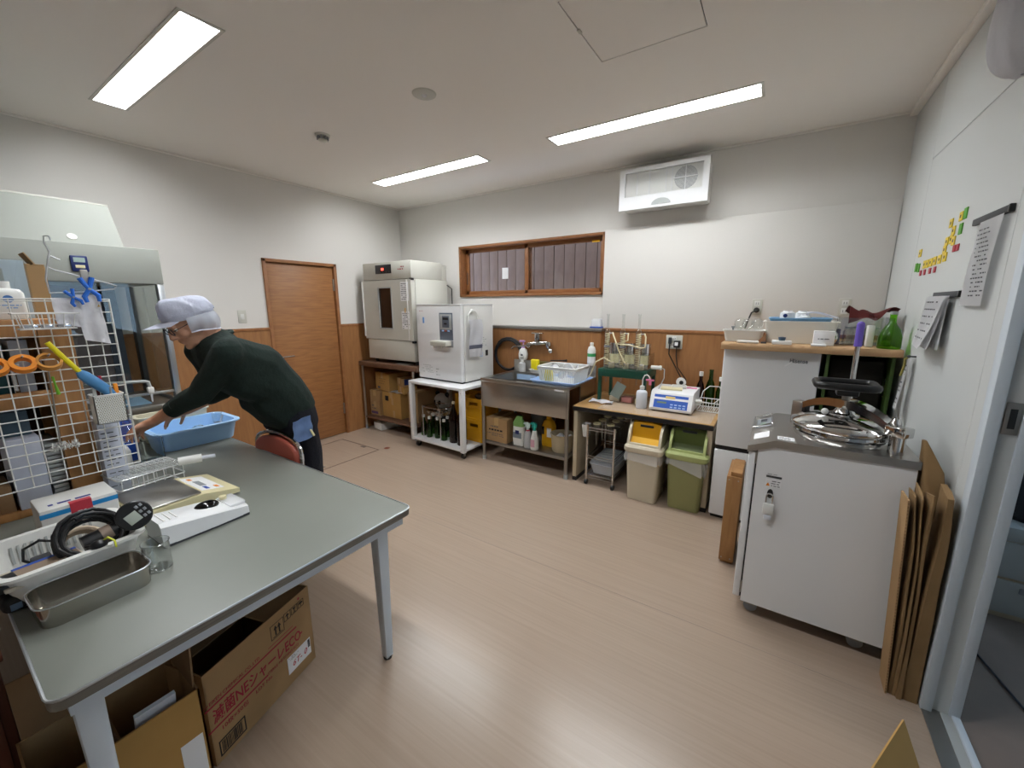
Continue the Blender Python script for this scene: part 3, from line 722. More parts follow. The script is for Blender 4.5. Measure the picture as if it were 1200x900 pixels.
c = carton('carton', 'small light carton with dark blue patch on the stand shelf', (-3.62, 3.22, 0.565), radians(-22), (0.17, 0.16, 0.10), CARD)
MB().box(0.086, -0.05, 0.02, 0.0865, 0.03, 0.09).build('blue_patch', NAVY, c)
carton('carton', 'small carton under the blue-patched one on the stand shelf', (-3.61, 3.23, 0.476), radians(-18), (0.17, 0.17, 0.088), CARDY)
carton('carton', 'narrow upright carton at the right of the stand shelf', (-3.42, 3.30, 0.165), radians(2), (0.15, 0.36, 0.36), CARD)
single('crumpled_sheet', MB().sheet(lambda u, v: Vector((-0.12+0.24*u, -0.08+0.16*v, 0.0006+0.012*abs(sin(5*u+3*v)))), 8, 6, 0.001), PAPER, 'crumpled white sheet between the cartons on the stand', 'paper', loc=(-3.70, 3.20, 0.478))
t = thing('foam_block', 'long white foam packing block on the floor under the stand', 'packing', (-3.95, 3.30, 0), radians(-10))
MB().box(-0.09,-0.24,0,0.09,0.24,0.085,0.004).build('block', WHITE, t); MB().box(-0.05,-0.22,0.085,0.05,0.22,0.10,0.003).build('ridge', WHITE, t)

# ------------------------------------------------------------------ white cart, water unit, bottles, crates
ca = radians(-3)
t = thing('rolling_cart', 'white metal cart on casters carrying the water unit', 'cart', (-2.80, 3.16, 0), ca)
x0, x1, y0, y1 = -0.385, 0.385, -0.30, 0.30
for x in (x0, x1-0.045):
    for y in (y0, y1-0.045): MB().box(x, y, 0.075, x+0.045, y+0.045, 0.70, 0.003).build('post', WHITEG, t)
MB().box(x0, y0, 0.695, x1, y1, 0.724, 0.005).build('top', WHITEG, t)
MB().box(x0, y0, 0.085, x1, y1, 0.115, 0.004).build('bottom_shelf', WHITEG, t)
for x in (x0+0.06, x1-0.045):
    for y in (y0+0.05, y1-0.05):
        w_ = MB().cyl((x-0.011,y,0.03),(x+0.011,y,0.03),0.03,n=18).build('caster', BLACK, t); MB().box(x-0.016,y-0.012,0.03,x+0.016,y+0.012,0.086).build('caster_fork', STEELS, w_)
for x in (x0+0.022, x1-0.022): MB().cyl((x, y0-0.002, 0.675), (x, y0+0.001, 0.675), 0.004, n=10).build('bolt', STEELS, t)
t = thing('water_unit', 'white box-shaped water dispenser with a grey control panel', 'water dispenser', (-2.865, 3.265, 0.725), ca)
hw, dp, hh = 0.315, 0.25, 0.785
MB().box(-hw, -dp+0.055, 0.012, hw, dp, hh-0.012, 0.006).build('body', WHITE, t)
MB().box(-hw-0.002, -dp, 0.014, hw+0.002, -dp+0.052, hh-0.008, 0.014, 3).build('front_panel', WHITEG, t)
MB().box(-hw-0.004, -dp-0.002, hh-0.012, hw+0.004, dp, hh, 0.004).build('lid', WHITEG, t)
MB().box(-hw+0.01, -dp+0.02, 0, hw-0.01, dp-0.02, 0.014).build('base', BLACK, t)
MB().box(0.03, -dp-0.004, 0.43, 0.215, -dp+0.002, 0.70, 0.004).build('control_panel', M('slate_panel', '#5c6472', 0.4), t)
pn = MB().box(0.042, -dp-0.006, 0.535, 0.203, -dp-0.002, 0.685, 0.003).build('panel_face', LGREY, t)
MB().box(0.075,-dp-0.008,0.555,0.17,-dp-0.005,0.67,0.002).build('display_block', M('slate_panel','#5c6472'), pn); MB().box(0.085,-dp-0.009,0.63,0.16,-dp-0.007,0.655).build('display', BLACK, pn); MB().box(0.10,-dp-0.009,0.585,0.14,-dp-0.007,0.60).build('display', BLACK, pn)
for x, mt in ((0.08, BLUEL), (0.12, SEATR), (0.16, BLUEL)): MB().box(x-0.014,-dp-0.009,0.515,x+0.014,-dp-0.003,0.53,0.002).build('button', mt, t)
MB().box(0.03, -dp-0.003, 0.36, 0.215, -dp+0.01, 0.425).build('spout_recess', MGREY, t)
sp = MB().box(-0.03, -dp-0.085, 0.375, 0.19, -dp, 0.425, 0.008).build('spout', CREAM if False else OFFW, t)
for x in (0.0, 0.10): MB().cyl((x, -dp-0.06, 0.35), (x, -dp-0.06, 0.378), 0.007, n=12).build('nozzle', OFFW, sp)
st = MB().box(-0.265,-dp-0.001,0.59,-0.19,-dp+0.001,0.655).build('sticker', PAPER, t); MB().box(-0.218,-dp-0.0016,0.592,-0.192,-dp-0.0005,0.653).build('sticker_blue', BLUEP, st)
print_lines((-0.265,-dp-0.0006,0.73), R_, U_, 0.06, 1, 0.016, INKR, t, seed=31)
print_lines((-0.26,-dp-0.0006,0.17), R_, U_, 0.18, 5, 0.018, LGREY, t, seed=32); print_lines((-0.05,-dp-0.0006,0.15), R_, U_, 0.06, 3, 0.03, LGREY, t, seed=33)
X = hw+0.0008
print_lines((X, -0.03, 0.46), (0,1,0), U_, 0.18, 5, 0.02, LGREY, t, 'side_print', seed=34)
MB().box(X-0.001, 0.12, 0.25, X+0.001, 0.16, 0.31).build('switch', BLACK, t); MB().box(X-0.001, 0.03, 0.25, X+0.0005, 0.075, 0.29).build('side_mark', BLUEL, t)
t2 = thing('towel_ring', 'white plastic towel ring stuck on the side of the water unit', 'towel ring', (-2.552, 3.16, 1.44), ca); t2.scale = (1, 1.35, 1.2)
MB().lathe([(0,0),(0.018,0),(0.016,0.02),(0,0.022)], n=14).build('hook', WHITE, t2).rotation_euler = (0, radians(90), 0)
MB().tube([(0.022, 0.055*sin(a), -0.06+0.065*cos(a)) for a in [2*pi*k/20 for k in range(20)]], 0.006, 8, True).build('ring', WHITE, t2)
def towel(u, v):
    return Vector((0.012*cos(v*2*pi)*(1 if v < 2 else 1), -0.07+0.14*u, -0.0)) 
t3 = thing('hand_towel', 'white hand towel with grey band hanging on the towel ring', 'towel', (-2.52, 3.165, 1.335), ca); t3.scale = (1.3, 1.5, 1.1)
def tw(u, v): return Vector((0.011+0.006*sin(6*u+4*v)-0.012*(v > 0.5)*0, -0.065+0.13*u+0.006*sin(7*v), -0.335*v+0.022))
MB().sheet(lambda u, v: tw(u, v), 12, 20, 0.012).build('cloth', CLOTHW, t3, 60)
MB().sheet(lambda u, v: tw(u, 0.68+0.10*v)+Vector((0.0025,0,0)), 12, 4, 0.014).build('band', M('grey_band','#85889a',0.9), t3, 60)

def bottle(name, label, cat, loc, prof, glass, capm=None, cap=None, group=None, n=20):
    t = thing(name, label, cat, loc, 0, group)
    MB().lathe(prof, n=n).build('glass', glass, t, 50)
    if capm: MB().lathe(cap, n=n).build('cap', capm, t)
    return t
small_prof = [(0,0.002),(0.030,0),(0.034,0.006),(0.034,0.105),(0.028,0.135),(0.014,0.165),(0.013,0.205),(0,0.207)]
small_cap = [(0,0.225),(0.015,0.224),(0.016,0.20),(0.0138,0.20)][::-1]
BZ = 0.116
b0 = bottle('green_bottle', 'small green bottle, leftmost of the front row on the cart', 'bottle', (-3.10, 2.98, BZ), small_prof, GREENG, WHITE, [(0.0138,0.198),(0.016,0.199),(0.0155,0.224),(0,0.226)], 'small green bottles on the cart')
for x, y, l in ((-3.0, 2.96, 'small green bottle, second from the left in the cart front row'), (-2.90, 2.98, 'small green bottle, third from the left in the cart front row'),
                (-2.79, 2.96, 'small green bottle in the cart front row, next to the brown bottle'), (-2.94, 3.07, 'small green bottle, middle of the second row on the cart'),
                (-2.84, 3.07, 'small green bottle, third of the second row on the cart'), (-3.05, 3.07, 'small green bottle at the left end of the second row on the cart'),
                (-2.74, 3.06, 'small green bottle directly behind the brown bottles on the cart')): dup(b0, (x, y, BZ), label=l)
big_prof = [(0,0.003),(0.047,0),(0.052,0.008),(0.052,0.24),(0.046,0.275),(0.022,0.335),(0.015,0.37),(0.0155,0.40),(0,0.402)]
b1 = bottle('brown_bottle', 'tall brown glass sake bottle with a pale stopper on the cart', 'bottle', (-2.665, 2.975, BZ), [(r, z*1.03) for r, z in big_prof], BROWNG, M('pale_stopper','#c5b9a0'), [(0.0158,0.405),(0.017,0.408),(0.015,0.428),(0,0.43)])
b1 = bottle('brown_bottle', 'tall brown glass bottle without a stopper beside the cart post', 'bottle', (-2.545, 2.955, BZ), big_prof, BROWNG)
def crate(name, label, loc, rz, size, mat, cat='crate', group=None):
    sx, sy, sz = size[0]/2, size[1]/2, size[2]
    t = thing(name, label, cat, loc, rz, group); k = 0.006
    MB().box(-sx,-sy,0,sx,sy,0.01).build('bottom', mat, t)
    for s_ in (-1, 1):
        w = MB(); slab(w, -sx, sx, 0.008, sz, s_*sy-k/2, s_*sy+k/2, [(-0.055, 0.055, sz*0.68, sz*0.82)], 'y'); w.build('side_wall', mat, t)
        w = MB(); slab(w, -sy, sy, 0.008, sz, s_*sx-k/2, s_*sx+k/2, [(-0.055, 0.055, sz*0.68, sz*0.82)], 'x'); w.build('side_wall', mat, t)
    for z in (0.0, sz*0.5, sz-0.022):
        r_ = MB(); slab(r_, -sx-0.010, sx+0.010, -sy-0.010, sy+0.010, z, z+0.02, [(-sx+k, sx-k, -sy+k, sy-k)]); r_.build('rim', mat, t)
    for x in (-sx, sx):
        for y in (-sy, sy): MB().cyl((x,y,0.005),(x,y,sz-0.002),0.014,n=10).build('corner', mat, t)
    return t
CYEL = M('crate_yellow', '#d9a01c', 0.45)
crate('yellow_crate', 'lower of the two stacked yellow bottle crates on the cart', (-2.50, 3.235, BZ), ca, (0.20, 0.26, 0.225), CYEL)
c2 = crate('yellow_crate', 'upper yellow bottle crate in the stack on the cart', (-2.50, 3.235, BZ+0.227), ca, (0.20, 0.26, 0.225), CYEL)
crate('yellow_crate', 'yellow crate with red and white label behind the brown bottles', (-2.72, 3.30, BZ+0.227), ca, (0.18, 0.22, 0.23), CYEL)
crate('yellow_crate', 'yellow crate beneath the labelled one behind the brown bottles', (-2.72, 3.30, BZ), ca, (0.18, 0.22, 0.225), CYEL)
t = thing('crate_label', 'red and white label hung on the yellow crate behind the bottles', 'label', (-2.70, 3.172, BZ+0.30), ca)
MB().box(-0.045,0,0,0.045,0.002,0.10).build('sheet', PAPER, t); MB().box(-0.045,-0.0006,0.0,0.045,0.0,0.035).build('red_band', INKR, t)
t = thing('wire_basket', 'chrome wire stand with a clear tray among the green bottles', 'wire stand', (-2.93, 3.03, BZ), ca)
for x in (-0.13, 0.13):
    for y in (-0.10, 0.12): MB().cyl((x,y,0),(x,y,0.34),0.005,n=8).build('upright', CHROME, t)
MB().tube([(-0.13,-0.10,0.33),(0.13,-0.10,0.33),(0.13,0.12,0.33),(-0.13,0.12,0.33)], 0.0045, 6, True).build('top_ring', CHROME, t)
tr = MB(); tub(tr, 0, 0.02, 0.12, 0.09, 0.24, 0.285, r=0.02); tr.build('clear_tray', VGLASS, t)
# panda figure
t = thing('panda_toy', 'black and white panda toy standing behind the green bottles', 'toy', (-3.07, 3.25, BZ), ca)
MB().ball((0,0,0.13), 0.085, 16, 10, (1,0.8,1.5)).build('body', M('plush_black','#1b1a1c',0.9), t, 60)
hd = MB().ball((0,-0.01,0.33), 0.092, 18, 12, (1.05,0.85,0.95)).build('head', M('plush_white','#a8a4a0',0.9), t, 60)
for s_ in (-1, 1):
    MB().ball((0.075*s_,0.0,0.405), 0.03, 10, 8, (1,0.6,1)).build('ear', MATS['plush_black'], hd); MB().ball((0.035*s_,-0.078,0.325), 0.022, 10, 8, (0.8,0.5,1.2)).build('eye_patch', MATS['plush_black'], hd)
    MB().ball((0.075*s_,-0.03,0.03), 0.045, 10, 8, (0.9,1.2,0.7)).build('foot', MATS['plush_black'], t); MB().ball((0.09*s_,-0.03,0.17), 0.04, 10, 8, (0.7,0.8,1.5)).build('arm', MATS['plush_black'], t)
MB().ball((0,-0.087,0.30), 0.012, 8, 6, (1.3,0.6,0.8)).build('nose', MATS['plush_black'], hd)
single('jute_net', MB().ball((0,0,0.035), 0.055, 12, 8, (1.4,1.2,0.65)), M('dark_jute','#4a3a2c',0.9,bump=(40,0.8)), 'bundle of dark netting in the top yellow crate', 'net', loc=(-2.50, 3.235, 0.53))
t = thing('hose_coil', 'black hose coiled on the wall between water unit and sink', 'hose', (-2.42, 3.60, 0.97))
MB().tube(coil((0,0,0), 0.17, 0.013, 2.3, 0.03, 20, (0,1,0), 0.06, 3), 0.013, 10).build('hose', RUBBER, t)

# ------------------------------------------------------------------ sink unit
SX0, SX1, SY0, SY1, SZ = -2.325, -1.40, 2.99, 3.60, 0.815
t = thing('sink_unit', 'stainless steel sink unit with deep front apron and lower shelf', 'sink', ((SX0+SX1)/2, (SY0+SY1)/2, 0))
a, b = (SX1-SX0)/2, (SY1-SY0)/2
hole = (-0.40, 0.06, -0.25, 0.205)
mb = MB(); slab(mb, -a, a, -b, b, SZ-0.02, SZ, [hole]); mb.build('top', STEEL, t)
MB().box(-a, -b-0.004, SZ-0.03, a, -b+0.012, SZ+0.005, 0.005).build('front_lip', STEEL, t)
h0, h1, h2, h3 = hole
MB().loft([[Vector((h0,h2,SZ)),Vector((h1,h2,SZ)),Vector((h1,h3,SZ)),Vector((h0,h3,SZ))], [Vector((h0+.02,h2+.02,SZ-.2)),Vector((h1-.02,h2+.02,SZ-.2)),Vector((h1-.02,h3-.02,SZ-.2)),Vector((h0+.02,h3-.02,SZ-.2))]], False, True).build('basin', STEELS, t, 0)
MB().lathe([(0,0.0),(0.035,0.0),(0.04,0.003),(0.02,0.004),(0,0.002)], (-0.17,0.0,SZ-0.2)).build('drain', BLACK, t)
MB().box(-a, b-0.015, SZ, a, b, SZ+0.115, 0.003).build('backsplash', STEEL, t)
MB().box(-a+0.003, -b+0.004, 0.545, a-0.003, -b+0.014, SZ-0.02, 0.002).build('front_apron', STEEL, t)
MB().box(-a+0.003, -b+0.02, 0.55, -a+0.011, b, SZ-0.02).build('side_apron', STEEL, t)
MB().box(a-0.011, -b+0.25, 0.62, a-0.003, b, SZ-0.02).build('side_apron', STEEL, t)
for x in (-a+0.018, a-0.018):
    for y in (-b+0.02, b-0.02):
        MB().cyl((x,y,0.035),(x,y,SZ-0.02),0.017).build('leg', STEELS, t); MB().cyl((x,y,0),(x,y,0.04),0.019).build('foot', LGREY, t)
MB().box(-a+0.02, -b+0.02, 0.165, a-0.02, b-0.02, 0.195, 0.004).build('shelf', STEELS, t)
MB().box(a-0.13, -b-0.006, SZ-0.035, a-0.04, -b-0.003, SZ-0.022).build('maker_plate', PAPER, t)
t = thing('mixer_tap', 'chrome two-handle mixer tap on the wood casing above the sink', 'tap', (-2.05, 3.64, 1.10))
MB().box(-0.03,-0.05,0.02,0.03,-0.0,0.115,0.008).build('body', CHROME, t)
MB().cyl((-0.085,-0.03,0.0),(0.11,-0.03,0.02),0.02).build('valve_bar', CHROME, t)
for x0, z0 in ((-0.085, 0.0), (0.11, 0.02)):
    MB().lathe([(0.014,-0.03),(0.026,-0.02),(0.028,0.0),(0.022,0.02),(0.0,0.022)], (x0+0.02*(1 if x0 > 0 else -1), -0.035, z0-0.01)).build('handle', CHROME, t)
MB().tube([(-0.03,-0.04,-0.0),(-0.12,-0.08,-0.015),(-0.22,-0.16,-0.025),(-0.235,-0.17,-0.045)], 0.009).build('spout', CHROME, t)
MB().tube([(0.10,-0.035,0.01),(0.135,-0.06,-0.03),(0.165,-0.075,-0.05)], 0.011).build('lever', BLACK, t)
MB().ball((0.175,-0.08,-0.055), 0.026).build('lever_knob', CHROME, t)
MB().box(-0.065,-0.055,0.108,0.065,-0.02,0.12,0.004).build('top_lever', CHROME, t)
def pump(label, loc, bodym, capm, prof, hz, s=1.0, cat='pump bottle'):
    t = thing('pump_bottle', label, cat, loc)
    MB().lathe(prof, n=18).build('body', bodym, t, 50)
    MB().lathe([(0.014*s,hz-0.002),(0.016*s,hz),(0.015*s,hz+0.02*s),(0.006*s,hz+0.022*s),(0.005*s,hz+0.05*s),(0,hz+0.05*s)]).build('collar', capm, t)
    MB().box(-0.035*s,-0.010*s,hz+0.048*s,0.014*s,0.010*s,hz+0.062*s,0.004).build('pump_head', capm, t)
    return t
LEDGE = 0.931
pb = pump('round white soap bottle with lilac pump at the left of the sink', (-2.215, 3.592, LEDGE), WHITE, LILAC, [(0,0.002),(0.035,0),(0.046,0.015),(0.05,0.06),(0.04,0.105),(0.016,0.125)], 0.125, 1.25)
MB().ball((0.01,-0.047,0.055), 0.016, 8, 6, (1,0.2,0.7)).build('printed_patch', INK, pb)
pump('clear soap bottle with white pump on the sink corner', (-2.19, 3.53, SZ+0.001), CLEARP, WHITE, [(0,0.002),(0.034,0),(0.036,0.01),(0.036,0.085),(0.016,0.10)], 0.10, 1.0)
t = thing('soap_caddy', 'white sponge tray standing behind the sink basin', 'tray', (-1.97, 3.535, SZ))
tub_ = MB(); tub(tub_, 0, 0, 0.12, 0.032, 0.0, 0.035, r=0.012); tub_.build('tray', WHITE, t)
MB().box(-0.115,-0.03,0.004,0.115,0.03,0.008).build('tray_floor', WHITE, t)
t = thing('sponge', 'upright yellow sponge in the white tray at the sink', 'sponge', (-2.035, 3.535, SZ+0.0085))
MB().box(-0.045,-0.02,0,0.045,0.018,0.13,0.012,3).build('block', YELB, t, 60); MB().tube([(-0.04,-0.026,0.012+0.02*0)]+[(-0.02+0.022*cos(pi*i/6), -0.026, 0.012+0.022*sin(pi*i/6)) for i in range(7)], 0.004).build('hook', WHITE, t)
single('sink_scrubber', MB().box(-0.05,-0.018,0,0.05,0.018,0.045,0.012,3), M('grey_scrub','#9a9c98',0.9,bump=(90,0.8)), 'grey scrubbing pad in the white tray at the sink', 'scrubber', loc=(-1.92, 3.535, SZ+0.0085), rz=0.1)
single('blue_mat', MB().box(-0.11,-0.003,-0.025,0.11,0.0,0.03), M('pale_blue_sheet','#9db9d8',0.5), 'pale blue label sheet stuck inside the sink basin', 'label', loc=(-2.115, 3.488, SZ-0.05))
t = thing('draining_tray', 'flat blue tray under the dish basket beside the sink', 'tray', (-1.60, 3.265, SZ))
mb = MB(); tub(mb, 0, 0, 0.225, 0.20, 0.0, 0.026, r=0.03, taper=0.93); mb.build('tray', BLUEL, t)
t = thing('dish_basket', 'white slatted dish basket of lab lids on the blue tray', 'basket', (-1.585, 3.265, SZ+0.006))
hx, hy, hz = 0.19, 0.15, 0.135
MB().tube(rrect(0,0,hx,hy,0.03,hz), 0.007, 8, True).build('rim', WHITE, t)
MB().box(-hx*0.87,-hy*0.87,0.0,hx*0.87,hy*0.87,0.006,0.002).build('floor', WHITE, t)
sl = MB()
def slat(p, q): sl.tube([p, q], 0.0035, 4)
for k in range(23):
    x = -hx*0.95+hx*1.9*k/22
    for s_ in (-1, 1): slat(Vector((x*0.9, s_*hy*0.87, 0.004)), Vector((x, s_*hy, hz)))
for k in range(17):
    y = -hy*0.95+hy*1.9*k/16
    for s_ in (-1, 1): slat(Vector((s_*hx*0.87, y*0.9, 0.004)), Vector((s_*hx, y, hz)))
sl.build('slats', WHITE, t, 0, kind='stuff')
mb = MB(); slab(mb, -hx, hx, -hy, hy, hz-0.022, hz-0.004, [(-hx+0.004, hx-0.004, -hy+0.004, hy-0.004)]); mb.build('upper_band', WHITE, t)
pl = [(-0.12,0.05,0.10,0.4),(-0.06,-0.04,0.11,1.2),(0.0,0.06,0.105,0.9),(0.05,-0.02,0.12,1.35),(0.11,0.05,0.10,0.3),(0.12,-0.06,0.10,1.0),(-0.02,0.0,0.06,0.2)]
for i, (x, y, z, tl) in enumerate(pl):
    o = single('petri_lid', MB().lathe([(0,0),(0.042,0),(0.044,0.002),(0.044,0.013),(0.0425,0.013),(0.042,0.003),(0,0.0025)], n=22), CLEARP, 'round clear lab lid lying in the white dish basket', 'lid', 'clear lids in the dish basket', (-1.585+x, 3.265+y, SZ+0.006+z))
    o.rotation_euler = (tl, 0.3*i, i)
single('yellow_carton', MB().box(-0.035,-0.02,0,0.035,0.02,0.11,0.004), YELB, 'yellow packet inside the white dish basket', 'packet', loc=(-1.675, 3.155, SZ+0.013))
single('kitchen_brush', MB().tube([(-0.09,0,0),(0.05,0,0.008),(0.09,0,0.012)], [0.006,0.007,0.013]), BLACK, 'black handled brush lying on the sink back rim', 'brush', loc=(-1.80, 3.592, 0.944))
bt = thing('reagent_bottle', 'white plastic bottle with green label right of the dish basket', 'bottle', (-1.452, 3.592, LEDGE))
MB().lathe([(0,0.002),(0.036,0),(0.039,0.006),(0.039,0.145),(0.03,0.172),(0.014,0.185),(0.014,0.19)], n=22).build('body', WHITE, bt, 50); MB().lathe([(0.0165,0.186),(0.0165,0.215),(0,0.217)]).build('cap', WHITE, bt)
MB().lathe([(0.0394,0.025),(0.0394,0.115)], n=22, close=False).build('paper_label', PAPER, bt); MB().lathe([(0.0397,0.085),(0.0397,0.115)], n=22, close=False).build('green_band', M('label_green','#3c9a5c',0.6), bt)
t = thing('lidded_box', 'small clear box with blue lid on the steel ledge', 'box', (-1.455, 3.70, 1.279))
MB().box(-0.055,-0.04,0,0.055,0.04,0.014,0.003).build('lid', BLUED, t); MB().loft([rrect(0,0,0.048,0.035,0.01,0.014), rrect(0,0,0.04,0.03,0.01,0.085)]).build('box', CLEARP, t)
# things on the sink shelf
SS = 0.196
c = carton('carton', 'light brown carton with two lines of print on the sink shelf', (-2.165, 3.155, SS), radians(-2), (0.25, 0.26, 0.235), CARD)
print_lines((-0.075,-0.131,0.165), R_, U_, 0.12, 1, 0.018, INK, c, seed=41, h=0.5, dens=1); print_lines((-0.10,-0.131,0.135), R_, U_, 0.19, 1, 0.026, INKK, c, seed=42, h=0.6, dens=1); print_lines((-0.11,-0.131,0.095), R_, U_, 0.21, 2, 0.018, INK, c, seed=43)
t = thing('refill_pouch', 'plump printed refill pouch with green top on the sink shelf', 'pouch', (-1.94, 3.075, SS))
MB().loft([rrect(0,0,0.055,0.028,0.02,0.0), rrect(0,0,0.062,0.036,0.03,0.06), rrect(0,0,0.06,0.034,0.03,0.14), rrect(0,0,0.058,0.032,0.03,0.19)]).build('pouch', WHITE, t, 60)
MB().loft([rrect(0,0,0.059,0.033,0.03,0.186), rrect(0,0,0.062,0.034,0.03,0.215), rrect(0.0,0,0.04,0.02,0.018,0.255), rrect(0.01,0,0.03,0.015,0.012,0.285)]).build('green_top', M('pouch_green','#76a05a',0.4), t, 60)
MB().box(-0.045,-0.0372,0.075,0.045,-0.034,0.13).build('printed_panel', M('grey_print','#75808a',0.6), t); MB().box(-0.02,-0.0385,0.115,0.02,-0.036,0.15).build('blue_patch', NAVY, t)
def sprayer(label, loc, prof, bm_, capm, extra=None):
    t = thing('spray_bottle', label, 'spray bottle', loc); h = prof[-1][1]
    MB().lathe(prof, n=18).build('body', bm_, t, 50)
    MB().lathe([(0.014,h-0.002),(0.015,h+0.02),(0.012,h+0.03),(0,h+0.03)]).build('collar', capm, t)
    MB().prism([(-0.012,-0.009,h+0.025),(0.018,-0.009,h+0.025),(0.022,-0.009,h+0.06),(-0.004,-0.009,h+0.075),(-0.04,-0.009,h+0.07),(-0.042,-0.009,h+0.055),(-0.016,-0.009,h+0.05)], (0,0.018,0)).build('trigger_head', capm, t)
    MB().prism([(-0.018,-0.004,h+0.05),(-0.026,-0.004,h+0.05),(-0.034,-0.004,h+0.02),(-0.028,-0.004,h+0.018)], (0,0.008,0)).build('trigger', capm, t)
    return t
s1 = sprayer('clear spray bottle with red collar and white trigger on the sink shelf', (-1.835, 3.06, SS), [(0,0.002),(0.034,0),(0.037,0.008),(0.036,0.12),(0.026,0.15),(0.014,0.165)], CLEARP, M('pale_mint','#c9dcd8',0.4))
MB().lathe([(0.0185,0.158),(0.0185,0.172),(0.015,0.172)], n=18).build('red_collar', INKR, s1)
s2 = sprayer('white spray bottle with teal trigger on the sink shelf', (-1.757, 3.05, SS), [(0,0.002),(0.036,0),(0.04,0.01),(0.037,0.10),(0.026,0.14),(0.022,0.17),(0.014,0.178)], WHITE, TEAL)
MB().box(-0.02,-0.041,0.03,0.02,-0.038,0.10).build('printed_label', M('pink_print','#c99aa8',0.7), s2)
t = thing('yellow_jug', 'yellow cleaner jug with hollow handle behind the spray bottles', 'jug', (-1.695, 3.21, SS)); t.scale = (0.82, 0.85, 0.95)
MB().loft([rrect(0,0,0.075,0.045,0.03,0.0), rrect(0,0,0.078,0.048,0.03,0.02), rrect(0,0,0.078,0.048,0.03,0.20), rrect(0,0,0.06,0.04,0.03,0.25), rrect(0.0,0,0.028,0.026,0.02,0.275)]).build('body', YEL, t, 60)
MB().lathe([(0.028,0.27),(0.028,0.30),(0,0.302)]).build('cap', YEL, t); MB().box(0.0,-0.0495,0.10,0.055,-0.047,0.19).build('paper_label', PAPER, t); MB().box(-0.062,-0.0495,0.12,-0.035,-0.047,0.2,0.001).build('handle_hole', BLACK, t)
t = thing('round_tub', 'round cream tub holding a white cloth on the sink shelf', 'tub', (-1.53, 3.16, SS))
MB().lathe([(0,0.003),(0.088,0),(0.092,0.006),(0.105,0.155),(0.111,0.158),(0.111,0.163),(0.102,0.163),(0.088,0.006),(0,0.006)], n=28).build('tub', M('tub_cream','#b8a98c',0.5), t, 40)
single('folded_cloth', MB().sheet(lambda u, v: Vector((0.075*(u-0.5)*2*0.9, 0.075*(v-0.5)*1.8, 0.02*sin(9*u)*cos(7*v)+0.01)), 14, 14, 0.02), CLOTHW, 'white folded cloth lying in the round cream tub', 'cloth', loc=(-1.53, 3.16, SS+0.115))
t = thing('grey_bucket', 'grey bucket standing at the back of the sink shelf', 'bucket', (-1.85, 3.38, SS))
MB().lathe([(0,0.003),(0.10,0),(0.125,0.26),(0.132,0.262),(0.132,0.27),(0.12,0.27),(0.097,0.006),(0,0.006)], n=26).build('bucket', M('bucket_grey','#77797a',0.5), t, 40)
MB().tube(arc((-0.13,0,0.262),(0.13,0,0.262),-0.06,12,(0,1,0)), 0.004).build('bail', STEELS, t)

# ------------------------------------------------------------------ desk with distillation gear
t = thing('lab_desk', 'wood-topped desk with beige steel sides between sink and fridge', 'desk', (-0.835, 3.36, 0))
a, b = 0.535, 0.345
MB().box(-a, -b, 0.628, a, b, 0.640, 0.002).box(-a, -b-0.003, 0.628, a, -b+0.02, 0.666, 0.004).build('edge', BLACK, t)
MB().box(-a, -b, 0.640, a, b, 0.670, 0.003).build('desktop', DESKW, t)
for s_ in (-1, 1):
    MB().box(s_*(a-0.005), -b+0.015, 0.035, s_*(a-0.04), b-0.02, 0.628, 0.003).build('side_panel', BEIGE, t)
    MB().box(s_*(a-0.004), -b+0.02, 0.0, s_*(a-0.041), b-0.025, 0.036).build('plinth', BLACK, t)
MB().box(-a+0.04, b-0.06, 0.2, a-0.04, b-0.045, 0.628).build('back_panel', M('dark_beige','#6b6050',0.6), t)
single('vinyl_sheet', MB().box(-0.42,-0.33,0,0.42,0.30,0.0012), M('clear_vinyl','#e9e4da',0.12,alpha=0.18), 'clear vinyl sheet covering the wooden desk top', 'table mat', loc=(-0.745, 3.36, 0.6705))
DT = 0.6722
t = thing('gear_stand', 'dark green steel stand carrying three glass condensers', 'stand', (-1.05, 3.42, DT))
for x in (-0.19, 0.19):
    for y in (-0.14, 0.14): MB().box(x-0.013, y-0.013, 0, x+0.013, y+0.013, 0.255, 0.001, 1).build('leg', GREENP, t)
MB().box(-0.205, -0.158, 0.225, 0.205, 0.158, 0.29, 0.003).build('shelf', GREENP, t)
GT = DT+0.2905
t = thing('can_heater', 'clear guard box with three heater blocks behind the condensers', 'heater unit', (-1.05, 3.45, GT))
MB().box(-0.19,-0.10,0,0.19,0.10,0.012,0.002).build('base', STEELS, t)
g = MB(); g.box(-0.19,-0.10,0.013,0.19,-0.096,0.13); g.build('guard_front', VGLASS, t, 0); MB().box(0.186,-0.095,0.013,0.19,0.10,0.13).build('guard_side', VGLASS, t, 0)
for x in (-0.115, 0.01, 0.135): MB().box(x-0.026,-0.135,0.0,x+0.026,-0.1005,0.052,0.008).build('heater_block', STONEB, t)
for x in (-0.13, 0.0, 0.13):
    o = thing('metal_can', {-0.13:'leftmost',0.0:'middle',0.13:'rightmost'}[x]+' of three shiny metal cans behind the condensers', 'can', (-1.05+x, 3.46, GT+0.0125), 0, 'metal cans on the green stand')
    MB().lathe([(0,0.0),(0.045,0.0),(0.045,0.19),(0.047,0.192),(0.047,0.197),(0,0.197)], n=26).build('can', CHROME, o); MB().lathe([(0.0455,0.02),(0.0455,0.10)], n=26, close=False).build('paper_band', CREAM, o)
t = thing('white_plug', 'white cylindrical plug on the right end of the green stand', 'plug', (-0.80, 3.36, GT+0.03))
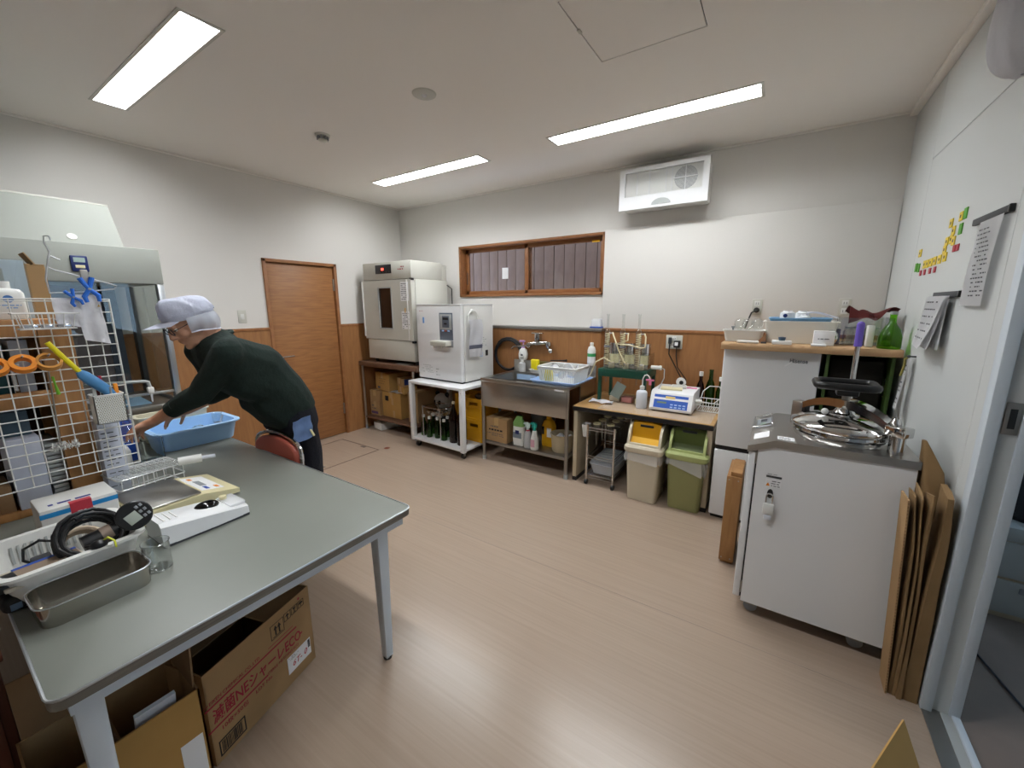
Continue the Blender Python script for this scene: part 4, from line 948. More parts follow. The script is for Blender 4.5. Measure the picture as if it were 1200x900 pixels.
MB().cyl((-0.035,0,0),(0.03,0,0),0.016).cyl((0.03,0,0),(0.045,0,0),0.019).build('body', WHITE, t); MB().tube([(0.045,0,0),(0.07,0,-0.01),(0.075,-0.02,-0.08),(0.05,-0.06,-0.16),(-0.01,-0.06,-0.24)], 0.004).build('cord', LGREY, t)
t0 = None
for i, x in enumerate((-1.185, -1.055, -0.925)):
    t = thing('glass_condenser', ('left', 'middle', 'right')[i]+' coiled glass condenser standing on the green stand', 'condenser', (x, 3.268, GT), 0, 'glass condensers on the green stand')
    MB().lathe([(0.006,-0.12),(0.0065,0.0),(0.010,0.015),(0.023,0.035),(0.024,0.31),(0.014,0.335),(0.012,0.345),(0.009,0.36),(0.0095,0.44),(0.013,0.46)], n=16, close=False).build('outer_glass', VGLASS, t, 50)
    MB().tube(coil((0,0,0.04), 0.0165, 0.0042, 15, 0.265, 10), 0.0045, 6).build('inner_coil', TUBING, t)
    MB().cyl((0,0,0.185),(0,0,0.20),0.0265).build('clamp', MGREY, t)
    for z in (0.05, 0.30): MB().cyl((0.02,0,z),(0.045,0,z+0.006),0.005,n=8).build('side_arm', CLEARP, t)
zt_ = GT
for pts, lab in (([(-1.14,3.268,zt_+0.306),(-1.13,3.25,zt_+0.29),(-1.07,3.235,zt_+0.16),(-1.02,3.23,zt_+0.07),(-1.01,3.268,zt_+0.055)], 'cream tube slanting from the left condenser to the middle one'),
                 ([(-1.01,3.268,zt_+0.306),(-1.0,3.23,zt_+0.25),(-1.10,3.225,zt_+0.22),(-0.98,3.222,zt_+0.215),(-0.90,3.225,zt_+0.195),(-0.862,3.24,zt_+0.20),(-0.865,3.255,zt_+0.28),(-0.88,3.268,zt_+0.307)], 'cream tube looping behind the top of the right condenser'),
                 ([(-1.14,3.268,zt_+0.056),(-1.19,3.22,zt_+0.10),(-1.26,3.22,zt_+0.06),(-1.33,3.27,zt_-0.07),(-1.37,3.31,zt_-0.10)], 'cream tube running from the left condenser down to the sink')):
    single('rubber_tube', MB().tube(pts, 0.006, 8), TUBING, lab, 'tube', 'tubes on the condensers')
# items on the desk
single('white_cloth', MB().sheet(lambda u, v: Vector((-0.095+0.19*u, -0.05+0.10*v, 0.006+0.013*abs(sin(5*u+2*v))+0.004*sin(9*v))), 14, 10, 0.006), CLOTHW, 'crumpled white cloth at the left front of the desk', 'cloth', loc=(-1.20, 3.22, DT+0.001))
for x, y, m_, l in ((-1.125, 3.36, STONEB, 'cream block under the tilted glass plate'), (-1.02, 3.36, M('pink_block','#c98b86',0.6), 'pink block between the two cream blocks'), (-0.90, 3.35, CREAM, 'cream block beside the wash bottle')):
    single('soap_block', MB().box(-0.045,-0.03,0,0.045,0.03,0.045,0.006), m_, l, 'block', 'small blocks on the desk', (x, y, DT+0.001))
o = single('glass_plate', MB().box(-0.045,-0.003,0,0.045,0.003,0.13,0.002), M('frosted_glass','#8f9d96',0.35), 'frosted glass plate leaning on the cream block', 'plate', loc=(-1.115, 3.30, DT+0.047)); o.rotation_euler = (radians(-14), radians(24), 0)
t = thing('wash_bottle', 'translucent wash bottle with bent spout and pink clip', 'wash bottle', (-0.865, 3.235, DT))
MB().lathe([(0,0.002),(0.040,0),(0.043,0.006),(0.043,0.125),(0.038,0.14),(0.016,0.15),(0.016,0.16)], n=22).build('bottle', FROST, t, 50)
MB().lathe([(0.019,0.155),(0.019,0.18),(0.008,0.186),(0,0.186)]).build('cap', WHITE, t)
MB().tube([(0,0,0.18),(0.002,0,0.24),(0.014,0,0.268),(0.034,0,0.275),(0.05,0,0.262),(0.058,0,0.24)], 0.005).build('spout', WHITE, t)
cl = MB().box(0.028,-0.012,0.228,0.092,-0.002,0.242,0.003).build('clip', PINK, t); MB().box(0.052,-0.012,0.195,0.072,-0.002,0.232,0.004).build('clip_tail', PINK, cl)
t = thing('density_meter', 'white bench analyser with sloped blue control face on the desk', 'analyser', (-0.635, 3.36, DT))
pf = [(0.18,0.012),(-0.17,0.012),(-0.175,0.03),(-0.125,0.145),(-0.10,0.158),(0.18,0.158)]
MB().prism([(-0.155,y,z) for y, z in pf], (0.31,0,0)).build('body', WHITEG, t)
for x in (-0.13,0.13):
    for y in (-0.14,0.15): MB().cyl((x,y,0),(x,y,0.013),0.012).build('foot', BLACK, t)
sl_ = Vector((0, 0.05, 0.115)).normalized(); nn = Vector((0,-0.115,0.05)).normalized()
def face_quad(x0, x1, s0, s1, mat, name, off=0.0008):
    base = Vector((0,-0.175,0.03))
    q = [base+sl_*s0+Vector((x0,0,0)), base+sl_*s0+Vector((x1,0,0)), base+sl_*s1+Vector((x1,0,0)), base+sl_*s1+Vector((x0,0,0))]
    return MB().prism([p+nn*(off-0.001) for p in q], nn*0.001).build(name, mat, t, 0)
face_quad(-0.125, 0.125, 0.004, 0.070, M('face_blue','#2557b4',0.4), 'control_face'); face_quad(-0.125, 0.125, 0.088, 0.110, MATS['face_blue'], 'top_stripe')
face_quad(-0.10, -0.03, 0.040, 0.054, M('lcd','#69806a',0.4), 'display', 0.0018); face_quad(-0.04, 0.03, 0.082, 0.100, M('note_yellow','#d9c074',0.7), 'yellow_note', 0.0018)
for r_ in range(2):
    for c_ in range(4): face_quad(0.0+0.03*c_, 0.02+0.03*c_, 0.012+0.02*r_, 0.021+0.02*r_, BLUEL, 'key', 0.0018)
MB().cyl((0.155,0.0,0.08),(0.20,0.0,0.08),0.016).cyl((0.155,0.0,0.055),(0.19,0.0,0.055),0.008).build('inlet', WHITE, t)
MB().tube([(0.20,0.0,0.08),(0.28,0.02,0.07),(0.34,0.05,0.13),(0.31,0.06,0.20),(0.24,0.05,0.20),(0.20,0.03,0.16),(0.19,0.02,0.11)], 0.0035).build('tubing', WHITE, t)
o = single('yellow_booklet', MB().box(-0.08,-0.055,0,0.08,0.055,0.012,0.002), CREAM, 'pale yellow booklet on top of the bench analyser', 'booklet', loc=(-0.66, 3.34, DT+0.159), rz=0.15)
t = thing('tape_dispenser', 'white tape dispenser with black core on the bench analyser', 'dispenser', (-0.615, 3.40, DT+0.159), 0.3)
MB().box(-0.055,-0.022,0,0.055,0.022,0.03,0.008).build('base', WHITE, t); MB().cyl((0.01,-0.018,0.052),(0.01,0.018,0.052),0.036,n=20).build('reel', WHITEG, t); MB().cyl((0.01,-0.02,0.052),(0.01,0.02,0.052),0.016).build('core', BLACK, t)
single('pink_tubing', MB().tube([(0,0,0.004),(0.03,0.01,0.005),(0.05,0.0,0.005),(0.08,0.012,0.004)], 0.0055), PINK, 'piece of pink tubing lying on the bench analyser', 'tube', loc=(-0.57, 3.44, DT+0.1585))
hp = [(0,0.002),(0.026,0),(0.029,0.006),(0.029,0.10),(0.022,0.13),(0.012,0.15),(0.012,0.185),(0,0.186)]
hc = [(0.0122,0.178),(0.0145,0.18),(0.0145,0.205),(0,0.206)]
bottle('brown_bottle', 'small dark brown bottle with white cap behind the bench analyser', 'bottle', (-0.49, 3.62, DT), [(r*1.1, z*1.35) for r, z in hp], BROWNG, WHITE, [(r*1.1, z*1.35) for r, z in hc])
bottle('olive_bottle', 'tall olive green bottle without a cap at the back of the desk', 'bottle', (-0.415, 3.62, DT), [(0,0.002),(0.034,0),(0.037,0.008),(0.037,0.15),(0.028,0.19),(0.016,0.22),(0.015,0.285),(0.017,0.29),(0.017,0.30),(0,0.30)], GREENG)
bottle('olive_bottle', 'olive green bottle with white cap next to the fridge on the desk', 'bottle', (-0.335, 3.60, DT), [(r*1.2, z*1.2) for r, z in hp], GREENG, WHITE, [(r*1.2, z*1.2) for r, z in hc])
t = thing('wire_tray', 'white wire tray on the desk beside the fridge', 'wire tray', (-0.385, 3.45, DT))
for z in (0.006, 0.075): MB().tube(rrect(0,0,0.085,0.09,0.015,z), 0.0035, 6, True).build('ring', WHITE, t)
for k in range(5):
    for s_ in (-1, 1): MB().cyl((-0.08+0.04*k, s_*0.09, 0.006), (-0.08+0.04*k, s_*0.09, 0.075), 0.0022, n=6).build('wire', WHITE, t)
mb = MB()
for k in range(12): mb.cyl((-0.08+0.0145*k,-0.09,0.006),(-0.08+0.0145*k,0.09,0.006),0.0018,n=5)
mb.build('floor_wires', WHITE, t, 0, kind='stuff')
t = thing('power_adapter', 'black power adapter with cord plugged in the outlet above the desk', 'adapter', (-0.715, YB-0.051, 1.16))
MB().box(-0.025,-0.045,-0.03,0.025,0,0.03,0.006).build('body', BLACK, t); MB().box(-0.015,-0.0456,-0.012,0.012,-0.0445,0.018).build('sticker', PAPER, t)
MB().tube([(0,-0.03,-0.03),(0.002,-0.035,-0.10),(0.02,-0.04,-0.20),(0.10,-0.05,-0.30),(0.11,-0.06,-0.40),(0.10,-0.07,-0.482)], 0.004).build('cord', BLACK, t)
t = thing('power_plug', 'dark plug and cord in the left socket of the desk outlet', 'plug', (-0.775, YB-0.051, 1.19))
MB().box(-0.012,-0.035,-0.03,0.012,0,0.025,0.005).build('body', DGREY, t); MB().tube([(0,-0.03,-0.03),(0.0,-0.03,-0.12),(0.06,-0.04,-0.22),(0.145,-0.06,-0.36),(0.15,-0.08,-0.514)], 0.0045).build('cord', BLACK, t)

# rack cart under the desk
t = thing('rack_cart', 'chrome wire rack cart on casters under the left of the desk', 'cart', (-1.117, 3.235, 0))
for x in (-0.115, 0.115):
    for y in (-0.215, 0.215):
        MB().cyl((x,y,0.045),(x,y,0.525),0.009,n=10).build('post', CHROME, t); MB().cyl((x-0.01,y,0.022),(x+0.01,y,0.022),0.022,n=16).build('caster', BLACK, t)
for z, nm in ((0.50,'top_shelf'),(0.255,'middle_rail'),(0.085,'bottom_shelf')):
    MB().tube([(-0.115,-0.215,z),(0.115,-0.215,z),(0.115,0.215,z),(-0.115,0.215,z)], 0.004, 6, True).tube([(-0.115,-0.215,z-0.02),(0.115,-0.215,z-0.02),(0.115,0.215,z-0.02),(-0.115,0.215,z-0.02)], 0.003, 6, True).build(nm, CHROME, t)
    if nm != 'middle_rail':
        mb = MB()
        for k in range(1, 20):
            if nm == 'bottom_shelf' or k in (1, 7, 13, 19): mb.cyl((-0.115,-0.215+0.0215*k,z),(0.115,-0.215+0.0215*k,z),0.002,n=5)
        mb.build('shelf_wires', CHROME, t, 0, kind='stuff')
cone = [(0.004,-0.165),(0.007,-0.16),(0.012,-0.08),(0.022,0.0),(0.026,0.012),(0.028,0.03)]
for y, ly in ((-0.15, 'front'), (-0.02, 'middle'), (0.11, 'back')):
    for x, lx in ((-0.06, 'left'), (0.05, 'right')):
        o = thing('glass_cone', 'conical glass settling tube in the rack cart, '+ly+' row, '+lx+' one', 'glass tube', (-1.117+x, 3.235+y+0.02*(x > 0), 0.505), 0, 'glass cones in the rack cart')
        MB().lathe(cone, n=14, close=False).build('cone', VGLASS, o, 50); MB().lathe([(0.026,0.012),(0.031,0.014),(0.031,0.026),(0.027,0.026)], n=14, close=False).build('collar', CREAM, o)
t = thing('drainer_box', 'pale grey plastic box with slotted lid on the cart bottom shelf', 'box', (-1.11, 3.235, 0.09))
mb = MB(); tub(mb, 0, 0, 0.105, 0.19, 0.0, 0.095, r=0.025); mb.build('box', M('pale_grey_plastic','#b5bac0',0.4), t)
MB().loft([rrect(0,0,0.108,0.193,0.025,0.096), rrect(0,0,0.10,0.185,0.025,0.115)]).build('lid', MGREY, t)
for k in range(6): MB().box(-0.075,-0.15+0.055*k,0.115,0.075,-0.13+0.055*k,0.121,0.004).build('lid_ridge', LGREY, t)
t = thing('hanging_cup', 'white plastic cup hung on the left side of the rack cart', 'cup', (-1.275, 3.10, 0.395))
MB().loft([rrect(0,0,0.022,0.03,0.008,0.0), rrect(0,0,0.030,0.042,0.01,0.11), rrect(0,0,0.027,0.039,0.01,0.11), rrect(0,0,0.019,0.027,0.008,0.003)]).build('cup', WHITE, t); MB().tube([(0.03,0,0.095),(0.045,0,0.12),(0.048,0,0.105)], 0.003).build('hook', CHROME, t)

# waste bins
def bin_(label, loc, bodym, lidm, flapm, flap2, rz=0):
    t = thing('waste_bin', label, 'waste bin', loc, rz)
    hx, hy = 0.125, 0.16
    MB().loft([rrect(0,0,hx-0.018,hy-0.018,0.025,0.0), rrect(0,0,hx-0.015,hy-0.015,0.03,0.015), rrect(0,0,hx+0.002,hy,0.03,0.40), rrect(0,0,hx-0.004,hy-0.005,0.03,0.40), rrect(0,0,hx-0.02,hy-0.02,0.03,0.01)]).build('body', bodym, t)
    mb = MB(); n_ = 10
    top = rrect(0,0,hx+0.006,hy+0.006,0.034,0.395,n_); low = [Vector((p.x*1.07+0.006*sin(9*i), p.y*1.06+0.006*cos(7*i), 0.325+0.012*sin(5*i)-0.03*(p.x/hx)*(label[0] != 'b'))) for i, p in enumerate(top)]
    mid = [Vector((p.x*1.05+0.005*sin(11*i), p.y*1.05+0.004*cos(8*i), 0.36)) for i, p in enumerate(top)]
    mb.loft([top, mid, low], False, False); mb.build('bag_liner', FILM, t, 60)
    MB().loft([rrect(0,0,hx+0.012,hy+0.010,0.036,0.392), rrect(0,0,hx+0.022,hy+0.018,0.04,0.405), rrect(0,0,hx+0.020,hy+0.017,0.04,0.432), rrect(0,0,hx+0.006,hy+0.004,0.035,0.448), rrect(0,0,hx-0.012,hy-0.014,0.03,0.448), rrect(0,0,hx-0.012,hy-0.014,0.03,0.40)]).build('lid_collar', lidm, t)
    prof = [(-hy+0.005,0.44),(-hy+0.012,0.47),(-hy+0.045,0.555),(-hy+0.075,0.585),(-hy+0.11,0.598),(hy-0.09,0.598),(hy-0.02,0.53),(hy-0.005,0.44)]
    for s_ in (-1, 1):
        x = s_*hx; MB().prism([(x,y,z) for y, z in prof], (s_*-0.018,0,0)).build('lid_side', lidm, t)
    MB().prism([(-hx+0.018,-hy+0.005,0.44),(-hx+0.018,-hy+0.01,0.462),(-hx+0.018,-hy+0.03,0.462),(-hx+0.018,-hy+0.03,0.44)], (2*hx-0.036,0,0)).build('lid_front', lidm, t)
    MB().prism([(-hx+0.018,hy-0.09,0.598),(-hx+0.018,hy-0.02,0.53),(-hx+0.018,hy-0.005,0.44),(-hx+0.018,hy-0.02,0.44),(-hx+0.018,hy-0.1,0.59)], (2*hx-0.036,0,0)).build('lid_back', lidm, t)
    pf = [(-hy+0.032,0.447),(-hy+0.075,0.495),(-hy+0.095,0.602),(-hy+0.14,0.618),(hy-0.085,0.602)]
    def arch(k): return 0.0 if k < 2 else 0.012
    rows = [[Vector((-hx+0.0195+(2*hx-0.039)*i/10, y, z+(0.015*sin(pi*i/10) if k >= 2 else 0))) for i in range(11)] for k, (y, z) in enumerate(pf)]
    m1 = MB()
    for A, B in list(zip(rows, rows[1:]))[1:]:
        for i in range(10): m1.quad(A[i], A[i+1], B[i+1], B[i])
    bmesh.ops.remove_doubles(m1.bm, verts=m1.bm.verts[:], dist=1e-5); bmesh.ops.solidify(m1.bm, geom=m1.bm.faces[:], thickness=0.004); m1.build('swing_flap', flapm, t, 60)
    m2 = MB(); A, B = rows[0], rows[1]
    for i in range(10): m2.quad(A[i], A[i+1], B[i+1], B[i])
    bmesh.ops.remove_doubles(m2.bm, verts=m2.bm.verts[:], dist=1e-5); bmesh.ops.solidify(m2.bm, geom=m2.bm.faces[:], thickness=0.004); m2.build('flap_lower', flap2, t, 60)
    MB().obox((0,-hy+0.090,0.585),(0.10,0.012,0.018),Matrix.Rotation(-0.2,3,'X'),0.004).build('flap_slot', BLACK, t)
    return t
bin_('beige waste bin with yellow swing lid under the desk', (-0.755, 3.10, 0), STONEB, STONEB, M('amber_lid','#d49a0e',0.35), M('amber_light','#e3ac2c',0.35))
bin_('olive green waste bin with dark green swing lid under the desk', (-0.455, 3.125, 0), OLIVE, OLIVEL, GREEND, GREEND)

# ------------------------------------------------------------------ fridge, crates, board and the things on it
t = thing('fridge', 'white two-door fridge with freezer drawer below, under the papered board', 'fridge', (-0.022, 3.27, 0))
a, b = 0.258, 0.285
MB().box(-a+0.004, -b+0.05, 0.035, a-0.004, b, 1.205, 0.004).build('cabinet', WHITEG, t)
MB().box(-a, -b, 0.545, a, -b+0.048, 1.212, 0.008, 3).build('door', WHITEG, t); MB().box(-a, -b, 0.03, a, -b+0.048, 0.515, 0.008, 3).build('freezer_door', WHITEG, t)
MB().box(-a+0.006, -b+0.012, 0.512, a-0.006, -b+0.06, 0.548).build('door_gap', BLACK, t); MB().box(-a+0.01,-b+0.03,0.0,a-0.01,b-0.02,0.036).build('base', BLACK, t)
text('Hisense', 0.034, (0.105, -b-0.0005, 1.145), R_, U_, M('logo_grey','#4a4d52',0.4), t, 'logo', 0.85, bold=0.0008)
MB().obox((0.10,-b-0.001,1.135),(0.045,0.001,0.008),Matrix.Rotation(-0.7,3,'Y')).build('white_strip', PAPER, t)  # small slanted white strip beside the logo
for k in range(3):
    g_ = crate('green_crate', ('lowest', 'middle', 'top')[k]+' of the stacked green crates lying open to the front, right of the fridge', (0.415, 3.49, 0.2025+0.407*k), 0, (0.285, 0.385, 0.48), GREENC, 'crate', 'green crates right of the fridge')
    g_.rotation_euler = (radians(90), 0, 0)
MB_ = MB().box(-0.125,-0.2,0,0.125,0.2,0.345,0.02)
single('crate_shade', MB_, M('crate_shade','#18140f',0.9,bump=(20,0.6)), 'dark block added as the shade inside the top green crate', 'shade block', loc=(0.415, 3.27, 0.828))  # dark filler added so the crate's open front reads as shaded inside
t = thing('papered_board', 'shelf board wrapped in brown kraft paper lying on the fridge', 'shelf board', (0.14, 3.28, 1.2155))
def pb_(u, v): return Vector((-0.435+0.87*u, -0.37+0.74*v, 0.0))
MB().box(-0.43,-0.365,0.002,0.43,0.365,0.036,0.004).build('board', CARD, t)
def wrap(u, v):
    w = 0.0025*sin(31*u)*sin(9*v)+0.002*sin(57*u+3*v)
    if v < 0.12: return Vector((-0.434+0.868*u, -0.368-0.003-abs(w), 0.0+0.0385*v/0.12))
    return Vector((-0.434+0.868*u, -0.37+0.735*(v-0.12)/0.88, 0.039+abs(w)*0.35))
MB().sheet(wrap, 60, 24).build('kraft_wrap', M('kraft_board','#b2906a',0.8,noise=(6,0.07),bump=(14,0.3)), t, 60)
ST = 1.2570
t = thing('white_tray', 'small white tray of round flasks at the left end of the board', 'tray', (-0.185, 3.12, ST))
mb = MB(); tub(mb, 0, 0, 0.115, 0.085, 0.0, 0.075, r=0.02, taper=0.88); mb.build('tray', WHITE, t)
flask_prof = [(0.0,-0.035),(0.02,-0.03),(0.034,-0.012),(0.036,0.005),(0.03,0.024),(0.012,0.036),(0.010,0.06),(0.013,0.064)]
for i, (x, y) in enumerate(((-0.215,3.16),(-0.165,3.10),(-0.115,3.15))):
    o = thing('round_flask', ('left','middle','right')[i]+' of the three round glass flasks upended in the white tray', 'flask', (x, y, ST+0.115), 0, 'flasks in the white tray')
    MB().lathe([(r, -z) for r, z in flask_prof][::-1], n=18, close=False).build('bulb', VGLASS, o, 50); MB().lathe([(0,-0.088),(0.015,-0.088),(0.015,-0.062),(0,-0.062)], n=12).build('stopper', CREAM, o)
t = thing('tray_bolt', 'small grey stopper standing in the white tray', 'stopper', (-0.25, 3.10, ST+0.005)); MB().lathe([(0,0),(0.006,0),(0.006,0.08),(0.012,0.083),(0.012,0.092),(0,0.092)]).build('body', MGREY, t)
single('lime_lid', MB().lathe([(0,0),(0.022,0),(0.02,0.012),(0,0.014)], n=16), M('lime','#b7c648',0.5), 'lime green lid lying in the small white tray', 'lid', loc=(-0.24, 3.15, ST+0.006))
t = thing('round_plug', 'round black plug and cord in the outlet above the white tray', 'plug', (-0.152, YB-0.042, 1.452)); MB().lathe([(0,0),(0.022,0),(0.02,0.03),(0.008,0.035),(0,0.035)]).build('body', BLACK, t).rotation_euler = (radians(90),0,0)
MB().tube([(0,-0.035,0),(-0.03,-0.06,-0.02),(-0.05,-0.09,-0.09),(-0.06,-0.12,-0.14)], 0.006).build('cord', BLACK, t)
t = thing('storage_bin', 'large white rectangular bin holding cups on a blue tray', 'bin', (0.115, 3.20, ST))
mb = MB(); tub(mb, 0, 0, 0.185, 0.135, 0.0, 0.135, r=0.02, taper=0.93, lip=0.010); mb.build('bin', M('ivory_plastic','#e6e2d8',0.45), t)
t = thing('blue_tray', 'flat blue tray lying on top of the white bin', 'tray', (0.11, 3.20, ST+0.1355))
mb = MB(); tub(mb, 0, 0, 0.16, 0.115, 0.0, 0.02, r=0.02, taper=0.97, lip=0.004); mb.build('tray', M('sky_blue','#7fb0d6',0.4), t)
CT = ST+0.139
def cup(label, x, y, r, h, tip=False):
    t = thing('tasting_cup', label, 'cup', (x, y, CT))
    MB().lathe([(0,h),(r*0.6,h),(r*0.62,h-0.008),(r*0.93,h-0.014),(r,0),(r-0.004,0),(r*0.88,h-0.018),(0,h-0.018)][::-1], n=22).build('bowl', WHITEG, t, 50)
    return t
c_ = cup('white tasting cup with blue ring mark upside down on the blue tray', 0.045, 3.15, 0.042, 0.062); MB().ball((-0.012,-0.041,0.03),0.012,10,8,(1,0.15,1)).build('blue_mark', NAVY, c_)
cup('white tasting cup upside down at the back of the blue tray', 0.125, 3.23, 0.038, 0.06); cup('small white cup upside down at the front of the blue tray', 0.135, 3.135, 0.033, 0.038)
single('folded_towel', MB().sheet(lambda u, v: Vector((-0.08+0.16*u, -0.07+0.14*v, 0.02+0.018*sin(3*u+1)+0.006*sin(11*v+4*u))), 14, 12, 0.018), CLOTHW, 'folded white cloth at the right of the blue tray', 'cloth', loc=(0.225, 3.20, CT+0.012))
t = thing('white_card_box', 'small white carton with a line of print before the white bin', 'box', (0.235, 3.005, ST))
MB().box(-0.05,-0.02,0,0.05,0.02,0.085,0.002).build('box', PAPER, t); print_lines((-0.03,-0.0205,0.05), R_, U_, 0.06, 1, 0.014, INK, t, seed=51, dens=1)
single('white_slip', MB().box(-0.035,-0.03,0,0.035,0.03,0.01,0.002), PAPER, 'white paper packet flat in front of the white carton', 'packet', loc=(0.21, 2.95, ST))
single('paper_pad', MB().box(-0.05,-0.035,0,0.05,0.035,0.022,0.002), PAPER, 'white paper pad on the board before the white bin', 'pad', loc=(0.03, 2.965, ST))
single('dark_stopper', MB().lathe([(0,0),(0.016,0),(0.02,0.02),(0,0.024)], n=14), M('steel_blue','#40566b',0.5), 'dark blue rubber stopper lying on the paper pad', 'stopper', loc=(0.03, 2.96, ST+0.0225))
single('white_spatula', MB().box(-0.06,-0.02,0,0.06,0.02,0.014,0.005), WHITE, 'white folded packet in front of the flask tray', 'packet', loc=(-0.15, 2.965, ST), rz=-0.15)
single('wood_wedge', MB().prism([(-0.02,-0.02,0),(0.03,-0.02,0),(0.03,-0.02,0.06)], (0,0.035,0)), M('wedge_wood','#9a7356',0.7), 'small wooden wedge between the tray and the white bin', 'wedge', loc=(-0.085, 3.03, ST))
single('small_bolt', MB().cyl((-0.014,0,0.006),(0.014,0.004,0.006),0.006,n=8), DGREY, 'small dark screw lying on the papered board', 'screw', loc=(-0.065, 2.96, ST))
t = thing('glass_rack', 'clear plastic box of glassware at the right of the board', 'box', (0.425, 3.24, ST))
for nm, q in (('front_wall',(-0.13,-0.12,0,0.13,-0.116,0.16)),('back_wall',(-0.13,0.116,0,0.13,0.12,0.16)),('left_wall',(-0.13,-0.116,0,-0.126,0.116,0.16)),('right_wall',(0.126,-0.116,0,0.13,0.116,0.16)),('bottom',(-0.13,-0.12,-0.0,0.13,0.12,0.003))): MB().box(*q).build(nm, VGLASS, t, 0)
t = thing('red_cloth', 'dark red folded cloth laid over the clear glassware box', 'cloth', (0.44, 3.25, ST+0.168))
MB().sheet(lambda u, v: Vector((-0.09+0.22*u, -0.125+0.22*v, 0.018*sin(7*u+2)**2+0.035*abs(u-0.55)*2*(1-0.5*v)+0.012*sin(9*u+4*v)+0.004-(0.10*(0.14-v)/0.14*(1-u)**2 if v < 0.14 else 0))), 22, 16, 0.010).build('cloth', REDC, t, 60)
for i, (x, y) in enumerate(((0.365,3.19),(0.425,3.17),(0.485,3.19),(0.395,3.28),(0.465,3.28))):
    o = thing('glass_jar', 'clear glass jar inside the clear plastic box, '+('front left','front middle','front right','back left','back right')[i], 'jar', (x, y, ST+0.004), 0, 'glass jars in the clear box')
    MB().lathe([(0,0.002),(0.024,0),(0.026,0.005),(0.026,0.07),(0.018,0.085),(0.018,0.095)], n=16, close=False).build('jar', VGLASS, o, 50); MB().lathe([(0.019,0.09),(0.021,0.092),(0.021,0.10),(0,0.102)], n=14).build('lid', LGREY, o)
o = single('foil_wrap', MB().ball((0,0,0.045),0.04,12,8,(0.9,0.7,1.1)), M('foil','#d5d6d8',0.15,1.0,bump=(30,0.9)), 'crumpled foil wrapped jar beside the clear box', 'foil', loc=(0.272, 3.06, ST))
single('blue_sponge', MB().box(-0.012,-0.05,0,0.012,0.05,0.09,0.003), NAVY, 'dark blue card standing beside the white bin', 'card', loc=(0.3135, 3.22, ST))
t = thing('bell_bottle', 'bright green bell-shaped glass bottle at the right end of the board', 'bottle', (0.518, 2.965, ST))
t.scale = (0.86, 0.86, 0.9)
MB().lathe([(0,0.003),(0.055,0),(0.06,0.008),(0.058,0.07),(0.045,0.115),(0.024,0.145),(0.018,0.16),(0.017,0.20),(0.019,0.202),(0.019,0.212),(0.015,0.212)], n=26, close=False).build('glass', GREENL, t, 50)
MB().lathe([(0.0195,0.205),(0.0195,0.222),(0,0.223)], n=18).build('cap', LGREY, t)
t = thing('white_case', 'narrow white plastic case standing beside the green bell bottle', 'case', (0.445, 3.05, ST)); MB().box(-0.015,-0.03,0,0.015,0.03,0.12,0.004).build('case', WHITE, t)
# squeegee leaning behind the autoclave
t = thing('mop_handle', 'steel mop pole with purple grip leaning before the papered board', 'mop', (0.372, 2.78, 0))
MB().cyl((0,0,0.03),(-0.004,0.02,1.28),0.0125).build('pole', CHROME, t); MB().cyl((-0.004,0.02,1.275),(-0.0045,0.022,1.39),0.0175).ball((-0.0045,0.022,1.39),0.0175).build('grip', PURPLE, t)
MB().box(-0.12,-0.03,0,0.12,0.03,0.035,0.01).build('mop_head', BLUEL, t)

# ------------------------------------------------------------------ autoclave and neighbours
t = thing('autoclave', 'white top-loading autoclave cabinet with a round steel lid', 'autoclave', (0.232*0.98, 2.375*0.98, 0.03))
t.scale = (0.98, 0.98, 0.98)
x0, x1, y0, y1, zt = -0.285, 0.285, -0.275, 0.275, 0.895
fp = [(x0,0.06),(x1,0.06),(x1,0.865),(x0+0.10,0.865),(x0,0.825)]
MB().prism([(x,y0+0.03,z) for x, z in fp], (0,y1-y0-0.03,0)).build('cabinet', WHITEG, t)
fd = [(x0+0.036,0.045),(x1,0.045),(x1,0.865),(x0+0.10,0.865),(x0+0.036,0.84)]
dr_ = MB().prism([(x,y0,z) for x, z in fd], (0,0.026,0)).build('front_door', WHITEG, t)
MB().box(x0, y0+0.002, 0.06, x0+0.030, y0+0.03, 0.825, 0.006).build('corner_trim', WHITEG, t)
MB().box(x0+0.030, y0+0.012, 0.06, x0+0.036, y0+0.03, 0.84).build('door_gap', BLACK, t)
tp = [(x0-0.006,0.822),(x0-0.006,0.852),(x0+0.10,zt),(x1+0.006,zt),(x1+0.006,0.862),(x0+0.10,0.862)]
MB().prism([(x,y0-0.006,z) for x, z in tp], (0,y1-y0+0.012,0)).build('steel_top', STEEL, t)
for z in (0.12, 0.80): MB().cyl((x0+0.033,y0+0.004,z-0.03),(x0+0.033,y0+0.004,z+0.03),0.006,n=10).build('hinge', STEELS, t)
for x in (x0+0.08, x1-0.08):
    for y in (y0+0.06, y1-0.06):
        w_ = MB().cyl((x,y-0.012,-0.001),(x,y+0.012,-0.001),0.0295,n=18).build('caster', MGREY, t); MB().box(x-0.02,y-0.017,0.008,x+0.02,y+0.017,0.062).build('caster_fork', STEELS, w_)
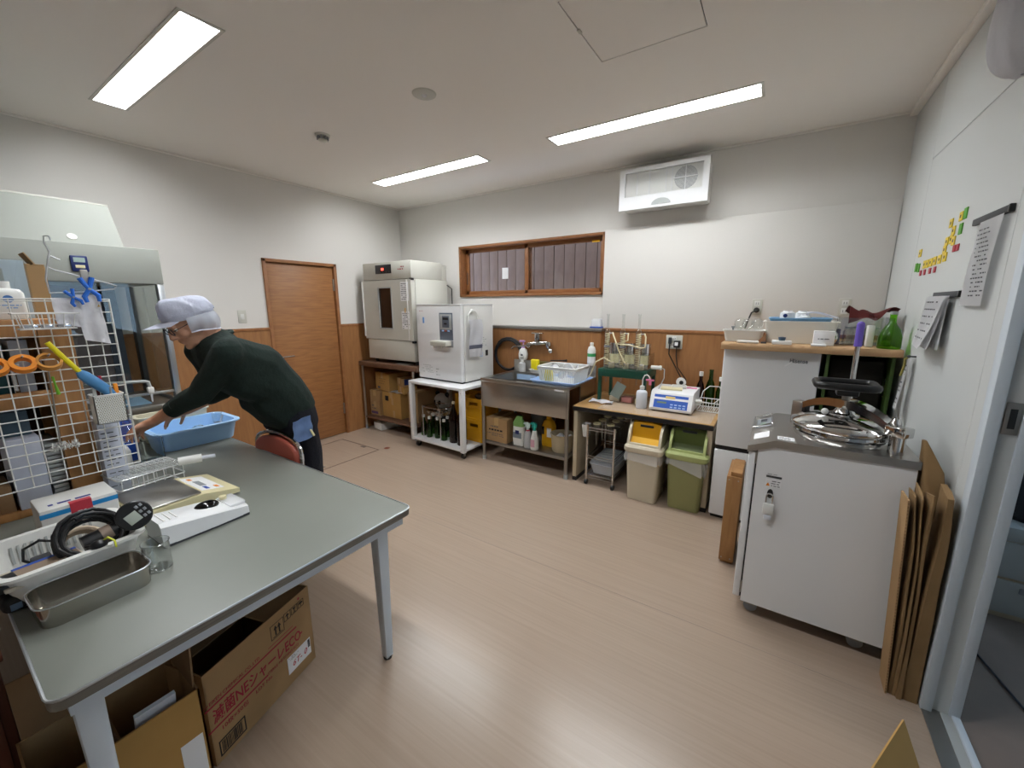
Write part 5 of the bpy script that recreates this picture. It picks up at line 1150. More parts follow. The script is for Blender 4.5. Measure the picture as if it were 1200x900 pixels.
# sloped control panel
sv = Vector((0.106,0,zt-0.852)).normalized(); nv = Vector((-(zt-0.852),0,0.106)).normalized(); p0 = Vector((x0-0.006,0,0.852))
def slope(name, s0, s1, ya, yb, mat, off=0.0006, th=0.001):
    q = [p0+sv*s0+Vector((0,ya,0)), p0+sv*s1+Vector((0,ya,0)), p0+sv*s1+Vector((0,yb,0)), p0+sv*s0+Vector((0,yb,0))]
    return MB().prism([p+nv*(off-th) for p in q], nv*th).build(name, mat, t, 0)
slope('control_sticker', 0.02, 0.085, -0.19, -0.09, PAPER); pnl = slope('control_display', 0.02, 0.09, 0.02, 0.20, MGREY); slope('display_lcd', 0.04, 0.065, 0.05, 0.11, M('lcd2','#7d9486',0.3), 0.0012); slope('display_keys', 0.04, 0.07, 0.13, 0.18, DGREY, 0.0012)
fr_ = [p0+sv*s+nv*0.014+Vector((0,y,0)) for s, y in ((0.012,0.0),(0.098,0.0),(0.098,0.22),(0.012,0.22))]
MB().tube(fr_, 0.004, 6, True).build('display_guard', CHROME, t)
MB().box(x0+0.105, y0+0.02, zt, x0+0.17, y0+0.075, zt+0.001).build('top_label', PAPER, t); print_lines((x0+0.108, y0+0.07, zt+0.001), (1,0,0), (0,1,0), 0.058, 3, 0.014, INK, t, seed=61)
# door label, lock
MB().box(-0.205, y0-0.001, 0.715, -0.145, y0, 0.725).build('dark_label', DGREY, dr_)
q_ = MB().box(-0.205, y0-0.001, 0.672, -0.145, y0, 0.708).build('caution_label', PAPER, dr_); MB().prism([(-0.203,y0-0.0016,0.674),(-0.187,y0-0.0016,0.674),(-0.195,y0-0.0016,0.690)], (0,0.001,0)).build('warning_triangle', ORANGE, t)
print_lines((-0.184, y0-0.001, 0.708), R_, U_, 0.035, 3, 0.011, INK, t, seed=62); print_lines((-0.203, y0-0.0006, 0.742), R_, U_, 0.055, 1, 0.012, LGREY, t, seed=63, dens=1)
MB().lathe([(0,0),(0.012,0),(0.012,0.002),(0,0.002)], n=16, sy=1.9).build('lock_slot', BLACK, t).matrix_local = Matrix.Translation((-0.182, y0-0.0002, 0.637)) @ Matrix.Rotation(radians(90), 4, 'X')
lk = thing('padlock', 'white padlock hanging on the autoclave door', 'padlock', ((0.232-0.182)*0.98, (2.375+y0)*0.98-0.016, 0.03+0.98*0.575))
MB().tube([(-0.012,0.006,0.012),(-0.012,0.006,0.05)]+[(0.012*-cos(pi*k/8), 0.006, 0.05+0.014*sin(pi*k/8)) for k in range(1,8)]+[(0.012,0.006,0.05),(0.012,0.006,0.012)], 0.0035).build('shackle', CHROME, lk)
MB().box(-0.022,-0.008,-0.035,0.022,0.010,0.018,0.006).build('body', WHITE, lk); MB().box(-0.015,-0.006,-0.062,0.014,0.006,-0.036,0.008).build('key_cover', FROST, lk)
# lid
lc = Vector((0.062, -0.055, 0)); L = 0.895
MB().lathe([(0.175,L),(0.182,L+0.012),(0.182,L+0.022),(0.170,L+0.026),(0.170,L+0.034),(0.189,L+0.036),(0.189,L+0.046),(0.106,L+0.046)], (lc.x,lc.y,0), 48, close=False).build('vessel_flange', CHROME, t)
MB().lathe([(0.159,L+0.050),(0.191,L+0.050),(0.194,L+0.056),(0.194,L+0.066),(0.187,L+0.072),(0.159,L+0.085),(0.106,L+0.100),(0.05,L+0.108),(0,L+0.110)], (lc.x,lc.y,0), 48).build('lid', CHROME, t, 40)
MB().lathe([(0.187,L+0.045),(0.187,L+0.051)], (lc.x,lc.y,0), 48, close=False).build('lid_gasket', BLACK, t)
dv = Vector((0.30, -0.29, 0)).normalized(); hb = lc - dv*0.215; cb = lc + dv*0.225
hz_ = L+0.13
bar = []
for i in range(15):
    u = -1+2*i/14; p = lc + dv*(0.222*u); bar.append(Vector((p.x, p.y, L+0.16-0.075*abs(u)**2.2)))
m_ = MB(); sd2 = Vector((-dv.y, dv.x, 0))
m_.loft([[p+sd2*w*s1+Vector((0,0,h_*s2)) for s1, s2 in ((-1,-1),(1,-1),(1,1),(-1,1))] for p, w, h_ in [(q, 0.019+0.017*(1-abs(-1+2*i/14)), 0.015+0.004*(1-abs(-1+2*i/14))) for i, q in enumerate(bar)]]); m_.build('clamp_arm', CHROME, t, 50)
hb_ = MB().obox((hb.x, hb.y, L+0.06), (0.055,0.05,0.12), Matrix.Rotation(math.atan2(dv.y,dv.x),3,'Z'), 0.004).build('hinge_block', STEEL, t); MB().obox((hb.x+0.012, hb.y-0.02, L+0.075), (0.04,0.03,0.05), Matrix.Rotation(math.atan2(dv.y,dv.x),3,'Z')).build('hinge_slot', BLACK, hb_)
MB().cyl((cb.x,cb.y,L),(cb.x,cb.y,L+0.075),0.026).build('clamp_post', CHROME, t); MB().obox((cb.x,cb.y,L+0.095),(0.075,0.055,0.042),Matrix.Rotation(math.atan2(dv.y,dv.x),3,'Z'),0.006).build('clamp_block', CHROME, t)
MB().lathe([(0.016,0),(0.02,0.01),(0.012,0.03),(0,0.034)], (cb.x-0.012,cb.y+0.012,L+0.115), 16).build('clamp_nut', CHROME, t)
MB().lathe([(0.055,L+0.106),(0.058,L+0.112),(0.04,L+0.118),(0.03,L+0.135),(0.03,L+0.15),(0,L+0.152)], (lc.x,lc.y,0), 24).build('lid_hub', CHROME, t)
MB().cyl((lc.x,lc.y,L+0.14),(lc.x,lc.y,L+0.205),0.016).build('screw', STEELS, t); MB().box(lc.x-0.04,lc.y-0.03,L+0.195,lc.x+0.04,lc.y+0.03,L+0.23,0.008).build('wheel_hub', BLACK, t)
MB().tube(rrect(lc.x-0.01,lc.y,0.105,0.08,0.03,L+0.245,5), 0.0165, 10, True).build('hand_wheel', BLACK, t, 60)
MB().box(lc.x-0.11,lc.y-0.02,L+0.228,lc.x+0.11,lc.y+0.02,L+0.243,0.006).build('wheel_spoke', BLACK, t); MB().ball((lc.x-0.075,lc.y-0.06,L+0.125),0.014).build('pressure_knob', WHITE, t)
# wooden tray standing beside it
t = thing('wooden_box', 'wooden tray box standing upright at the left of the autoclave', 'wooden box', (-0.115, 2.60, 0))
MB().box(-0.038,-0.15,0.02,0.038,0.15,0.545,0.003).build('board', wood('plank','#8a6135','#9c7244',(6,6,1),5,0.6), t); MB().box(-0.02,-0.14,0.545,0.036,0.10,0.57,0.003).build('rail', MATS['plank'], t)
for z in (0.0,): MB().box(-0.03,-0.13,0,0.03,0.13,0.02).build('foot_rail', MATS['plank'], t)
for z in (0.04, 0.525):
    for x in (-0.025, 0.02): MB().cyl((x,-0.1505,z),(x,-0.1495,z),0.004,n=8).build('nail', STEELS, t)
# paper bags leaning at the door post
def bag(label, x, y, w, th, h, lean, mat, seed, topcurl=0.0):
    rnd = random.Random(seed)
    t = thing('paper_bag', label, 'paper bag', (x, y, 0), 0, 'folded kraft bags by the doorway')
    def f(side):
        def g(u, v):
            wob = 0.0025*sin(8*v+seed)+0.0015*sin(17*v+3*u+seed)
            return Vector((side*(th/2)*(0.35+0.65*(1-v)) + lean*v*v + wob*v, -w/2+w*u+0.006*sin(6*v+seed), h*v + (topcurl*(u-0.5) if v > 0.9 else 0)))
        return g
    n_ = 16
    A, B = f(-1), f(1)
    rings = [[A(0,k/n_), A(0.5,k/n_)+Vector((-0.003,0,0)), A(1,k/n_), B(1,k/n_), B(0.5,k/n_)+Vector((0.003,0,0)), B(0,k/n_)] for k in range(n_+1)]
    MB().loft(rings).build('bag', mat, t, 30)
    return t
bag('folded kraft bag nearest the wall, behind the other bags', 0.568, 1.945, 0.10, 0.046, 0.845, -0.006, KRAFT, 1, 0.02)
bag('folded kraft bag second from the wall by the doorway', 0.5375, 1.94, 0.09, 0.013, 0.83, -0.020, KRAFT, 5, -0.02)
bag('folded kraft bag in the middle of the leaning stack', 0.5245, 1.945, 0.095, 0.010, 0.83, -0.028, M('kraft_light','#91744e',0.85,noise=(6,0.08),bump=(14,0.3)), 9, 0.03)
bag('folded kraft bag next to the corrugated sheet in the leaning stack', 0.5125, 1.945, 0.095, 0.010, 0.82, -0.036, KRAFT, 14)
t = thing('corrugated_sheet', 'corrugated cardboard sheet standing at the left of the kraft bags', 'cardboard sheet', (0.501, 1.945, 0)); t.rotation_euler = (0, -0.052, 0); MB().box(-0.003,-0.05,0,0.003,0.05,0.805).build('sheet', CARD, t)
mb = MB()
for k in range(60): mb.box(-0.002,-0.0505,0.005+0.0133*k,0.002,-0.0498,0.0115+0.0133*k)
mb.build('flutes', CARDD, t, 0, kind='stuff')
t = thing('tied_bag', 'kraft bag with twisted top leaning behind the other bags', 'paper bag', (0.555, 2.08, 0))
MB().loft([rrect(0,0,0.03,0.06,0.015,0), rrect(0,0,0.03,0.06,0.015,0.80), rrect(-0.01,0.0,0.028,0.045,0.012,0.88), rrect(-0.03,0.005,0.014,0.02,0.008,0.95), rrect(-0.04,0.01,0.006,0.012,0.004,0.985)]).build('bag', KRAFT, t, 40)

# ------------------------------------------------------------------ right wall papers and magnets
def wallbox(name, y, z, w, h, mat, label, cat, group, th=0.004, rot=0.0):
    o = single(name, MB().box(-th, -w/2, -h/2, 0, w/2, h/2, 0.001, 1), mat, label, cat, group, (XR-0.0003, y, z)); o.rotation_euler = (rot, 0, 0); return o
YM, GM, RM = M('magnet_yellow','#dfc23c',0.5), M('magnet_green','#4f9a2a',0.5), M('magnet_red','#b23a48',0.5)
up = [(2.650,1.848,'yellow magnet card at the upper left of the upper cluster'),(2.535,1.858,'yellow magnet card beside the topmost green one'),(2.600,1.810,'yellow magnet card at the centre top of the upper cluster'),(2.608,1.775,'yellow magnet card just below the centre of the upper cluster'),(2.575,1.765,'yellow magnet card right of the cluster centre'),(2.662,1.772,'yellow magnet card at the left of the upper cluster'),(2.672,1.738,'lowest yellow magnet card of the upper cluster')]
for y, z, l in up: 
    o = wallbox('magnet_card', y, z, 0.038, 0.038, YM, l, 'magnet', 'yellow magnet cards'); MB().box(-0.0048,-0.006,-0.006,-0.0038,0.006,0.006).build('letter_mark', INK, o)
lo = [(3.075,1.762,'single yellow magnet card above the lower row'),(2.952,1.695,'leftmost yellow magnet card of the lower row'),(2.905,1.695,'second yellow magnet card from the left in the lower row'),(2.850,1.697,'third yellow magnet card from the left in the lower row'),(2.790,1.699,'fourth yellow magnet card from the left in the lower row'),(2.720,1.700,'fifth yellow magnet card from the left in the lower row'),(2.650,1.704,'rightmost yellow magnet card of the lower row')]
for y, z, l in lo:
    o = wallbox('magnet_card', y, z, 0.045, 0.040, YM, l, 'magnet', 'yellow magnet cards'); MB().box(-0.0048,-0.006,-0.006,-0.0038,0.006,0.006).build('letter_mark', INK, o)
for y, z, l in ((2.488,1.862,'topmost green magnet card on the right wall'),(2.512,1.805,'green magnet card below the topmost green one'),(3.105,1.690,'leftmost green magnet card under the single yellow one'),(3.055,1.685,'green magnet card beside the leftmost green one')): wallbox('magnet_card', y, z, 0.036, 0.045, GM, l, 'magnet', 'green magnet cards')
for y, z, l in ((2.545,1.730,'red magnet card pair, left one, under the upper cluster'),(2.505,1.730,'red magnet card pair, right one, under the upper cluster'),(3.00,1.655,'leftmost small red magnet card under the lower row'),(2.93,1.655,'second small red magnet card under the lower row'),(2.84,1.656,'third small red magnet card under the lower row'),(2.765,1.657,'rightmost small red magnet card under the lower row')): wallbox('magnet_card', y, z, 0.03, 0.028, RM, l, 'magnet', 'red magnet cards')
def clipbar(label, y0, y1, z):
    t = thing('magnet_clip', label, 'clip bar', (XR, (y0+y1)/2, z)); w = (y1-y0)/2
    MB().box(-0.014,-w,-0.012,0,w,0.012,0.003).build('bar', DGREY, t); MB().box(-0.015,-w-0.002,-0.013,0,-w+0.012,0.013,0.003).build('end_cap', BLACK, t); return t
clipbar('upper dark grey magnetic clip bar nearest the doorway', 2.035, 2.345, 1.802); clipbar('lower dark grey magnetic clip bar above the curled pages', 2.335, 2.665, 1.536)
t = thing('wall_notice', 'long printed white sheet hanging from the upper clip bar', 'notice', (XR-0.015, 2.155, 1.79))
MB().sheet(lambda u, v: Vector((-0.004*sin(3*v)-0.002*u, 0.10-0.20*u+0.045*v*(1-0.3*u), -0.30*v)), 8, 12, 0.0008).build('sheet', PAPER, t, 60)
pl_ = print_lines((-0.008, 0.08, -0.02), (0,-1,0.0), (0,0.14,1), 0.13, 16, 0.0155, INK, t, seed=71, h=0.3)
t = thing('curled_pages', 'stack of curled printed pages hanging from the lower clip bar', 'notice', (XR-0.014, 2.50, 1.53))
def page(k):
    def f(u, v): return Vector((-0.006-0.008*k-0.055*v*v*(0.25+0.25*k)*(0.25+0.9*u)*(1 if k else 0.6), 0.145-0.235*u+0.06*v-0.018*(2-k)*v-0.045*u*v*v, -0.225*v))
    return f
for k in range(3): MB().sheet(page(k), 8, 10, 0.0008).build('page', PAPER, t, 60)
mb = MB(); pg = page(2); rnd = random.Random(72)
for r_ in range(6):
    u = 0.12
    while u < 0.8:
        l_ = rnd.uniform(0.04, 0.12); v = 0.10+0.14*r_; o_ = Vector((-0.0022, 0, 0))
        if rnd.random() < 0.75: mb.quad(pg(u,v)+o_, pg(u+l_,v)+o_, pg(u+l_,v+0.025)+o_, pg(u,v+0.025)+o_)
        u += l_+0.03
mb.build('printed_text', INK, t, 0, kind='stuff')
t = thing('hanging_tags', 'strip of paper tags on a hook near the papered board', 'tags', (XR, 2.80, 1.235))
MB().cyl((0,0,0),(-0.025,0,0),0.004,n=8).ball((-0.027,0,0.0),0.008).build('hook', DGREY, t)
MB().sheet(lambda u, v: Vector((-0.022-0.02*v, 0.03-0.06*u+0.03*v, -0.01-0.27*v+0.004*sin(6*v))), 4, 12, 0.001).build('tag_strip', PAPER, t, 60); print_lines((-0.028, 0.02, -0.03), (0,-1,0), (0.07,-0.1,1), 0.035, 10, 0.022, INK, t, seed=73)
MB().tube([(-0.02,0.02,0.0),(-0.03,0.05,-0.02),(-0.025,0.06,-0.05),(-0.03,0.08,-0.11)], 0.005).build('yellow_string', M('straw','#a59a56',0.8), t)
# white cap and blue clip hanging above the doorway
t = thing('cloth_hat', 'white cloth work hat hanging high on the right wall by the doorway', 'hat', (0.53, 1.955, 2.425))
def capf(u, v):
    a = 2*pi*u; r = 0.135*sin(pi*min(v,0.999)*0.62+0.05)*(1+0.07*sin(5*a+3*v)+0.04*sin(9*a)); return Vector((r*cos(a)*0.62, r*sin(a)*1.05, -0.26+0.26*v*v*0.5+0.16*v*v))
MB().sheet(capf, 36, 16, 0.003).build('crown', CLOTHW, t, 60)
MB().box(-0.02,-0.12,0.0,0.03,0.02,0.14,0.006).build('blue_clip', BLUEP, t)
MB().prism([(-0.07,0.10,0.13),(-0.01,0.16,0.16),(0.05,0.02,0.18),(0.0,-0.06,0.17)], (0.01,0.01,0.012)).build('brim', CLOTHW, t)
MB().tube([(0.0,0.0,0.12),(0.0,0.0,0.2),(0.09,0.0,0.22)], 0.004).build('wall_hook', CHROME, t)

# ------------------------------------------------------------------ next room
t = thing('filing_cabinet', 'low grey filing cabinet beyond the doorway', 'cabinet', (1.38, 3.02, 0))
MB().box(-0.40,-0.30,0.0,0.40,0.30,0.40,0.004).build('body', BEIGE, t); MB().box(-0.405,-0.312,0.40,0.405,0.30,0.47,0.005).build('top', LGREY, t)
for z0, z1 in ((0.03,0.20),(0.215,0.395)):
    d_ = MB().box(-0.39,-0.312,z0,0.39,-0.30,z1,0.003).build('drawer', LGREY, t); MB().box(-0.30,-0.322,z1-0.05,-0.12,-0.312,z1-0.02,0.004).build('handle', MGREY, d_)
t = thing('black_bag', 'bulging black bag on the filing cabinet beyond the doorway', 'bag', (1.25, 2.98, 0.47))
MB().sheet(lambda u, v: Vector(((0.28+0.03*sin(7*u*6.28)*v)*sin(pi*(0.5+0.5*v))*cos(2*pi*u) if v < 1 else 0, (0.22+0.02*sin(5*u*6.28))*sin(pi*(0.5+0.5*v))*sin(2*pi*u), 0.33*v**0.7)), 28, 12).build('bag', M('black_vinyl','#15161c',0.25,bump=(9,1.0)), t, 60)
o = single('white_bag', MB().ball((0,0,0),0.14,16,10,(1,0.8,1.0)), M('white_film_bag','#c9ccd2',0.4,bump=(12,0.9)), 'white plastic bag on top of the black bag beyond the doorway', 'bag', loc=(1.28, 3.0, 0.965))
t = thing('waste_basket', 'white waste basket with plastic liner beyond the doorway', 'waste basket', (0.825, 2.50, 0))
t.scale = (0.74, 0.74, 1.33)
MB().lathe([(0,0.003),(0.085,0),(0.11,0.30),(0.115,0.302),(0.105,0.302),(0.08,0.006),(0,0.006)], n=24).build('basket', WHITE, t, 40)
MB().sheet(lambda u, v: Vector(((0.116+0.012*v+0.006*sin(31*u))*cos(2*pi*u), (0.116+0.012*v+0.006*sin(31*u))*sin(2*pi*u), 0.305-0.05*v+0.012*sin(19*u)*v+0.07*(1-v)*(0.3+0.3*sin(13*u)))), 36, 4).build('liner', film_mat('white_liner','#dfe2e8',0.7), t, 60)
single('door_cable', MB().tube([(0.86,2.4,0.004),(0.93,2.05,0.004),(0.96,1.7,0.004),(1.05,1.2,0.004)], 0.004), DGREY, 'dark cable on the floor beyond the doorway', 'cable')

# ------------------------------------------------------------------ clean bench on the left wall
t = thing('clean_bench', 'grey laminar flow clean bench with glass sash on the left wall', 'clean bench', (-3.46, 0.34, 0))
y0, y1, xb = -0.70, 0.695, -0.70            # local extents along the wall, depth to the wall
MB().box(xb, y0, 0.08, -0.03, y1, 0.80, 0.004).build('base_cabinet', OFFW, t); MB().box(xb+0.02, y0+0.02, 0.0, -0.06, y1-0.02, 0.08).build('plinth', DGREY, t)
MB().box(xb, y0, 0.80, 0.0, y1, 0.845, 0.004).build('work_top', STEELS, t)
MB().box(xb, y0, 1.642, 0.004, y1, 1.862, 0.004).build('front_panel', M('bench_grey','#999c95',0.7,spec=0.2), t)
MB().prism([(xb,y0,1.862),(-0.01,y0,1.862),(-0.19,y0,2.128),(xb,y0,2.128)], (0, 0.53-y0, 0)).build('filter_housing', MATS['bench_grey'], t, 20)
MB().box(-0.205, y0, 2.122, -0.185, 0.531, 2.132, 0.002).build('housing_edge', OFFW, t)
n_ = Vector((0.266, 0, 0.18)).normalized()
MB().cyl(Vector((-0.035,0.315,1.899)), Vector((-0.035,0.315,1.899))+n_*0.004, 0.021, n=20).build('round_cap', OFFW, t)
for y in (y1-0.035, y0): MB().box(-0.05, y, 0.845, 0.0, y+0.035, 1.642, 0.003).build('sash_post', ALU, t)
for y in (y1-0.03, y0): MB().box(xb, y, 0.845, xb+0.07, y+0.03, 1.642, 0.003).build('rear_post', DGREY, t)
MB().box(-0.022, y0+0.035, 0.93, -0.017, y1-0.035, 1.64).build('sash', GLASSP, t, 0)
MB().box(-0.026, y0+0.035, 0.915, -0.013, y1-0.035, 0.932, 0.002).build('sash_rail', ALU, t)
MB().box(xb+0.07, y1-0.012, 0.85, -0.05, y1-0.008, 1.64).build('side_pane', GLASSP, t, 0); MB().box(xb+0.07, y1-0.02, 0.845, -0.05, y1-0.002, 0.862).build('side_rail', ALU, t)
MB().box(xb, y0, 0.845, xb+0.015, 0.52, 1.642).build('back_panel', M('bench_back','#6a5f62',0.35), t); MB().box(xb, 0.52, 0.845, xb+0.03, 0.60, 1.642).build('back_strip', M('bench_blue','#3b4252',0.4), t)
t = thing('timer', 'navy blue digital timer stuck on the bench front panel', 'timer', (-3.455, 0.655, 1.745))
MB().box(0,-0.036,-0.045,0.012,0.036,0.045,0.006).build('case', NAVY, t); MB().box(0.011,-0.024,0.008,0.0135,0.024,0.034).build('display', M('lcd3','#9db0a8',0.3), t); MB().box(0.011,-0.02,-0.025,0.0135,0.02,-0.008,0.002).build('button', CREAM, t)
t = thing('swing_tap', 'white plastic swing tap arm over the clean bench worktop', 'tap', (-3.50, 0.80, 0.8455))
MB().tube([(-0.1,-0.22,0.0),(-0.1,-0.22,0.16),(-0.06,-0.2,0.175),(0.06,0.045,0.17),(0.062,0.06,0.165),(0.063,0.065,0.13)], 0.010).build('arm', LGREY, t)
MB().box(0.045,0.048,0.085,0.08,0.082,0.13,0.008).build('valve', WHITE, t); MB().cyl((0.063,0.065,0.085),(0.063,0.065,0.03),0.007,0.004).build('spout', FROST, t)
single('folded_bag', MB().prism([(-0.05,-0.09,0),(-0.05,0.09,0),(-0.05,0.02,0.07)], (0.06,0,0)), M('pale_blue_film','#8fb3cf',0.4), 'pale blue folded plastic on the clean bench worktop', 'bag', loc=(-3.55, 0.80, 0.846))

# ------------------------------------------------------------------ things on the near table
T0 = TZ+0.0006
t = thing('wash_basin', 'light blue rectangular plastic basin at the far end of the table', 'basin', (-3.03, 0.925, T0))
mb = MB(); tub(mb, 0, 0, 0.162, 0.205, 0.0, 0.115, r=0.05, taper=0.9, lip=0.022, t=0.006, lipz=0.008); mb.build('basin', M('basin_blue','#a3cbf2',0.35), t)
o = thing('round_flask', 'round glass flask lying in the blue basin', 'flask', (-2.99, 0.95, T0+0.055)); fl = MB(); fl.lathe([(0,-0.045),(0.03,-0.035),(0.045,0.0),(0.035,0.03),(0.014,0.045),(0.012,0.09)], n=18, close=False); fl.build('bulb', VGLASS, o, 50); o.rotation_euler = (radians(70), 0.2, 0.4)
o = thing('glass_ladle', 'glass cup with stirring rod propped in the blue basin corner', 'glass', (-3.0, 1.06, T0+0.03)); MB().lathe([(0,0),(0.025,0.0),(0.028,0.06),(0.03,0.062)], (0,0,0.06), 16, close=False).build('cup', VGLASS, o, 50); MB().cyl((0.0,-0.01,-0.015),(0,0.03,0.10),0.006,n=10).build('rod', FROST, o)
t = thing('white_tub', 'shallow off-white plastic tub behind the blue basin', 'tub', (-3.285, 0.91, T0), 0.0)
mb = MB(); tub(mb, 0, 0, 0.065, 0.185, 0.0, 0.155, r=0.03, taper=0.9, lip=0.012); mb.build('tub', M('tub_ivory','#d8d4bf',0.45), t)
t = thing('glass_jar', 'square clear glass jar beside the blue basin on the table', 'jar', (-2.80, 0.66, T0), 0.2)
MB().loft([rrect(0,0,0.042,0.042,0.012,0.0), rrect(0,0,0.045,0.045,0.012,0.01), rrect(0,0,0.045,0.045,0.012,0.13), rrect(0,0,0.041,0.041,0.01,0.13), rrect(0,0,0.041,0.041,0.01,0.012)]).build('jar', GLASS, t, 40)
t = thing('blue_cap_bottle', 'white plastic bottle with blue cap behind the wire grid', 'bottle', (-2.80, 0.535, T0))
MB().lathe([(0,0.002),(0.042,0),(0.045,0.006),(0.045,0.085),(0.036,0.11),(0.022,0.12),(0.022,0.125)], n=22).build('body', WHITE, t, 50); MB().lathe([(0.027,0.118),(0.027,0.14),(0,0.141)], n=22).build('cap', M('cap_blue','#5d93e0',0.4), t)
single('blue_box', MB().box(-0.05,-0.035,0,0.05,0.035,0.23,0.006), BLUED, 'royal blue box standing behind the bottle with blue cap', 'box', loc=(-2.93, 0.585, T0), rz=0.1)
# wire tube rack
t = thing('tube_rack', 'chrome wire test tube rack on the table by the balance', 'rack', (-2.36, 0.52, T0), 0.12)
for z in (0.012, 0.06, 0.105):
    MB().tube(rrect(0,0,0.085,0.12,0.012,z,4), 0.003, 6, True).build('ring', WIREC, t)
for k in range(7):
    for s_ in (-1, 1): MB().cyl((s_*0.085,-0.11+0.037*k,0.0),(s_*0.085,-0.11+0.037*k,0.105),0.0022,n=6).build('upright', WIREC, t)
mb = MB()
for k in range(1, 9): mb.cyl((-0.085+0.019*k,-0.12,0.105),(-0.085+0.019*k,0.12,0.105),0.0018,n=5)
for k in range(1, 12): mb.cyl((-0.085,-0.12+0.02*k,0.1055),(0.085,-0.12+0.02*k,0.1055),0.0018,n=5)
mb.build('mesh_wires', WIREC, t, 0, kind='stuff')
t = thing('syringe_filter', 'clear tube with white plunger lying across the tube rack', 'syringe', (-2.30, 0.545, T0+0.118), 0.0)
MB().cyl((-0.03,-0.10,0.0),(0.02,0.08,0.002),0.011,n=14).build('barrel', VGLASS, t, 50); MB().cyl((0.02,0.08,0.002),(0.045,0.165,0.0),0.019,n=16).build('plunger', WHITE, t); MB().cyl((0.045,0.165,0.0),(0.06,0.215,-0.002),0.009,n=12).build('nozzle', FROST, t)
# cream balance
t = thing('bench_balance', 'cream coloured electronic balance with steel pan on the table', 'balance', (-2.10, 0.545, T0), radians(3))
MB().prism([(-0.15,-0.165,0.01),(-0.15,0.185,0.01),(-0.15,0.185,0.028),(-0.15,0.05,0.056),(-0.15,-0.165,0.056)], (0.30,0,0)).build('body', CREAM, t)
MB().box(-0.14,-0.16,0.058,0.14,0.045,0.066,0.003).build('pan', STEEL, t); MB().box(-0.02,-0.09,0.05,0.02,-0.05,0.06).build('pan_support', DGREY, t)
sq = Vector((0,0.135,-0.028)).normalized(); sn = Vector((0,0.028,0.135)).normalized()
def bal(n, x0, x1, s0, s1, m_, off): 
    p_ = Vector((0,0.05,0.056)); q = [p_+sq*s0+Vector((x0,0,0)), p_+sq*s0+Vector((x1,0,0)), p_+sq*s1+Vector((x1,0,0)), p_+sq*s1+Vector((x0,0,0))]
    return MB().prism([v+sn*(off-0.001) for v in q], sn*0.001).build(n, m_, t, 0)
bal('keypad', -0.12, 0.10, 0.012, 0.10, PAPER, 0.0008); bal('display', -0.05, 0.03, 0.035, 0.06, MGREY, 0.0016); bal('brand_print', 0.045, 0.085, 0.035, 0.05, BLUED, 0.0016); bal('key', 0.05, 0.08, 0.075, 0.09, ORANGE, 0.0016); bal('key', -0.10, -0.07, 0.03, 0.045, ORANGE, 0.0016)
for x in (-0.12,0.12):
    for y in (-0.14,0.16): MB().cyl((x,y,0),(x,y,0.012),0.012).build('foot', BLACK, t)
# white wedge reader with black dome
t = thing('sugar_meter', 'white wedge-shaped bench meter with black dome on the table', 'meter', (-1.795, 0.525, T0), radians(2))
MB().loft([[Vector((x,-0.135,z)) for x, z in ((-0.075,0.008),(0.075,0.008),(0.07,0.075),(0.055,0.088),(-0.055,0.088),(-0.07,0.075))],
           [Vector((x,0.03,z)) for x, z in ((-0.08,0.008),(0.08,0.008),(0.075,0.055),(0.055,0.068),(-0.055,0.068),(-0.075,0.055))],
           [Vector((x,0.145,z)) for x, z in ((-0.075,0.008),(0.075,0.008),(0.07,0.036),(0.055,0.042),(-0.055,0.042),(-0.07,0.036))]]).build('body', WHITEG, t, 30)
MB().box(-0.076,-0.134,0.0,0.076,0.144,0.009).build('base', DGREY, t)
MB().ball((0.0,0.03,0.066), 0.04, 20, 10, (0.8,1.05,0.5)).build('dome', M('dome_black','#0d0c0d',0.08), t, 60)
MB().box(-0.06,0.085,0.046,0.06,0.143,0.060,0.004).build('clear_cover', CLEARP, t); MB().cyl((-0.03,0.10,0.055),(-0.03,0.10,0.072),0.013).build('knob', CREAM, t)
for k in range(3): MB().obox((0.0,-0.115+0.02*k,0.0868-0.0024*k),(0.09-0.012*k,0.004,0.003),Matrix.Rotation(-0.12,3,'X')).build('ridge', WHITE, t)
# beaker
t = thing('beaker', 'clear glass beaker standing by the steel tray on the table', 'beaker', (-1.60, 0.345, T0))
MB().lathe([(0,0.0),(0.032,0.0),(0.035,0.004),(0.035,0.088),(0.0375,0.092),(0.0345,0.092),(0.033,0.088),(0.033,0.005),(0,0.004)], n=26).build('glass', VGLASS, t, 50); MB().tube([(0.036*cos(2*pi*k/28), 0.036*sin(2*pi*k/28), 0.092) for k in range(28)], 0.0016, 6, True).build('rim', GLASS, t, 60)
MB().tube([(0.033*cos(2*pi*k/28), 0.033*sin(2*pi*k/28), 0.003) for k in range(28)], 0.002, 6, True).build('base_ring', GLASS, t, 60)
# steel tray
t = thing('steel_tray', 'rectangular stainless steel tray at the near edge of the table', 'tray', (-1.592, 0.195, T0), radians(2))
mb = MB(); tub(mb, 0, 0, 0.075, 0.118, 0.0, 0.062, r=0.035, taper=0.97, lip=0.004, t=0.002, lipz=0.003); mb.build('tray_body', M('tray_steel','#b9b5ae',0.14,1.0), t, 40)
MB().tube(rrect(0,0,0.078,0.121,0.038,0.0615), 0.0018, 6, True).build('tray_rim', ALU, t)
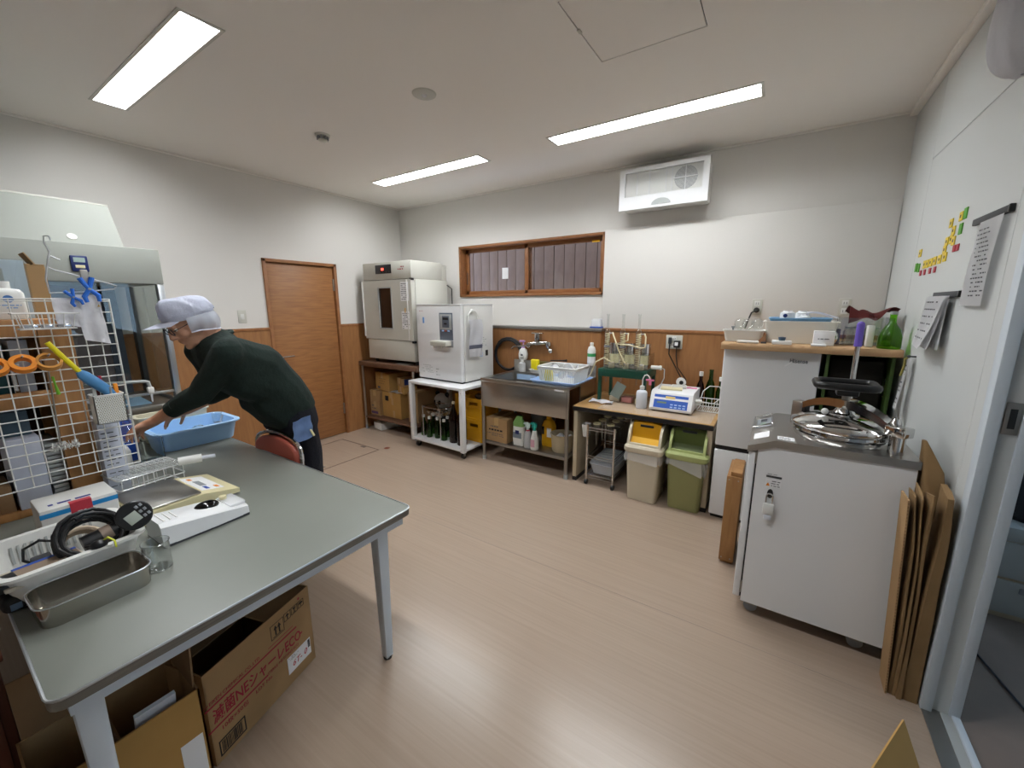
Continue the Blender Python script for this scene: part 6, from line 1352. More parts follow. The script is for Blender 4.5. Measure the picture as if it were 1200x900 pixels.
# perforated white basket with cords
t = thing('cord_basket', 'white perforated plastic basket full of black cords on the table', 'basket', (-1.818, 0.183, T0), radians(3))
hx, hy, hz = 0.150, 0.147, 0.112
mb = MB(); tub(mb, 0, 0, hx, hy, 0.0, hz, r=0.035, taper=0.84, lip=0.016, t=0.004, lipz=0.008); mb.build('basket', WHITE, t, 40)
sl = MB()
for k in range(13):
    y = -0.09+0.015*k
    sl.obox((-hx*0.92+0.007, y, 0.062), (0.003, 0.006, 0.055), Matrix.Rotation(-0.2,3,'Y'))
sl.build('slots', LGREY, t, 0, kind='stuff')
BB = T0+0.006
single('cable_bundle', MB().tube(coil((0,0,0.03), 0.070, 0.008, 6.2, 0.05, 18, (0.75,0.1,0.65), 0.16, 2), 0.006, 8), BLACK, 'thick black cable coiled in the white basket', 'cable', loc=(-1.80, 0.235, BB+0.06))
single('thin_cord', MB().tube([(0,0,0.0),(0.0,-0.035,0.04),(0,-0.03,0.075),(0,0.005,0.088),(0,0.035,0.07),(0,0.04,0.03),(0,0.02,0.0)], 0.0042, 8), BLACK, 'thin black cord looped at the left of the white basket', 'cord', loc=(-1.87, 0.135, BB+0.02))
t = thing('grey_adapter', 'small dark grey power adapter inside the white basket', 'adapter', (-1.86, 0.135, BB)); MB().box(-0.02,-0.022,0,0.02,0.022,0.06,0.006).build('case', DGREY, t); MB().box(0.0196,-0.006,0.03,0.0206,0.006,0.04).build('mark', PAPER, t)
single('beige_coil', MB().tube(coil((0,0,0.02), 0.05, 0.01, 1.5, 0.02, 18, (0.6,0.1,0.8)), 0.010, 8), M('beige_rubber','#b7a48d',0.5), 'coil of beige tubing in the white basket', 'tube', loc=(-1.865, 0.225, BB+0.03))
t = thing('flat_case', 'flat blue and beige card case in the front of the white basket', 'case', (-1.735, 0.125, BB+0.065), 0.1)
o_ = MB().box(-0.06,-0.085,0,0.06,0.085,0.012,0.003).build('case', M('case_cream','#c9bfae',0.5), t); MB().box(-0.055,-0.05,0.0122,0.02,0.08,0.013).build('picture', M('picture_brown','#8d7a68',0.6), t); MB().box(-0.058,-0.05,0.0122,-0.045,0.082,0.0135).build('blue_edge', BLUED, t); MB().box(-0.03,-0.115,0.0,0.05,-0.05,0.02,0.003).build('black_end', BLACK, t)
t = thing('earth_plug', 'black plug with yellow-green earth wire on the basket rim', 'plug', (-1.672, 0.235, BB+0.10)); MB().ball((0,0,0.012),0.018,12,8,(1,1.2,0.8)).build('plug', BLACK, t); MB().tube([(0,0.01,0.02),(0.012,0.02,0.03),(0.03,0.03,0.02),(0.036,0.03,-0.0)], 0.0028).build('earth_wire', M('earth_yellow','#c6cc3a',0.5), t)
MB().tube([(0,0,0.01),(-0.04,-0.02,0.0),(-0.10,0.0,-0.03)], 0.006).build('cord', BLACK, t)
t = thing('heater_body', 'black cylindrical immersion heater head lying in the basket', 'heater', (-1.78, 0.285, BB+0.075), 0.2)
MB().cyl((-0.02,-0.065,0),(0.0,0.065,0.02),0.030,n=20).build('body', BLACK, t); MB().cyl((-0.012,-0.02,0.008),(-0.007,0.005,0.013),0.0315,n=20).build('band', M('brown_label','#8b7a6d',0.5), t)
t = thing('thermometer', 'round black digital thermometer with grey display above the basket', 'thermometer', (-1.688, 0.328, 0.832))
nd = (Vector((0,0,1.5))-Vector((-1.688,0.328,0.832))).normalized(); nd = (nd+Vector((0.25,0.0,0.15))).normalized()
zt_q = nd.to_track_quat('Z', 'Y').to_matrix()
rr = math.radians(-62); Rm = zt_q @ Matrix.Rotation(rr, 3, 'Z')
def tb(name, x0, y0, x1, y1, z0, z1, mat, par, bev=0.001):
    m_ = MB().box(x0,y0,z0,x1,y1,z1,bev)
    for v in m_.bm.verts: v.co = Rm @ v.co
    return m_.build(name, mat, par)
m_ = MB().lathe([(0,-0.012),(0.042,-0.012),(0.046,-0.006),(0.046,0.006),(0.042,0.010),(0,0.010)], n=32)
for v in m_.bm.verts: v.co = Rm @ v.co
m_.build('case', BLACK, t)
tb('display', -0.012, -0.024, 0.026-0.004, 0.010, 0.0095, 0.0112, M('lcd4','#a9b0a6',0.3), t)
for i in range(3):
    for j in range(2): tb('button', -0.022+0.018*i, 0.016+0.012*j-0.002, -0.012+0.018*i, 0.024+0.012*j-0.002, 0.0095, 0.0115, MGREY, t)
m_ = MB().cyl((0,0,-0.01),(0,0,-0.05),0.008,n=12)
for v in m_.bm.verts: v.co = Rm @ v.co
m_.build('stem', BLACK, t)
# printed glove carton
t = thing('glove_box', 'white carton with blue stripe and red sticker under the wire grid', 'box', (-2.155, 0.268, T0), radians(0))
MB().box(-0.085,-0.10,0,0.085,0.10,0.135,0.006).build('box', WHITE, t)
MB().box(0.0845,-0.1004,0.105,0.0858,0.1004,0.122).build('blue_stripe', M('stripe_blue','#1f86c6',0.5), t)
MB().box(0.0848,-0.026,0.088,0.0868,0.030,0.1362).build('red_sticker', M('sticker_red','#c23a48',0.5), t); MB().box(0.06,-0.026,0.1348,0.0868,0.030,0.1364).build('red_sticker_top', MATS['sticker_red'], t)
print_lines((0.0868, -0.012, 0.11), (0,1,0), U_, 0.03, 1, 0.012, PAPER, t, 'sticker_print', seed=81, dens=1); print_lines((0.0855, -0.07, 0.088), (0,1,0), U_, 0.14, 2, 0.014, INKB, t, 'box_print', seed=82)
print_lines((0.02, -0.08, 0.1352), (0,1,0), (-1,0,0), 0.155, 1, 0.030, INKB, t, 'box_title', seed=83, h=0.55, dens=1)
# black pouch at the near corner
t = thing('black_pouch', 'black folding pouch lying at the left edge of the table', 'pouch', (-1.732, 0.066, T0), 0.1); t.scale = (0.72, 0.72, 0.9)
MB().box(-0.06,-0.05,0,0.06,0.03,0.055,0.02,3).build('pouch', M('black_nylon','#141416',0.7,bump=(50,0.4)), t, 60); MB().ball((-0.03,0.0,0.068),0.04,12,8,(1.1,0.9,0.6)).build('folded_top', MATS['black_nylon'], t, 60); MB().tube([(0.05,0.0,0.04),(0.075,0.03,0.02),(0.07,0.02,0.006),(0.04,-0.03,0.006)], 0.003).build('strap', BLACK, t)
MB().box(0.058,-0.03,0.01,0.0615,0.0,0.03).build('label', M('badge_blue','#5a6f86',0.6), t)
# ------------------------------------------------------------------ wooden rack on the table, wire grid and what hangs on it
t = thing('wooden_rack', 'open wooden shelf rack standing on the table behind the wire grid', 'shelf', (-2.62, 0.0, T0))
sx0, sx1 = -0.19, 0.19
MB().box(sx1-0.025,0.305,0,sx1,0.398,0.77,0.002).build('stile', SHELFW, t); MB().box(sx1-0.025,0.06,0,sx1,0.10,0.77,0.002).build('stile', SHELFW, t); MB().box(sx0,0.305,0,sx0+0.025,0.398,0.77,0.002).build('stile', SHELFW, t); MB().box(sx0,0.06,0,sx0+0.025,0.10,0.77,0.002).build('stile', SHELFW, t)
for z in (0.0, 0.44, 0.755): MB().box(sx0,0.055,z,sx1-0.026,0.40,z+0.03,0.002).build('shelf_board', SHELFW, t)
MB().box(sx1-0.024,0.055,0.44,sx1-0.002,0.304,0.505,0.002).build('front_rail', SHELFW, t); MB().box(sx1-0.024,0.055,0.715,sx1-0.002,0.304,0.785,0.002).build('front_rail', SHELFW, t); MB().box(sx0,0.375,0.03,sx1-0.026,0.39,0.755).build('side_panel', SHELFW, t)
MB().box(sx0-0.012,0.055,0,sx0,0.40,0.77).build('back_panel', M('dark_shelf','#33241c',0.7), t)
RX = -2.62
def simple(name, label, cat, box, mat, loc, rz=0, bev=0.003, group=None): return single(name, MB().box(*box, bev), mat, label, cat, group, loc, rz)
simple('teal_binder', 'dark teal binder standing in the upper compartment of the rack', 'binder', (-0.1,-0.03,0,0.1,0.03,0.22), M('teal_cover','#1f4a4c',0.5), (RX+0.02, 0.185, T0+0.4705))
simple('white_folder', 'white document case in the upper compartment of the rack', 'folder', (-0.1,-0.025,0,0.1,0.025,0.235), M('grey_white','#b9bcc4',0.6), (RX+0.02, 0.255, T0+0.4705))
t2 = thing('desk_stapler', 'small chrome and black stapler in the upper compartment of the rack', 'stapler', (RX+0.145, 0.225, T0+0.4705)); MB().box(-0.015,-0.03,0,0.015,0.03,0.02,0.004).build('base', BLACK, t2); MB().cyl((0,0,0.02),(0,0,0.14),0.008).build('column', CHROME, t2); MB().box(-0.01,-0.03,0.12,0.01,0.02,0.145,0.004).build('arm', CHROME, t2)
simple('filter_pack', 'stack of white filter sheets in the lower compartment of the rack', 'papers', (-0.12,-0.045,0,0.12,0.045,0.29), M('filter_white','#c9cfde',0.7), (RX+0.04, 0.205, T0+0.0305))
t2 = thing('fin_stack', 'stack of grey pleated sheets beside the filter pack in the rack', 'papers', (RX+0.04, 0.28, T0+0.0305))
for k in range(14): MB().box(-0.11,-0.022,0.018*k,0.11+0.003*(k % 2),0.022,0.018*k+0.013,0.001,1).build('sheet_bundle', LGREY, t2)
simple('brown_box', 'brown cardboard box in the lower compartment of the rack', 'box', (-0.1,-0.03,0,0.1,0.03,0.14), CARD, (RX+0.02, 0.26, T0+0.296), 0) if False else None
simple('slate_box', 'slate blue box on top of the filter pack in the rack', 'box', (-0.08,-0.05,0,0.08,0.04,0.10), M('slate_blue','#4c6270',0.5), (RX+0.02, 0.20, T0+0.3215))
simple('small_carton', 'dark cardboard box at the bottom of the rack, left of the filter sheets', 'box', (-0.09,-0.02,0,0.09,0.02,0.11), CARDD, (RX+0.06, 0.13, T0+0.0305))
RT = T0+0.7855
t = thing('square_bottle', 'square white reagent bottle with blue logo on top of the rack', 'bottle', (-2.56, 0.255, RT+0.0005))
MB().loft([rrect(0,0,0.05,0.045,0.012,0.0), rrect(0,0,0.055,0.05,0.014,0.012), rrect(0,0,0.055,0.05,0.014,0.10), rrect(0,0,0.045,0.042,0.014,0.115), rrect(0,0,0.02,0.02,0.012,0.12)]).build('body', WHITE, t, 50); MB().lathe([(0.024,0.118),(0.024,0.146),(0,0.147)], n=20).build('cap', WHITE, t)
lg = MB().cyl((0.0552,0.005,0.078),(0.0562,0.005,0.078),0.014,n=20).build('round_logo', M('logo_blue','#4f7fc0',0.5), t); MB().box(0.0558,-0.012,0.076,0.0568,0.022,0.080).build('logo_bar', PAPER, t); print_lines((0.0556,-0.03,0.062), (0,1,0), U_, 0.065, 2, 0.010, BLUEP, t, seed=91)
t = thing('second_bottle', 'square white reagent bottle at the far left on top of the rack', 'bottle', (-2.56, 0.135, RT+0.0005))
MB().loft([rrect(0,0,0.05,0.045,0.012,0.0), rrect(0,0,0.055,0.05,0.014,0.012), rrect(0,0,0.055,0.05,0.014,0.10), rrect(0,0,0.045,0.042,0.014,0.115), rrect(0,0,0.02,0.02,0.012,0.12)]).build('body', WHITE, t, 50); MB().lathe([(0.024,0.118),(0.024,0.146),(0,0.147)], n=20).build('cap', WHITE, t)
t = thing('blister_card', 'clear blister card with printed insert standing behind the bottles', 'card', (-2.63, 0.225, RT+0.0005), 0.0)
MB().box(-0.004,-0.11,0,0.0,0.11,0.235,0.001).build('insert', M('insert_print','#c5d2de',0.6), t); MB().box(0.0005,-0.115,0,0.004,0.115,0.24).build('clear_cover', VGLASS, t, 0)
MB().box(-0.0001,-0.10,0.02,0.0004,-0.05,0.22).build('blue_print', BLUEP, t); MB().box(-0.0001,0.02,0.05,0.0004,0.05,0.20).build('text_print', LGREY, t); MB().ball((0.006,-0.06,0.15),0.012,10,8,(0.3,1,0.8)).build('red_dot', INKR, t)
c = carton('carton', 'tall brown carton standing behind the bottles on the rack', (-2.72, 0.36, RT+0.0005), 0, (0.12, 0.075, 0.225), CARD, flaps=True, tape=False)
MB().obox((0.0,0.0,0.245),(0.11,0.004,0.06),Matrix.Rotation(0.5,3,'X')).build('raised_flap', CARD, c)
# wire grid panel
GX, GY0, GY1, GZ0, GZ1 = -2.30, -0.07, 0.50, 0.826, 1.528
t = thing('wire_grid', 'white wire grid panel hung on the front of the wooden rack', 'grid panel', (GX, 0, 0))
vw = MB().cyl((0,0,GZ0),(0,0,GZ1),0.0022,n=6).build('wire', WHITE, t); hw_ = MB().cyl((0.004,GY0,0),(0.004,GY1,0),0.0022,n=6).build('cross_wire', WHITE, t)
ys_ = [GY1-0.002-0.0435*k for k in range(14)]; zs_ = [GZ0+0.0434*k for k in range(17)]
vw.location.y = ys_[0]; hw_.location.z = zs_[0]
for y in ys_[1:]: c_ = vw.copy(); COL.objects.link(c_); c_.parent = t; c_.location.y = y
for z in zs_[1:]: c_ = hw_.copy(); COL.objects.link(c_); c_.parent = t; c_.location.z = z
MB().tube([(0.002,GY0,GZ0),(0.002,GY1,GZ0),(0.002,GY1,GZ1),(0.002,GY0,GZ1)], 0.0036, 8, True).build('border', WHITE, t)
for y in (0.15, 0.35): MB().tube([(0.004,y,1.425),(-0.03,y,1.445),(-0.108,y,1.452)], 0.003).build('hook', STEELS, t)
# basket clipped on it
t = thing('clip_basket', 'small white wire basket clipped near the top of the grid', 'wire basket', (GX+0.006, 0.312, 1.42))
for z, q in ((0.0, 0.85), (0.055, 1.0)): MB().tube([(0.004,-0.082*q,z),(0.075*q,-0.082*q,z),(0.075*q,0.082*q,z),(0.004,0.082*q,z)], 0.0026, 6, True).build('ring', WHITE, t)
for k in range(6):
    y = -0.07+0.028*k; MB().tube([(0.004,y,0.055),(0.004,y*0.87,0.0),(0.064,y*0.87,0.0),(0.075,y,0.055)], 0.0018, 5).build('wire', WHITE, t)
t = thing('blister_strips', 'shiny silver strip packets lying in the small wire basket', 'packets', (GX+0.04, 0.312, 1.4235))
for k in range(3): MB().box(-0.024,-0.062+0.042*k,0.0,0.026,-0.025+0.042*k,0.012,0.003).build('packet', M('silver_film','#d3d6dc',0.12,0.9), t)
# pen box with pens and brush
t = thing('mesh_pen_box', 'white perforated pen box hung at the right of the wire grid', 'pen box', (GX+0.042, 0.428, 1.035))
mb = MB()
for q in ((-0.036,-0.045,0,-0.033,0.045,0.115),(-0.036,-0.045,0,0.036,-0.042,0.115),(-0.036,0.042,0,0.036,0.045,0.115),(-0.036,-0.045,0,0.036,0.045,0.003)): mb.box(*q)
mb.build('box', WHITE, t)
fr_ = MB().box(0.033,-0.045,0,0.036,0.045,0.115).build('front', WHITE, t)
hl = MB()
for i in range(12):
    for j in range(15):
        hl.box(0.0358,-0.040+0.0068*i+(0.0034 if j % 2 else 0),0.006+0.0070*j,0.0364,-0.0366+0.0068*i+(0.0034 if j % 2 else 0),0.0102+0.0070*j)
hl.build('holes', M('hole_grey','#8e8a72',0.7), t, 0, kind='stuff')
MB().tube(rrect(0,0,0.036,0.045,0.004,0.116,3), 0.0028, 6, True).build('rim', WHITE, t)
def pen(label, dx, dy, z1, mat, r=0.005, tip=None, tx=0.0, ty=0.0):
    o = thing('pen', label, 'pen', (GX+0.042+dx, 0.428+dy, 1.039), 0, 'pens in the mesh box'); MB().cyl((0,0,0),(tx,ty,z1),r,n=10).build('barrel', mat, o)
    if tip: MB().cyl((tx,ty,z1),(tx*1.05,ty*1.05,z1+0.022),r*1.02,n=10).build('cap', tip, o)
pen('black pen with red cap in the mesh pen box', 0.0, -0.005, 0.165, BLACK, 0.006, INKR, 0.0, -0.004); pen('dark red pen in the mesh pen box', -0.015, -0.018, 0.15, M('pen_red','#6d1f26',0.4)); pen('white pen at the left of the mesh pen box', 0.0, -0.032, 0.15, WHITE); pen('silver pen in the mesh pen box', 0.015, 0.012, 0.14, ALU)
o = thing('cutter_knife', 'orange cutter knife at the right of the mesh pen box', 'cutter', (GX+0.042, 0.46, 1.039)); MB().box(-0.006,-0.007,0,0.006,0.007,0.15,0.003).build('handle', ORANGE, o)
t = thing('dish_brush', 'blue scoop with long yellow handle stuck in the mesh pen box', 'scoop', (GX+0.05, 0.30, 1.37))
MB().tube([(0,0,0),(0,0.035,-0.065),(0,0.066,-0.118)], [0.0085,0.009,0.0085], 10).build('handle', YELB, t)
MB().loft([[Vector((0.012*cos(a)*s_,0.07+dy+0.018*sin(a)*s_*0.9,-0.125+dz+0.016*sin(a)*s_*0.5)) for a in [2*pi*k/12 for k in range(12)]] for dy, dz, s_ in ((-0.005,0.008,0.6),(0.005,-0.008,1.05),(0.03,-0.040,1.2),(0.055,-0.07,1.1),(0.075,-0.10,0.8),(0.09,-0.20,0.5))]).build('scoop', M('scoop_blue','#4d86b8',0.35), t, 60)
# tape rolls, tube brush, cloths, hanger
for y, z, m_, l in ((0.232,1.298,ORANGE,'thick orange tape roll hanging in the middle of the wire grid'),(0.296,1.298,M('tape_amber','#c98a34',0.5),'thin brownish tape roll right of the thick orange one'),(0.168,1.294,ORANGE,'orange tape roll at the left edge of the wire grid')):
    o = thing('tape_roll', l, 'tape roll', (GX+0.045, y, z), 0, 'tape rolls on the grid'); w_ = 0.012
    inner = 0.021 if m_ is ORANGE else 0.026
    MB().lathe([(inner,-w_),(0.034,-w_),(0.034,w_),(inner,w_),(inner,-w_)], n=26, close=False).build('roll', m_, o).rotation_euler = (0, radians(52), 0)
    MB().tube([(-0.038,0,0.03),(0.0,0,0.022),(0.03,0,0.03)], 0.0028).build('hook_rod', STEELS, o)
t = thing('tube_brush', 'long wire tube brush with white bristles hanging on the grid', 'brush', (GX+0.02, 0.292, 1.26))
MB().tube([(0,0,0),(0,-0.006,-0.14),(0,-0.012,-0.285)], 0.0026).build('stem', STEELS, t); mb = MB()
rnd = random.Random(5)
for k in range(150):
    y = -0.038+0.055*rnd.random()*1.35; a = rnd.uniform(0, 2*pi); mb.tube([(0,y,-0.292),(0.016*cos(a),y+rnd.uniform(-.004,.004),-0.292+0.018*sin(a))], 0.0009, 3)
mb.build('bristles', WHITE, t, 0, kind='stuff'); MB().cyl((0,-0.04,-0.292),(0,0.04,-0.292),0.003,n=8).build('bristle_core', STEELS, t)
MB().tube([(0.004,0.006,-0.02),(0.006,0.008,-0.05),(0.004,0.012,-0.09)], [0.004,0.003,0.006]).build('green_tie', M('tie_green','#6fb12c',0.5), t)
t = thing('wire_hanger', 'silver wire coat hanger hooked on top of the grid', 'hanger', (GX+0.008, 0.0, 0.0))
MB().tube([(0,0.372,1.742),(0,0.368,1.757),(0,0.356,1.755),(0,0.353,1.73),(0,0.362,1.70),(0,0.354,1.672),(0,0.348,1.645),(0,0.366,1.634),(0,0.42,1.618),(0,0.505,1.592),(0,0.53,1.582),(0,0.522,1.570),(0,0.43,1.556),(0,0.34,1.55),(0,0.338,1.60),(0,0.347,1.645)], 0.0028, 6).build('wire', M('hanger_wire','#c9cbcd',0.35,0.4), t)
MB().tube([(0,0.352,1.672),(0,0.362,1.685),(0,0.385,1.672)], 0.0028, 6).build('inner_hook', MATS['hanger_wire'], t)
for nm, y, z, w_, h_, l, sd_ in (('wipe_cloth',0.375,1.532,0.075,0.095,'grey-white wipe pegged at the left of the hanger',1),('wipe_cloth',0.43,1.545,0.075,0.175,'longer white cloth pegged under the two blue clips',2)):
    o = thing(nm, l, 'cloth', (GX+0.018, y, z), 0, 'cloths pegged on the grid')
    MB().sheet(lambda u, v: Vector((0.006*sin(9*u+sd_)*(0.4+v)+0.004*sin(13*v), -w_/2+w_*u+0.012*v*(1 if sd_ == 2 else 0.2), -h_*v-0.02*u*v)), 12, 14, 0.003).build('cloth', CLOTHW, o, 60)
def clip(l, y, z, s_, tilt):
    o = thing('blue_clip', l, 'clip', (GX+0.033, y, z), 0, 'blue clips on the hanger'); Rz = Matrix.Rotation(tilt, 3, 'X')
    for sgn in (-1, 1):
        m_ = MB().tube([Rz @ Vector((0,sgn*0.014*s_,0.034*s_)), Rz @ Vector((0,sgn*0.004*s_,0.008*s_)), Rz @ Vector((0,-sgn*0.004*s_,-0.006*s_)), Rz @ Vector((0,-sgn*0.016*s_,-0.022*s_)), Rz @ Vector((0,-sgn*0.014*s_,-0.04*s_))], [0.007*s_,0.006*s_,0.006*s_,0.007*s_,0.005*s_], 8); m_.build('jaw', M('clip_blue','#2f6fd0',0.4), o)
    MB().cyl((-0.006,0,0),(0.008,0,0),0.004*s_,n=10).build('spring', STEELS, o)
clip('larger blue clip on the hanger beside the grey peg', 0.443, 1.567, 1.25, 0.1); clip('smaller tilted blue clip at the left of the larger one', 0.395, 1.535, 0.85, 0.35)
o = thing('grey_peg', 'translucent grey peg clipped at the hanger above the blue clips', 'peg', (GX+0.02, 0.44, 1.615)); MB().box(-0.006,-0.012,-0.035,0.006,0.010,0.025,0.004).build('peg', M('peg_grey','#a9a59f',0.5), o)
t = thing('paper_carton', 'tall white paper carton standing behind the grid under the pen box', 'carton', (-2.40, 0.435, T0))
MB().box(-0.03,-0.036,0,0.045,0.036,0.365,0.002).build('carton', M('carton_white','#c6cbd8',0.6), t); print_lines((0.0456,-0.03,0.34), (0,1,0), U_, 0.05, 14, 0.02, INK, t, seed=95, h=0.2)
o = thing('drip_tube', 'thin glass dropper with amber band hanging at the grid corner', 'dropper', (GX+0.01, 0.462, 1.50)); MB().cyl((0,0,0),(0,0.008,-0.11),0.004,n=8).build('tube', VGLASS, o, 50); MB().cyl((0,-0.001,0.02),(0,0,-0.002),0.008,n=10).build('band', M('amber','#c8a867',0.5), o)

# ------------------------------------------------------------------ the person leaning over the far side of the table
def organic(name, prims, voxel, mat, parent, smooth=6, bend=None):
    """one continuous surface: overlapping hulls and ellipsoids fused by a voxel remesh"""
    bm = bmesh.new()
    for p in prims:
        tmp = bmesh.new()
        if p[0] == 'hull':
            for c, r in p[1]:
                bmesh.ops.create_icosphere(tmp, subdivisions=2, radius=r, matrix=Matrix.Translation(Vector(c)))
            res = bmesh.ops.convex_hull(tmp, input=tmp.verts[:])
            bmesh.ops.delete(tmp, geom=[v for v in tmp.verts if not v.link_faces], context='VERTS')
        else:
            _, c, rad, rot = p
            bmesh.ops.create_icosphere(tmp, subdivisions=3, radius=1.0)
            for v in tmp.verts:
                q = Vector((v.co.x*rad[0], v.co.y*rad[1], v.co.z*rad[2])); v.co = (rot @ q if rot is not None else q) + Vector(c)
        me = bpy.data.meshes.new('tmp'); tmp.to_mesh(me); tmp.free(); bm.from_mesh(me); bpy.data.meshes.remove(me)
    me = bpy.data.meshes.new(name); bm.to_mesh(me); bm.free()
    o = bpy.data.objects.new(name, me); COL.objects.link(o)
    m = o.modifiers.new('fuse', 'REMESH'); m.mode = 'VOXEL'; m.voxel_size = voxel; m.adaptivity = 0.0
    if smooth:
        m = o.modifiers.new('soften', 'SMOOTH'); m.factor = 0.5; m.iterations = smooth
    bpy.context.view_layer.update()
    dg = bpy.context.evaluated_depsgraph_get()
    me2 = bpy.data.meshes.new_from_object(o.evaluated_get(dg)); o.modifiers.clear(); o.data = me2; bpy.data.meshes.remove(me)
    if bend:
        for v in me2.vertices: v.co = bend(v.co, v.normal)
    me2.materials.clear(); me2.materials.append(mat)
    me2.polygons.foreach_set('use_smooth', [True]*len(me2.polygons))
    o.parent = parent
    return o
def V(*a): return Vector(a)
def limb(*pr): return [('hull', [a, b]) for a, b in zip(pr, pr[1:])]
def hand(wrist, f, n, side, curls, size=1.0, thumb=0.6):
    """palm, four unequal bent fingers, thumb from the palm's side; f = forward, n = curl direction"""
    f = f.normalized(); n = (n-f*n.dot(f)).normalized(); s_ = f.cross(n)*side
    w = Vector(wrist); out = []
    K = [w+f*0.082*size+s_*d*size for d in (0.030, 0.010, -0.010, -0.029)]
    out.append(('hull', [(w+s_*0.012, 0.021), (w-s_*0.012, 0.021), (K[0], 0.012), (K[3], 0.011), (w+f*0.05*size+s_*0.026, 0.014), (w+f*0.05*size-s_*0.024, 0.014)]))
    for k, L_ in zip(range(4), (0.072, 0.080, 0.074, 0.058)):
        p = K[k]; a = 0; r = 0.0092 if k < 3 else 0.008; sp = s_*(0.10-0.07*k)
        for q, seg in enumerate((0.45, 0.31, 0.24)):
            a += curls[k]*(0.75, 1.0, 0.7)[q]; d = (f*cos(a)+n*sin(a)+sp*(1 if q == 0 else 0.4)).normalized(); p2 = p+d*L_*seg*size
            out.append(('hull', [(p, r), (p2, r*0.9)])); p = p2; r *= 0.9
    p = w+f*0.022*size+s_*0.024*size; d = (f*0.62+s_*0.75+n*0.35).normalized(); p2 = p+d*0.042*size
    out.append(('hull', [(w+f*0.015, 0.016), (p2, 0.0115)])); d2 = (f*(0.9-thumb*0.4)+s_*(0.35-thumb*0.3)+n*thumb).normalized(); p3 = p2+d2*0.030*size; out.append(('hull', [(p2, 0.0112), (p3, 0.0098)]))
    d3 = (f*0.8+n*(thumb+0.2)-s_*0.1).normalized(); out.append(('hull', [(p3, 0.0098), (p3+d3*0.024*size, 0.0082)]))
    return out
PX_, PY_ = -2.41, 1.25
man = thing('person', 'person in dark green sweater and white cap with neck net leaning over the table', 'person', (PX_, PY_, 0))
def L_(x, y, z): return V(x-PX_, y-PY_, z)          # world -> local of the person
# key joints (world)
hipL, hipR = L_(-2.31, 1.21, 0.845), L_(-2.51, 1.21, 0.845)
shL, shR = L_(-2.235, 0.875, 1.275), L_(-2.585, 0.885, 1.265)
elL, wrL = L_(-2.42, 0.80, 1.072), L_(-2.645, 0.655, 0.915)
elR, wrR = L_(-2.70, 1.00, 1.01), L_(-2.84, 0.86, 0.90)
neck0, neck1 = L_(-2.41, 0.90, 1.315), L_(-2.41, 0.825, 1.365)
hc = L_(-2.41, 0.795, 1.425)
RH = Matrix.Rotation(radians(30), 3, 'X')
def hd_(x, y, z): return hc + RH @ V(x, y, z)
prims = [('ell', hd_(0,0.018,0.028), (0.074,0.094,0.086), RH), ('ell', hd_(0,-0.018,-0.015), (0.066,0.072,0.075), RH), ('ell', hd_(0,-0.030,-0.060), (0.052,0.055,0.048), RH),
         ('hull', [(hd_(0.0,-0.072,-0.098),0.016),(hd_(0.028,-0.045,-0.085),0.018),(hd_(-0.028,-0.045,-0.085),0.018)]),
         ('hull', [(hd_(0,-0.088,0.010),0.008),(hd_(0,-0.104,-0.030),0.0125)]), ('hull', [(hd_(0.013,-0.092,-0.034),0.008),(hd_(-0.013,-0.092,-0.034),0.008)]),
         ('hull', [(hd_(0.032,-0.076,0.020),0.011),(hd_(-0.032,-0.076,0.020),0.011)]),
         ('ell', hd_(0,-0.083,-0.056), (0.023,0.011,0.0065), RH), ('ell', hd_(0,-0.080,-0.069), (0.020,0.011,0.0065), RH),
         ('ell', hd_(0.042,-0.058,-0.028), (0.024,0.022,0.02), RH), ('ell', hd_(-0.042,-0.058,-0.028), (0.024,0.022,0.02), RH)]
for s_ in (-1, 1):
    prims += [('ell', hd_(s_*0.075,0.014,-0.008), (0.009,0.019,0.030), RH @ Matrix.Rotation(s_*0.25,3,'Z')), ('ell', hd_(s_*0.078,0.020,0.006), (0.010,0.020,0.018), RH), ('ell', hd_(s_*0.074,0.006,-0.030), (0.008,0.010,0.010), RH)]
prims += [('hull', [(neck0,0.060),(hd_(0,0.03,-0.045),0.054)]), ('hull', [(hd_(0,0.0,-0.06),0.045),(neck0+V(0,-0.005,-0.01),0.050)])]
# trunk core
prims += [('hull', [(neck0,0.052),(shL+V(-0.04,0.015,0),0.048),(shR+V(0.04,0.015,0),0.048)]), ('hull', [(shL+V(-0.05,0.035,-0.005),0.055),(shR+V(0.05,0.035,-0.005),0.055),(L_(-2.34,1.06,1.12),0.09),(L_(-2.48,1.06,1.12),0.09)]),
          ('hull', [(L_(-2.34,1.06,1.12),0.09),(L_(-2.48,1.06,1.12),0.09),(hipL+V(-0.03,0,0.03),0.085),(hipR+V(0.03,0,0.03),0.085)])]
# arms and hands
prims += limb((shL,0.052),(elL,0.041),(elL.lerp(wrL,0.45),0.037),(wrL,0.025)); prims += limb((shR,0.052),(elR,0.041),(elR.lerp(wrR,0.45),0.037),(wrR,0.025))
fl_ = (wrL-elL).normalized(); fr2 = (wrR-elR).normalized()
prims += hand(wrL, fl_+V(-0.15,-0.25,-0.05), V(0.35,-0.2,-0.9), 1, (0.55,0.62,0.68,0.75)); prims += hand(wrR, fr2+V(0,-0.3,0), V(0.2,0.1,-1), -1, (0.35,0.4,0.45,0.5))
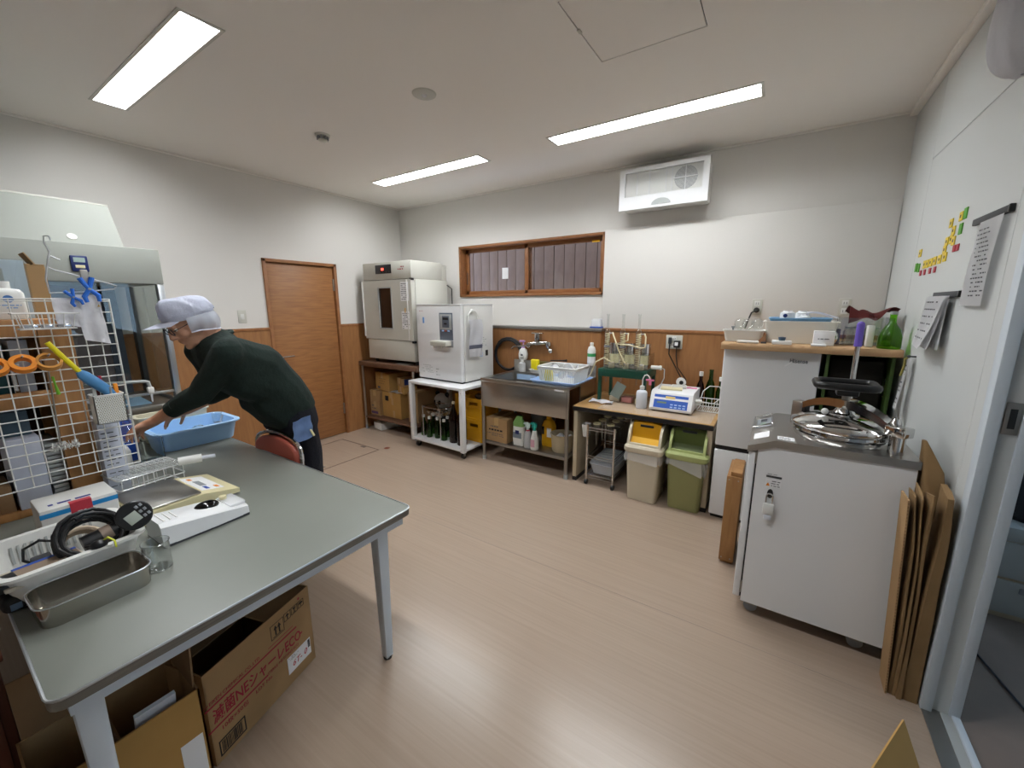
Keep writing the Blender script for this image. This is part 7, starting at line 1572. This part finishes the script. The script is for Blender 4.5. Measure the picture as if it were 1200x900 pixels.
# legs and feet
for s_, hip in ((1, hipL), (-1, hipR)):
    kn = L_(-2.41+s_*0.095, 1.265, 0.455); an = L_(-2.41+s_*0.095, 1.315, 0.085)
    prims += limb((hip,0.080),(kn,0.055),(kn.lerp(an,0.35)+V(0,0.015,0),0.052),(an,0.038)); prims += [('hull', [(an,0.036),(an+V(0,0.03,-0.045),0.034),(an+V(s_*0.012,-0.13,-0.058),0.024)])]
organic('body', prims, 0.0055, SKIN, man, 3)
# hair under the cap, eyes, glasses
organic('hair', [('ell', hd_(0,0.030,0.020), (0.079,0.092,0.080), RH)], 0.008, HAIR, man, 2)
for s_ in (-1, 1):
    MB().ball(hd_(s_*0.030,-0.070,0.002), 0.0115, 12, 8).build('eye', M('eye_white','#d8d4cc',0.3), man, 60); MB().ball(hd_(s_*0.030,-0.0795,0.0), 0.0045, 10, 6).build('pupil', BLACK, man, 60)
    g_ = []
    for k in range(16):
        a = 2*pi*k/16; g_.append(hd_(s_*0.034+0.024*cos(a), -0.094-0.004*abs(cos(a)), 0.0+0.016*sin(a)))
    MB().tube(g_, 0.0022, 6, True).build('glasses_rim', BLACK, man, 60)
    MB().tube([hd_(s_*0.058,-0.094,0.006), hd_(s_*0.074,-0.05,0.008), hd_(s_*0.080,0.01,0.010)], 0.0018, 6).build('glasses_temple', BLACK, man, 60)
MB().tube([hd_(-0.011,-0.097,0.002), hd_(0,-0.1015,0.005), hd_(0.011,-0.097,0.002)], 0.002, 6).build('glasses_bridge', BLACK, man, 60)
# cap: puffed crown, band, visor, translucent neck net
RC = Matrix.Rotation(radians(14), 3, 'X')
def cp_(x, y, z): return hd_(0, 0, 0) + RC @ V(x, y, z)
def crown(u, v):
    a = 2*pi*u; ph = v*pi/2; r_ = cos(ph)**0.55; puff = 1+0.05*sin(5*a+2*v)*(1-v)+0.03*sin(11*a+7*v)*(1-v)
    return cp_(0.092*r_*cos(a)*puff, 0.008+0.112*r_*sin(a)*puff-0.012*v, 0.040+0.080*sin(ph)**0.9+0.010*max(0,-sin(a))*sin(pi*v)+0.004*sin(7*a+9*v)*(1-v))
MB().sheet(crown, 48, 18, 0.003).build('cap_crown', CAPW, man, 60)
def band(u, v):
    a = 2*pi*u; return cp_((0.086+0.008*v)*cos(a), 0.006+(0.106+0.008*v)*sin(a), 0.018+0.028*v)
MB().sheet(band, 48, 4, 0.003).build('cap_band', CAPW, man, 60)
def visor(u, v):
    x = -1+2*u; return cp_(0.080*x*(1-0.12*v), -0.060-0.036*(1-x*x)-0.085*v*(1-0.55*x*x), 0.026-0.008*x*x-0.014*v)
MB().sheet(visor, 20, 8, 0.004).build('cap_visor', CAPW, man, 60)
def net(u, v):
    a = -0.12*pi+1.24*pi*u; fold = 0.004*sin(18*u*pi)*v; bk = max(0, sin(a))
    return cp_((0.089+0.012*sin(pi*v)-0.012*v+fold)*cos(a), 0.008+(0.108+0.014*sin(pi*v)-0.004*v+fold)*sin(a), 0.030-0.012*v-(0.060+0.022*bk)*v)
MB().sheet(net, 40, 10).build('neck_net', NET, man, 60)
hem = [net(k/40, 1.0) for k in range(41)]
MB().tube(hem, 0.0034, 6).build('net_hem', CAPW, man, 60)
# sweater
def wr_(co, no):
    x, y, z = co; w_ = sin(38*z+9*y+6*x)*sin(17*x+11*y)*0.0022+sin(23*(y-z)+13*x)*0.0022
    return co+no*w_
sw = [('hull', [(neck0+V(0,0.012,0.004),0.073),(neck0+V(0,-0.03,-0.012),0.066),(shL+V(-0.02,0.012,0),0.066),(shR+V(0.02,0.012,0),0.066)]),
      ('hull', [(shL+V(-0.03,0.02,0.0),0.078),(shR+V(0.03,0.02,0.0),0.078),(neck0+V(0,-0.03,-0.06),0.07),(L_(-2.33,1.05,1.19),0.115),(L_(-2.49,1.05,1.19),0.115),(L_(-2.34,0.97,1.12),0.10),(L_(-2.48,0.97,1.12),0.10)]),
      ('hull', [(L_(-2.33,1.05,1.19),0.115),(L_(-2.49,1.05,1.19),0.115),(L_(-2.34,0.97,1.12),0.10),(L_(-2.48,0.97,1.12),0.10),(L_(-2.335,1.145,1.04),0.125),(L_(-2.485,1.145,1.04),0.125)]),
      ('hull', [(L_(-2.335,1.145,1.04),0.125),(L_(-2.485,1.145,1.04),0.125),(L_(-2.34,1.09,0.97),0.095),(L_(-2.48,1.09,0.97),0.095),(L_(-2.33,1.205,0.935),0.122),(L_(-2.49,1.205,0.935),0.122),(L_(-2.335,1.175,0.875),0.098),(L_(-2.485,1.175,0.875),0.098)])]
cuL = elL.lerp(wrL, 0.52); cuR = elR.lerp(wrR, 0.35)
sw += limb((shL,0.073),(shL.lerp(elL,0.55)+V(0.008,0.0,-0.012),0.066),(elL+V(0.006,0.0,-0.012),0.060),(elL.lerp(wrL,0.38),0.052),(cuL,0.043)); sw += limb((shR,0.073),(elR,0.056),(cuR,0.046))
organic('sweater', sw, 0.009, SWEAT, man, 5, wr_)
cd_ = (wrL-elL).normalized()
m_ = MB().cyl(cuL-cd_*0.012, cuL+cd_*0.032, 0.046, 0.042, 20); m_.build('cuff', SWEAT, man)
MB().tube([neck0+V(0.062*cos(a), 0.012+0.058*sin(a), 0.032+0.022*sin(a)) for a in [2*pi*k/24 for k in range(24)]], 0.011, 8, True).build('collar', SWEAT, man, 60)
# trousers
tr_ = [('hull', [(hipL+V(-0.015,0,0.08),0.108),(hipR+V(0.015,0,0.08),0.108),(hipL+V(0.0,0.012,-0.02),0.108),(hipR+V(0.0,0.012,-0.02),0.108)])]
for s_, hip in ((1, hipL), (-1, hipR)):
    kn = L_(-2.41+s_*0.095, 1.265, 0.455); an = L_(-2.41+s_*0.095, 1.315, 0.10)
    tr_ += limb((hip+V(0,0.010,-0.02),0.100),(hip.lerp(kn,0.5)+V(0,0.012,0),0.085),(kn,0.072),(an,0.060))
organic('trousers', tr_, 0.010, PANTS, man, 4, wr_)
for s_ in (-1, 1):
    an = L_(-2.41+s_*0.095, 1.315, 0.085)
    MB().loft([rrect(an.x+s_*0.004, an.y-0.045, 0.046, 0.135, 0.045, 0.0), rrect(an.x+s_*0.004, an.y-0.045, 0.048, 0.137, 0.045, 0.02), rrect(an.x+s_*0.004, an.y-0.035, 0.044, 0.122, 0.042, 0.055), rrect(an.x, an.y+0.005, 0.040, 0.07, 0.038, 0.095)]).build('shoe', M('shoe_white','#c9c9c7',0.6), man, 60)
# cloth in the hip pocket
t = thing('pocket_cloth', 'pale blue cloth with peg hanging from the trouser pocket', 'cloth', (-2.215, 1.17, 0.83))
MB().sheet(lambda u, v: V(0.018+0.006*sin(8*u+3*v)+0.004*cos(12*v), -0.045+0.10*u+0.03*v*(u-0.3), 0.035-0.13*v+0.02*u), 10, 12, 0.008).build('cloth', M('cloth_blue','#7f9ccb',0.9,bump=(40,0.3)), t, 60)
MB().obox((0.03,0.055,-0.05),(0.008,0.012,0.045),Matrix.Rotation(0.4,3,'X'),0.002).build('peg', CREAM, t)
# flask held in the left hand
wh = wrL + V(PX_, PY_, 0)
t = thing('round_flask', 'clear glass flask held in the hand above the bottle with blue cap', 'flask', (wh.x-0.085, wh.y-0.085, wh.z-0.055))
MB().lathe([(0,-0.05),(0.03,-0.042),(0.045,-0.015),(0.046,0.0),(0.036,0.028),(0.016,0.045),(0.014,0.08),(0.018,0.085)], n=20, close=False).build('bulb', VGLASS, t, 50)
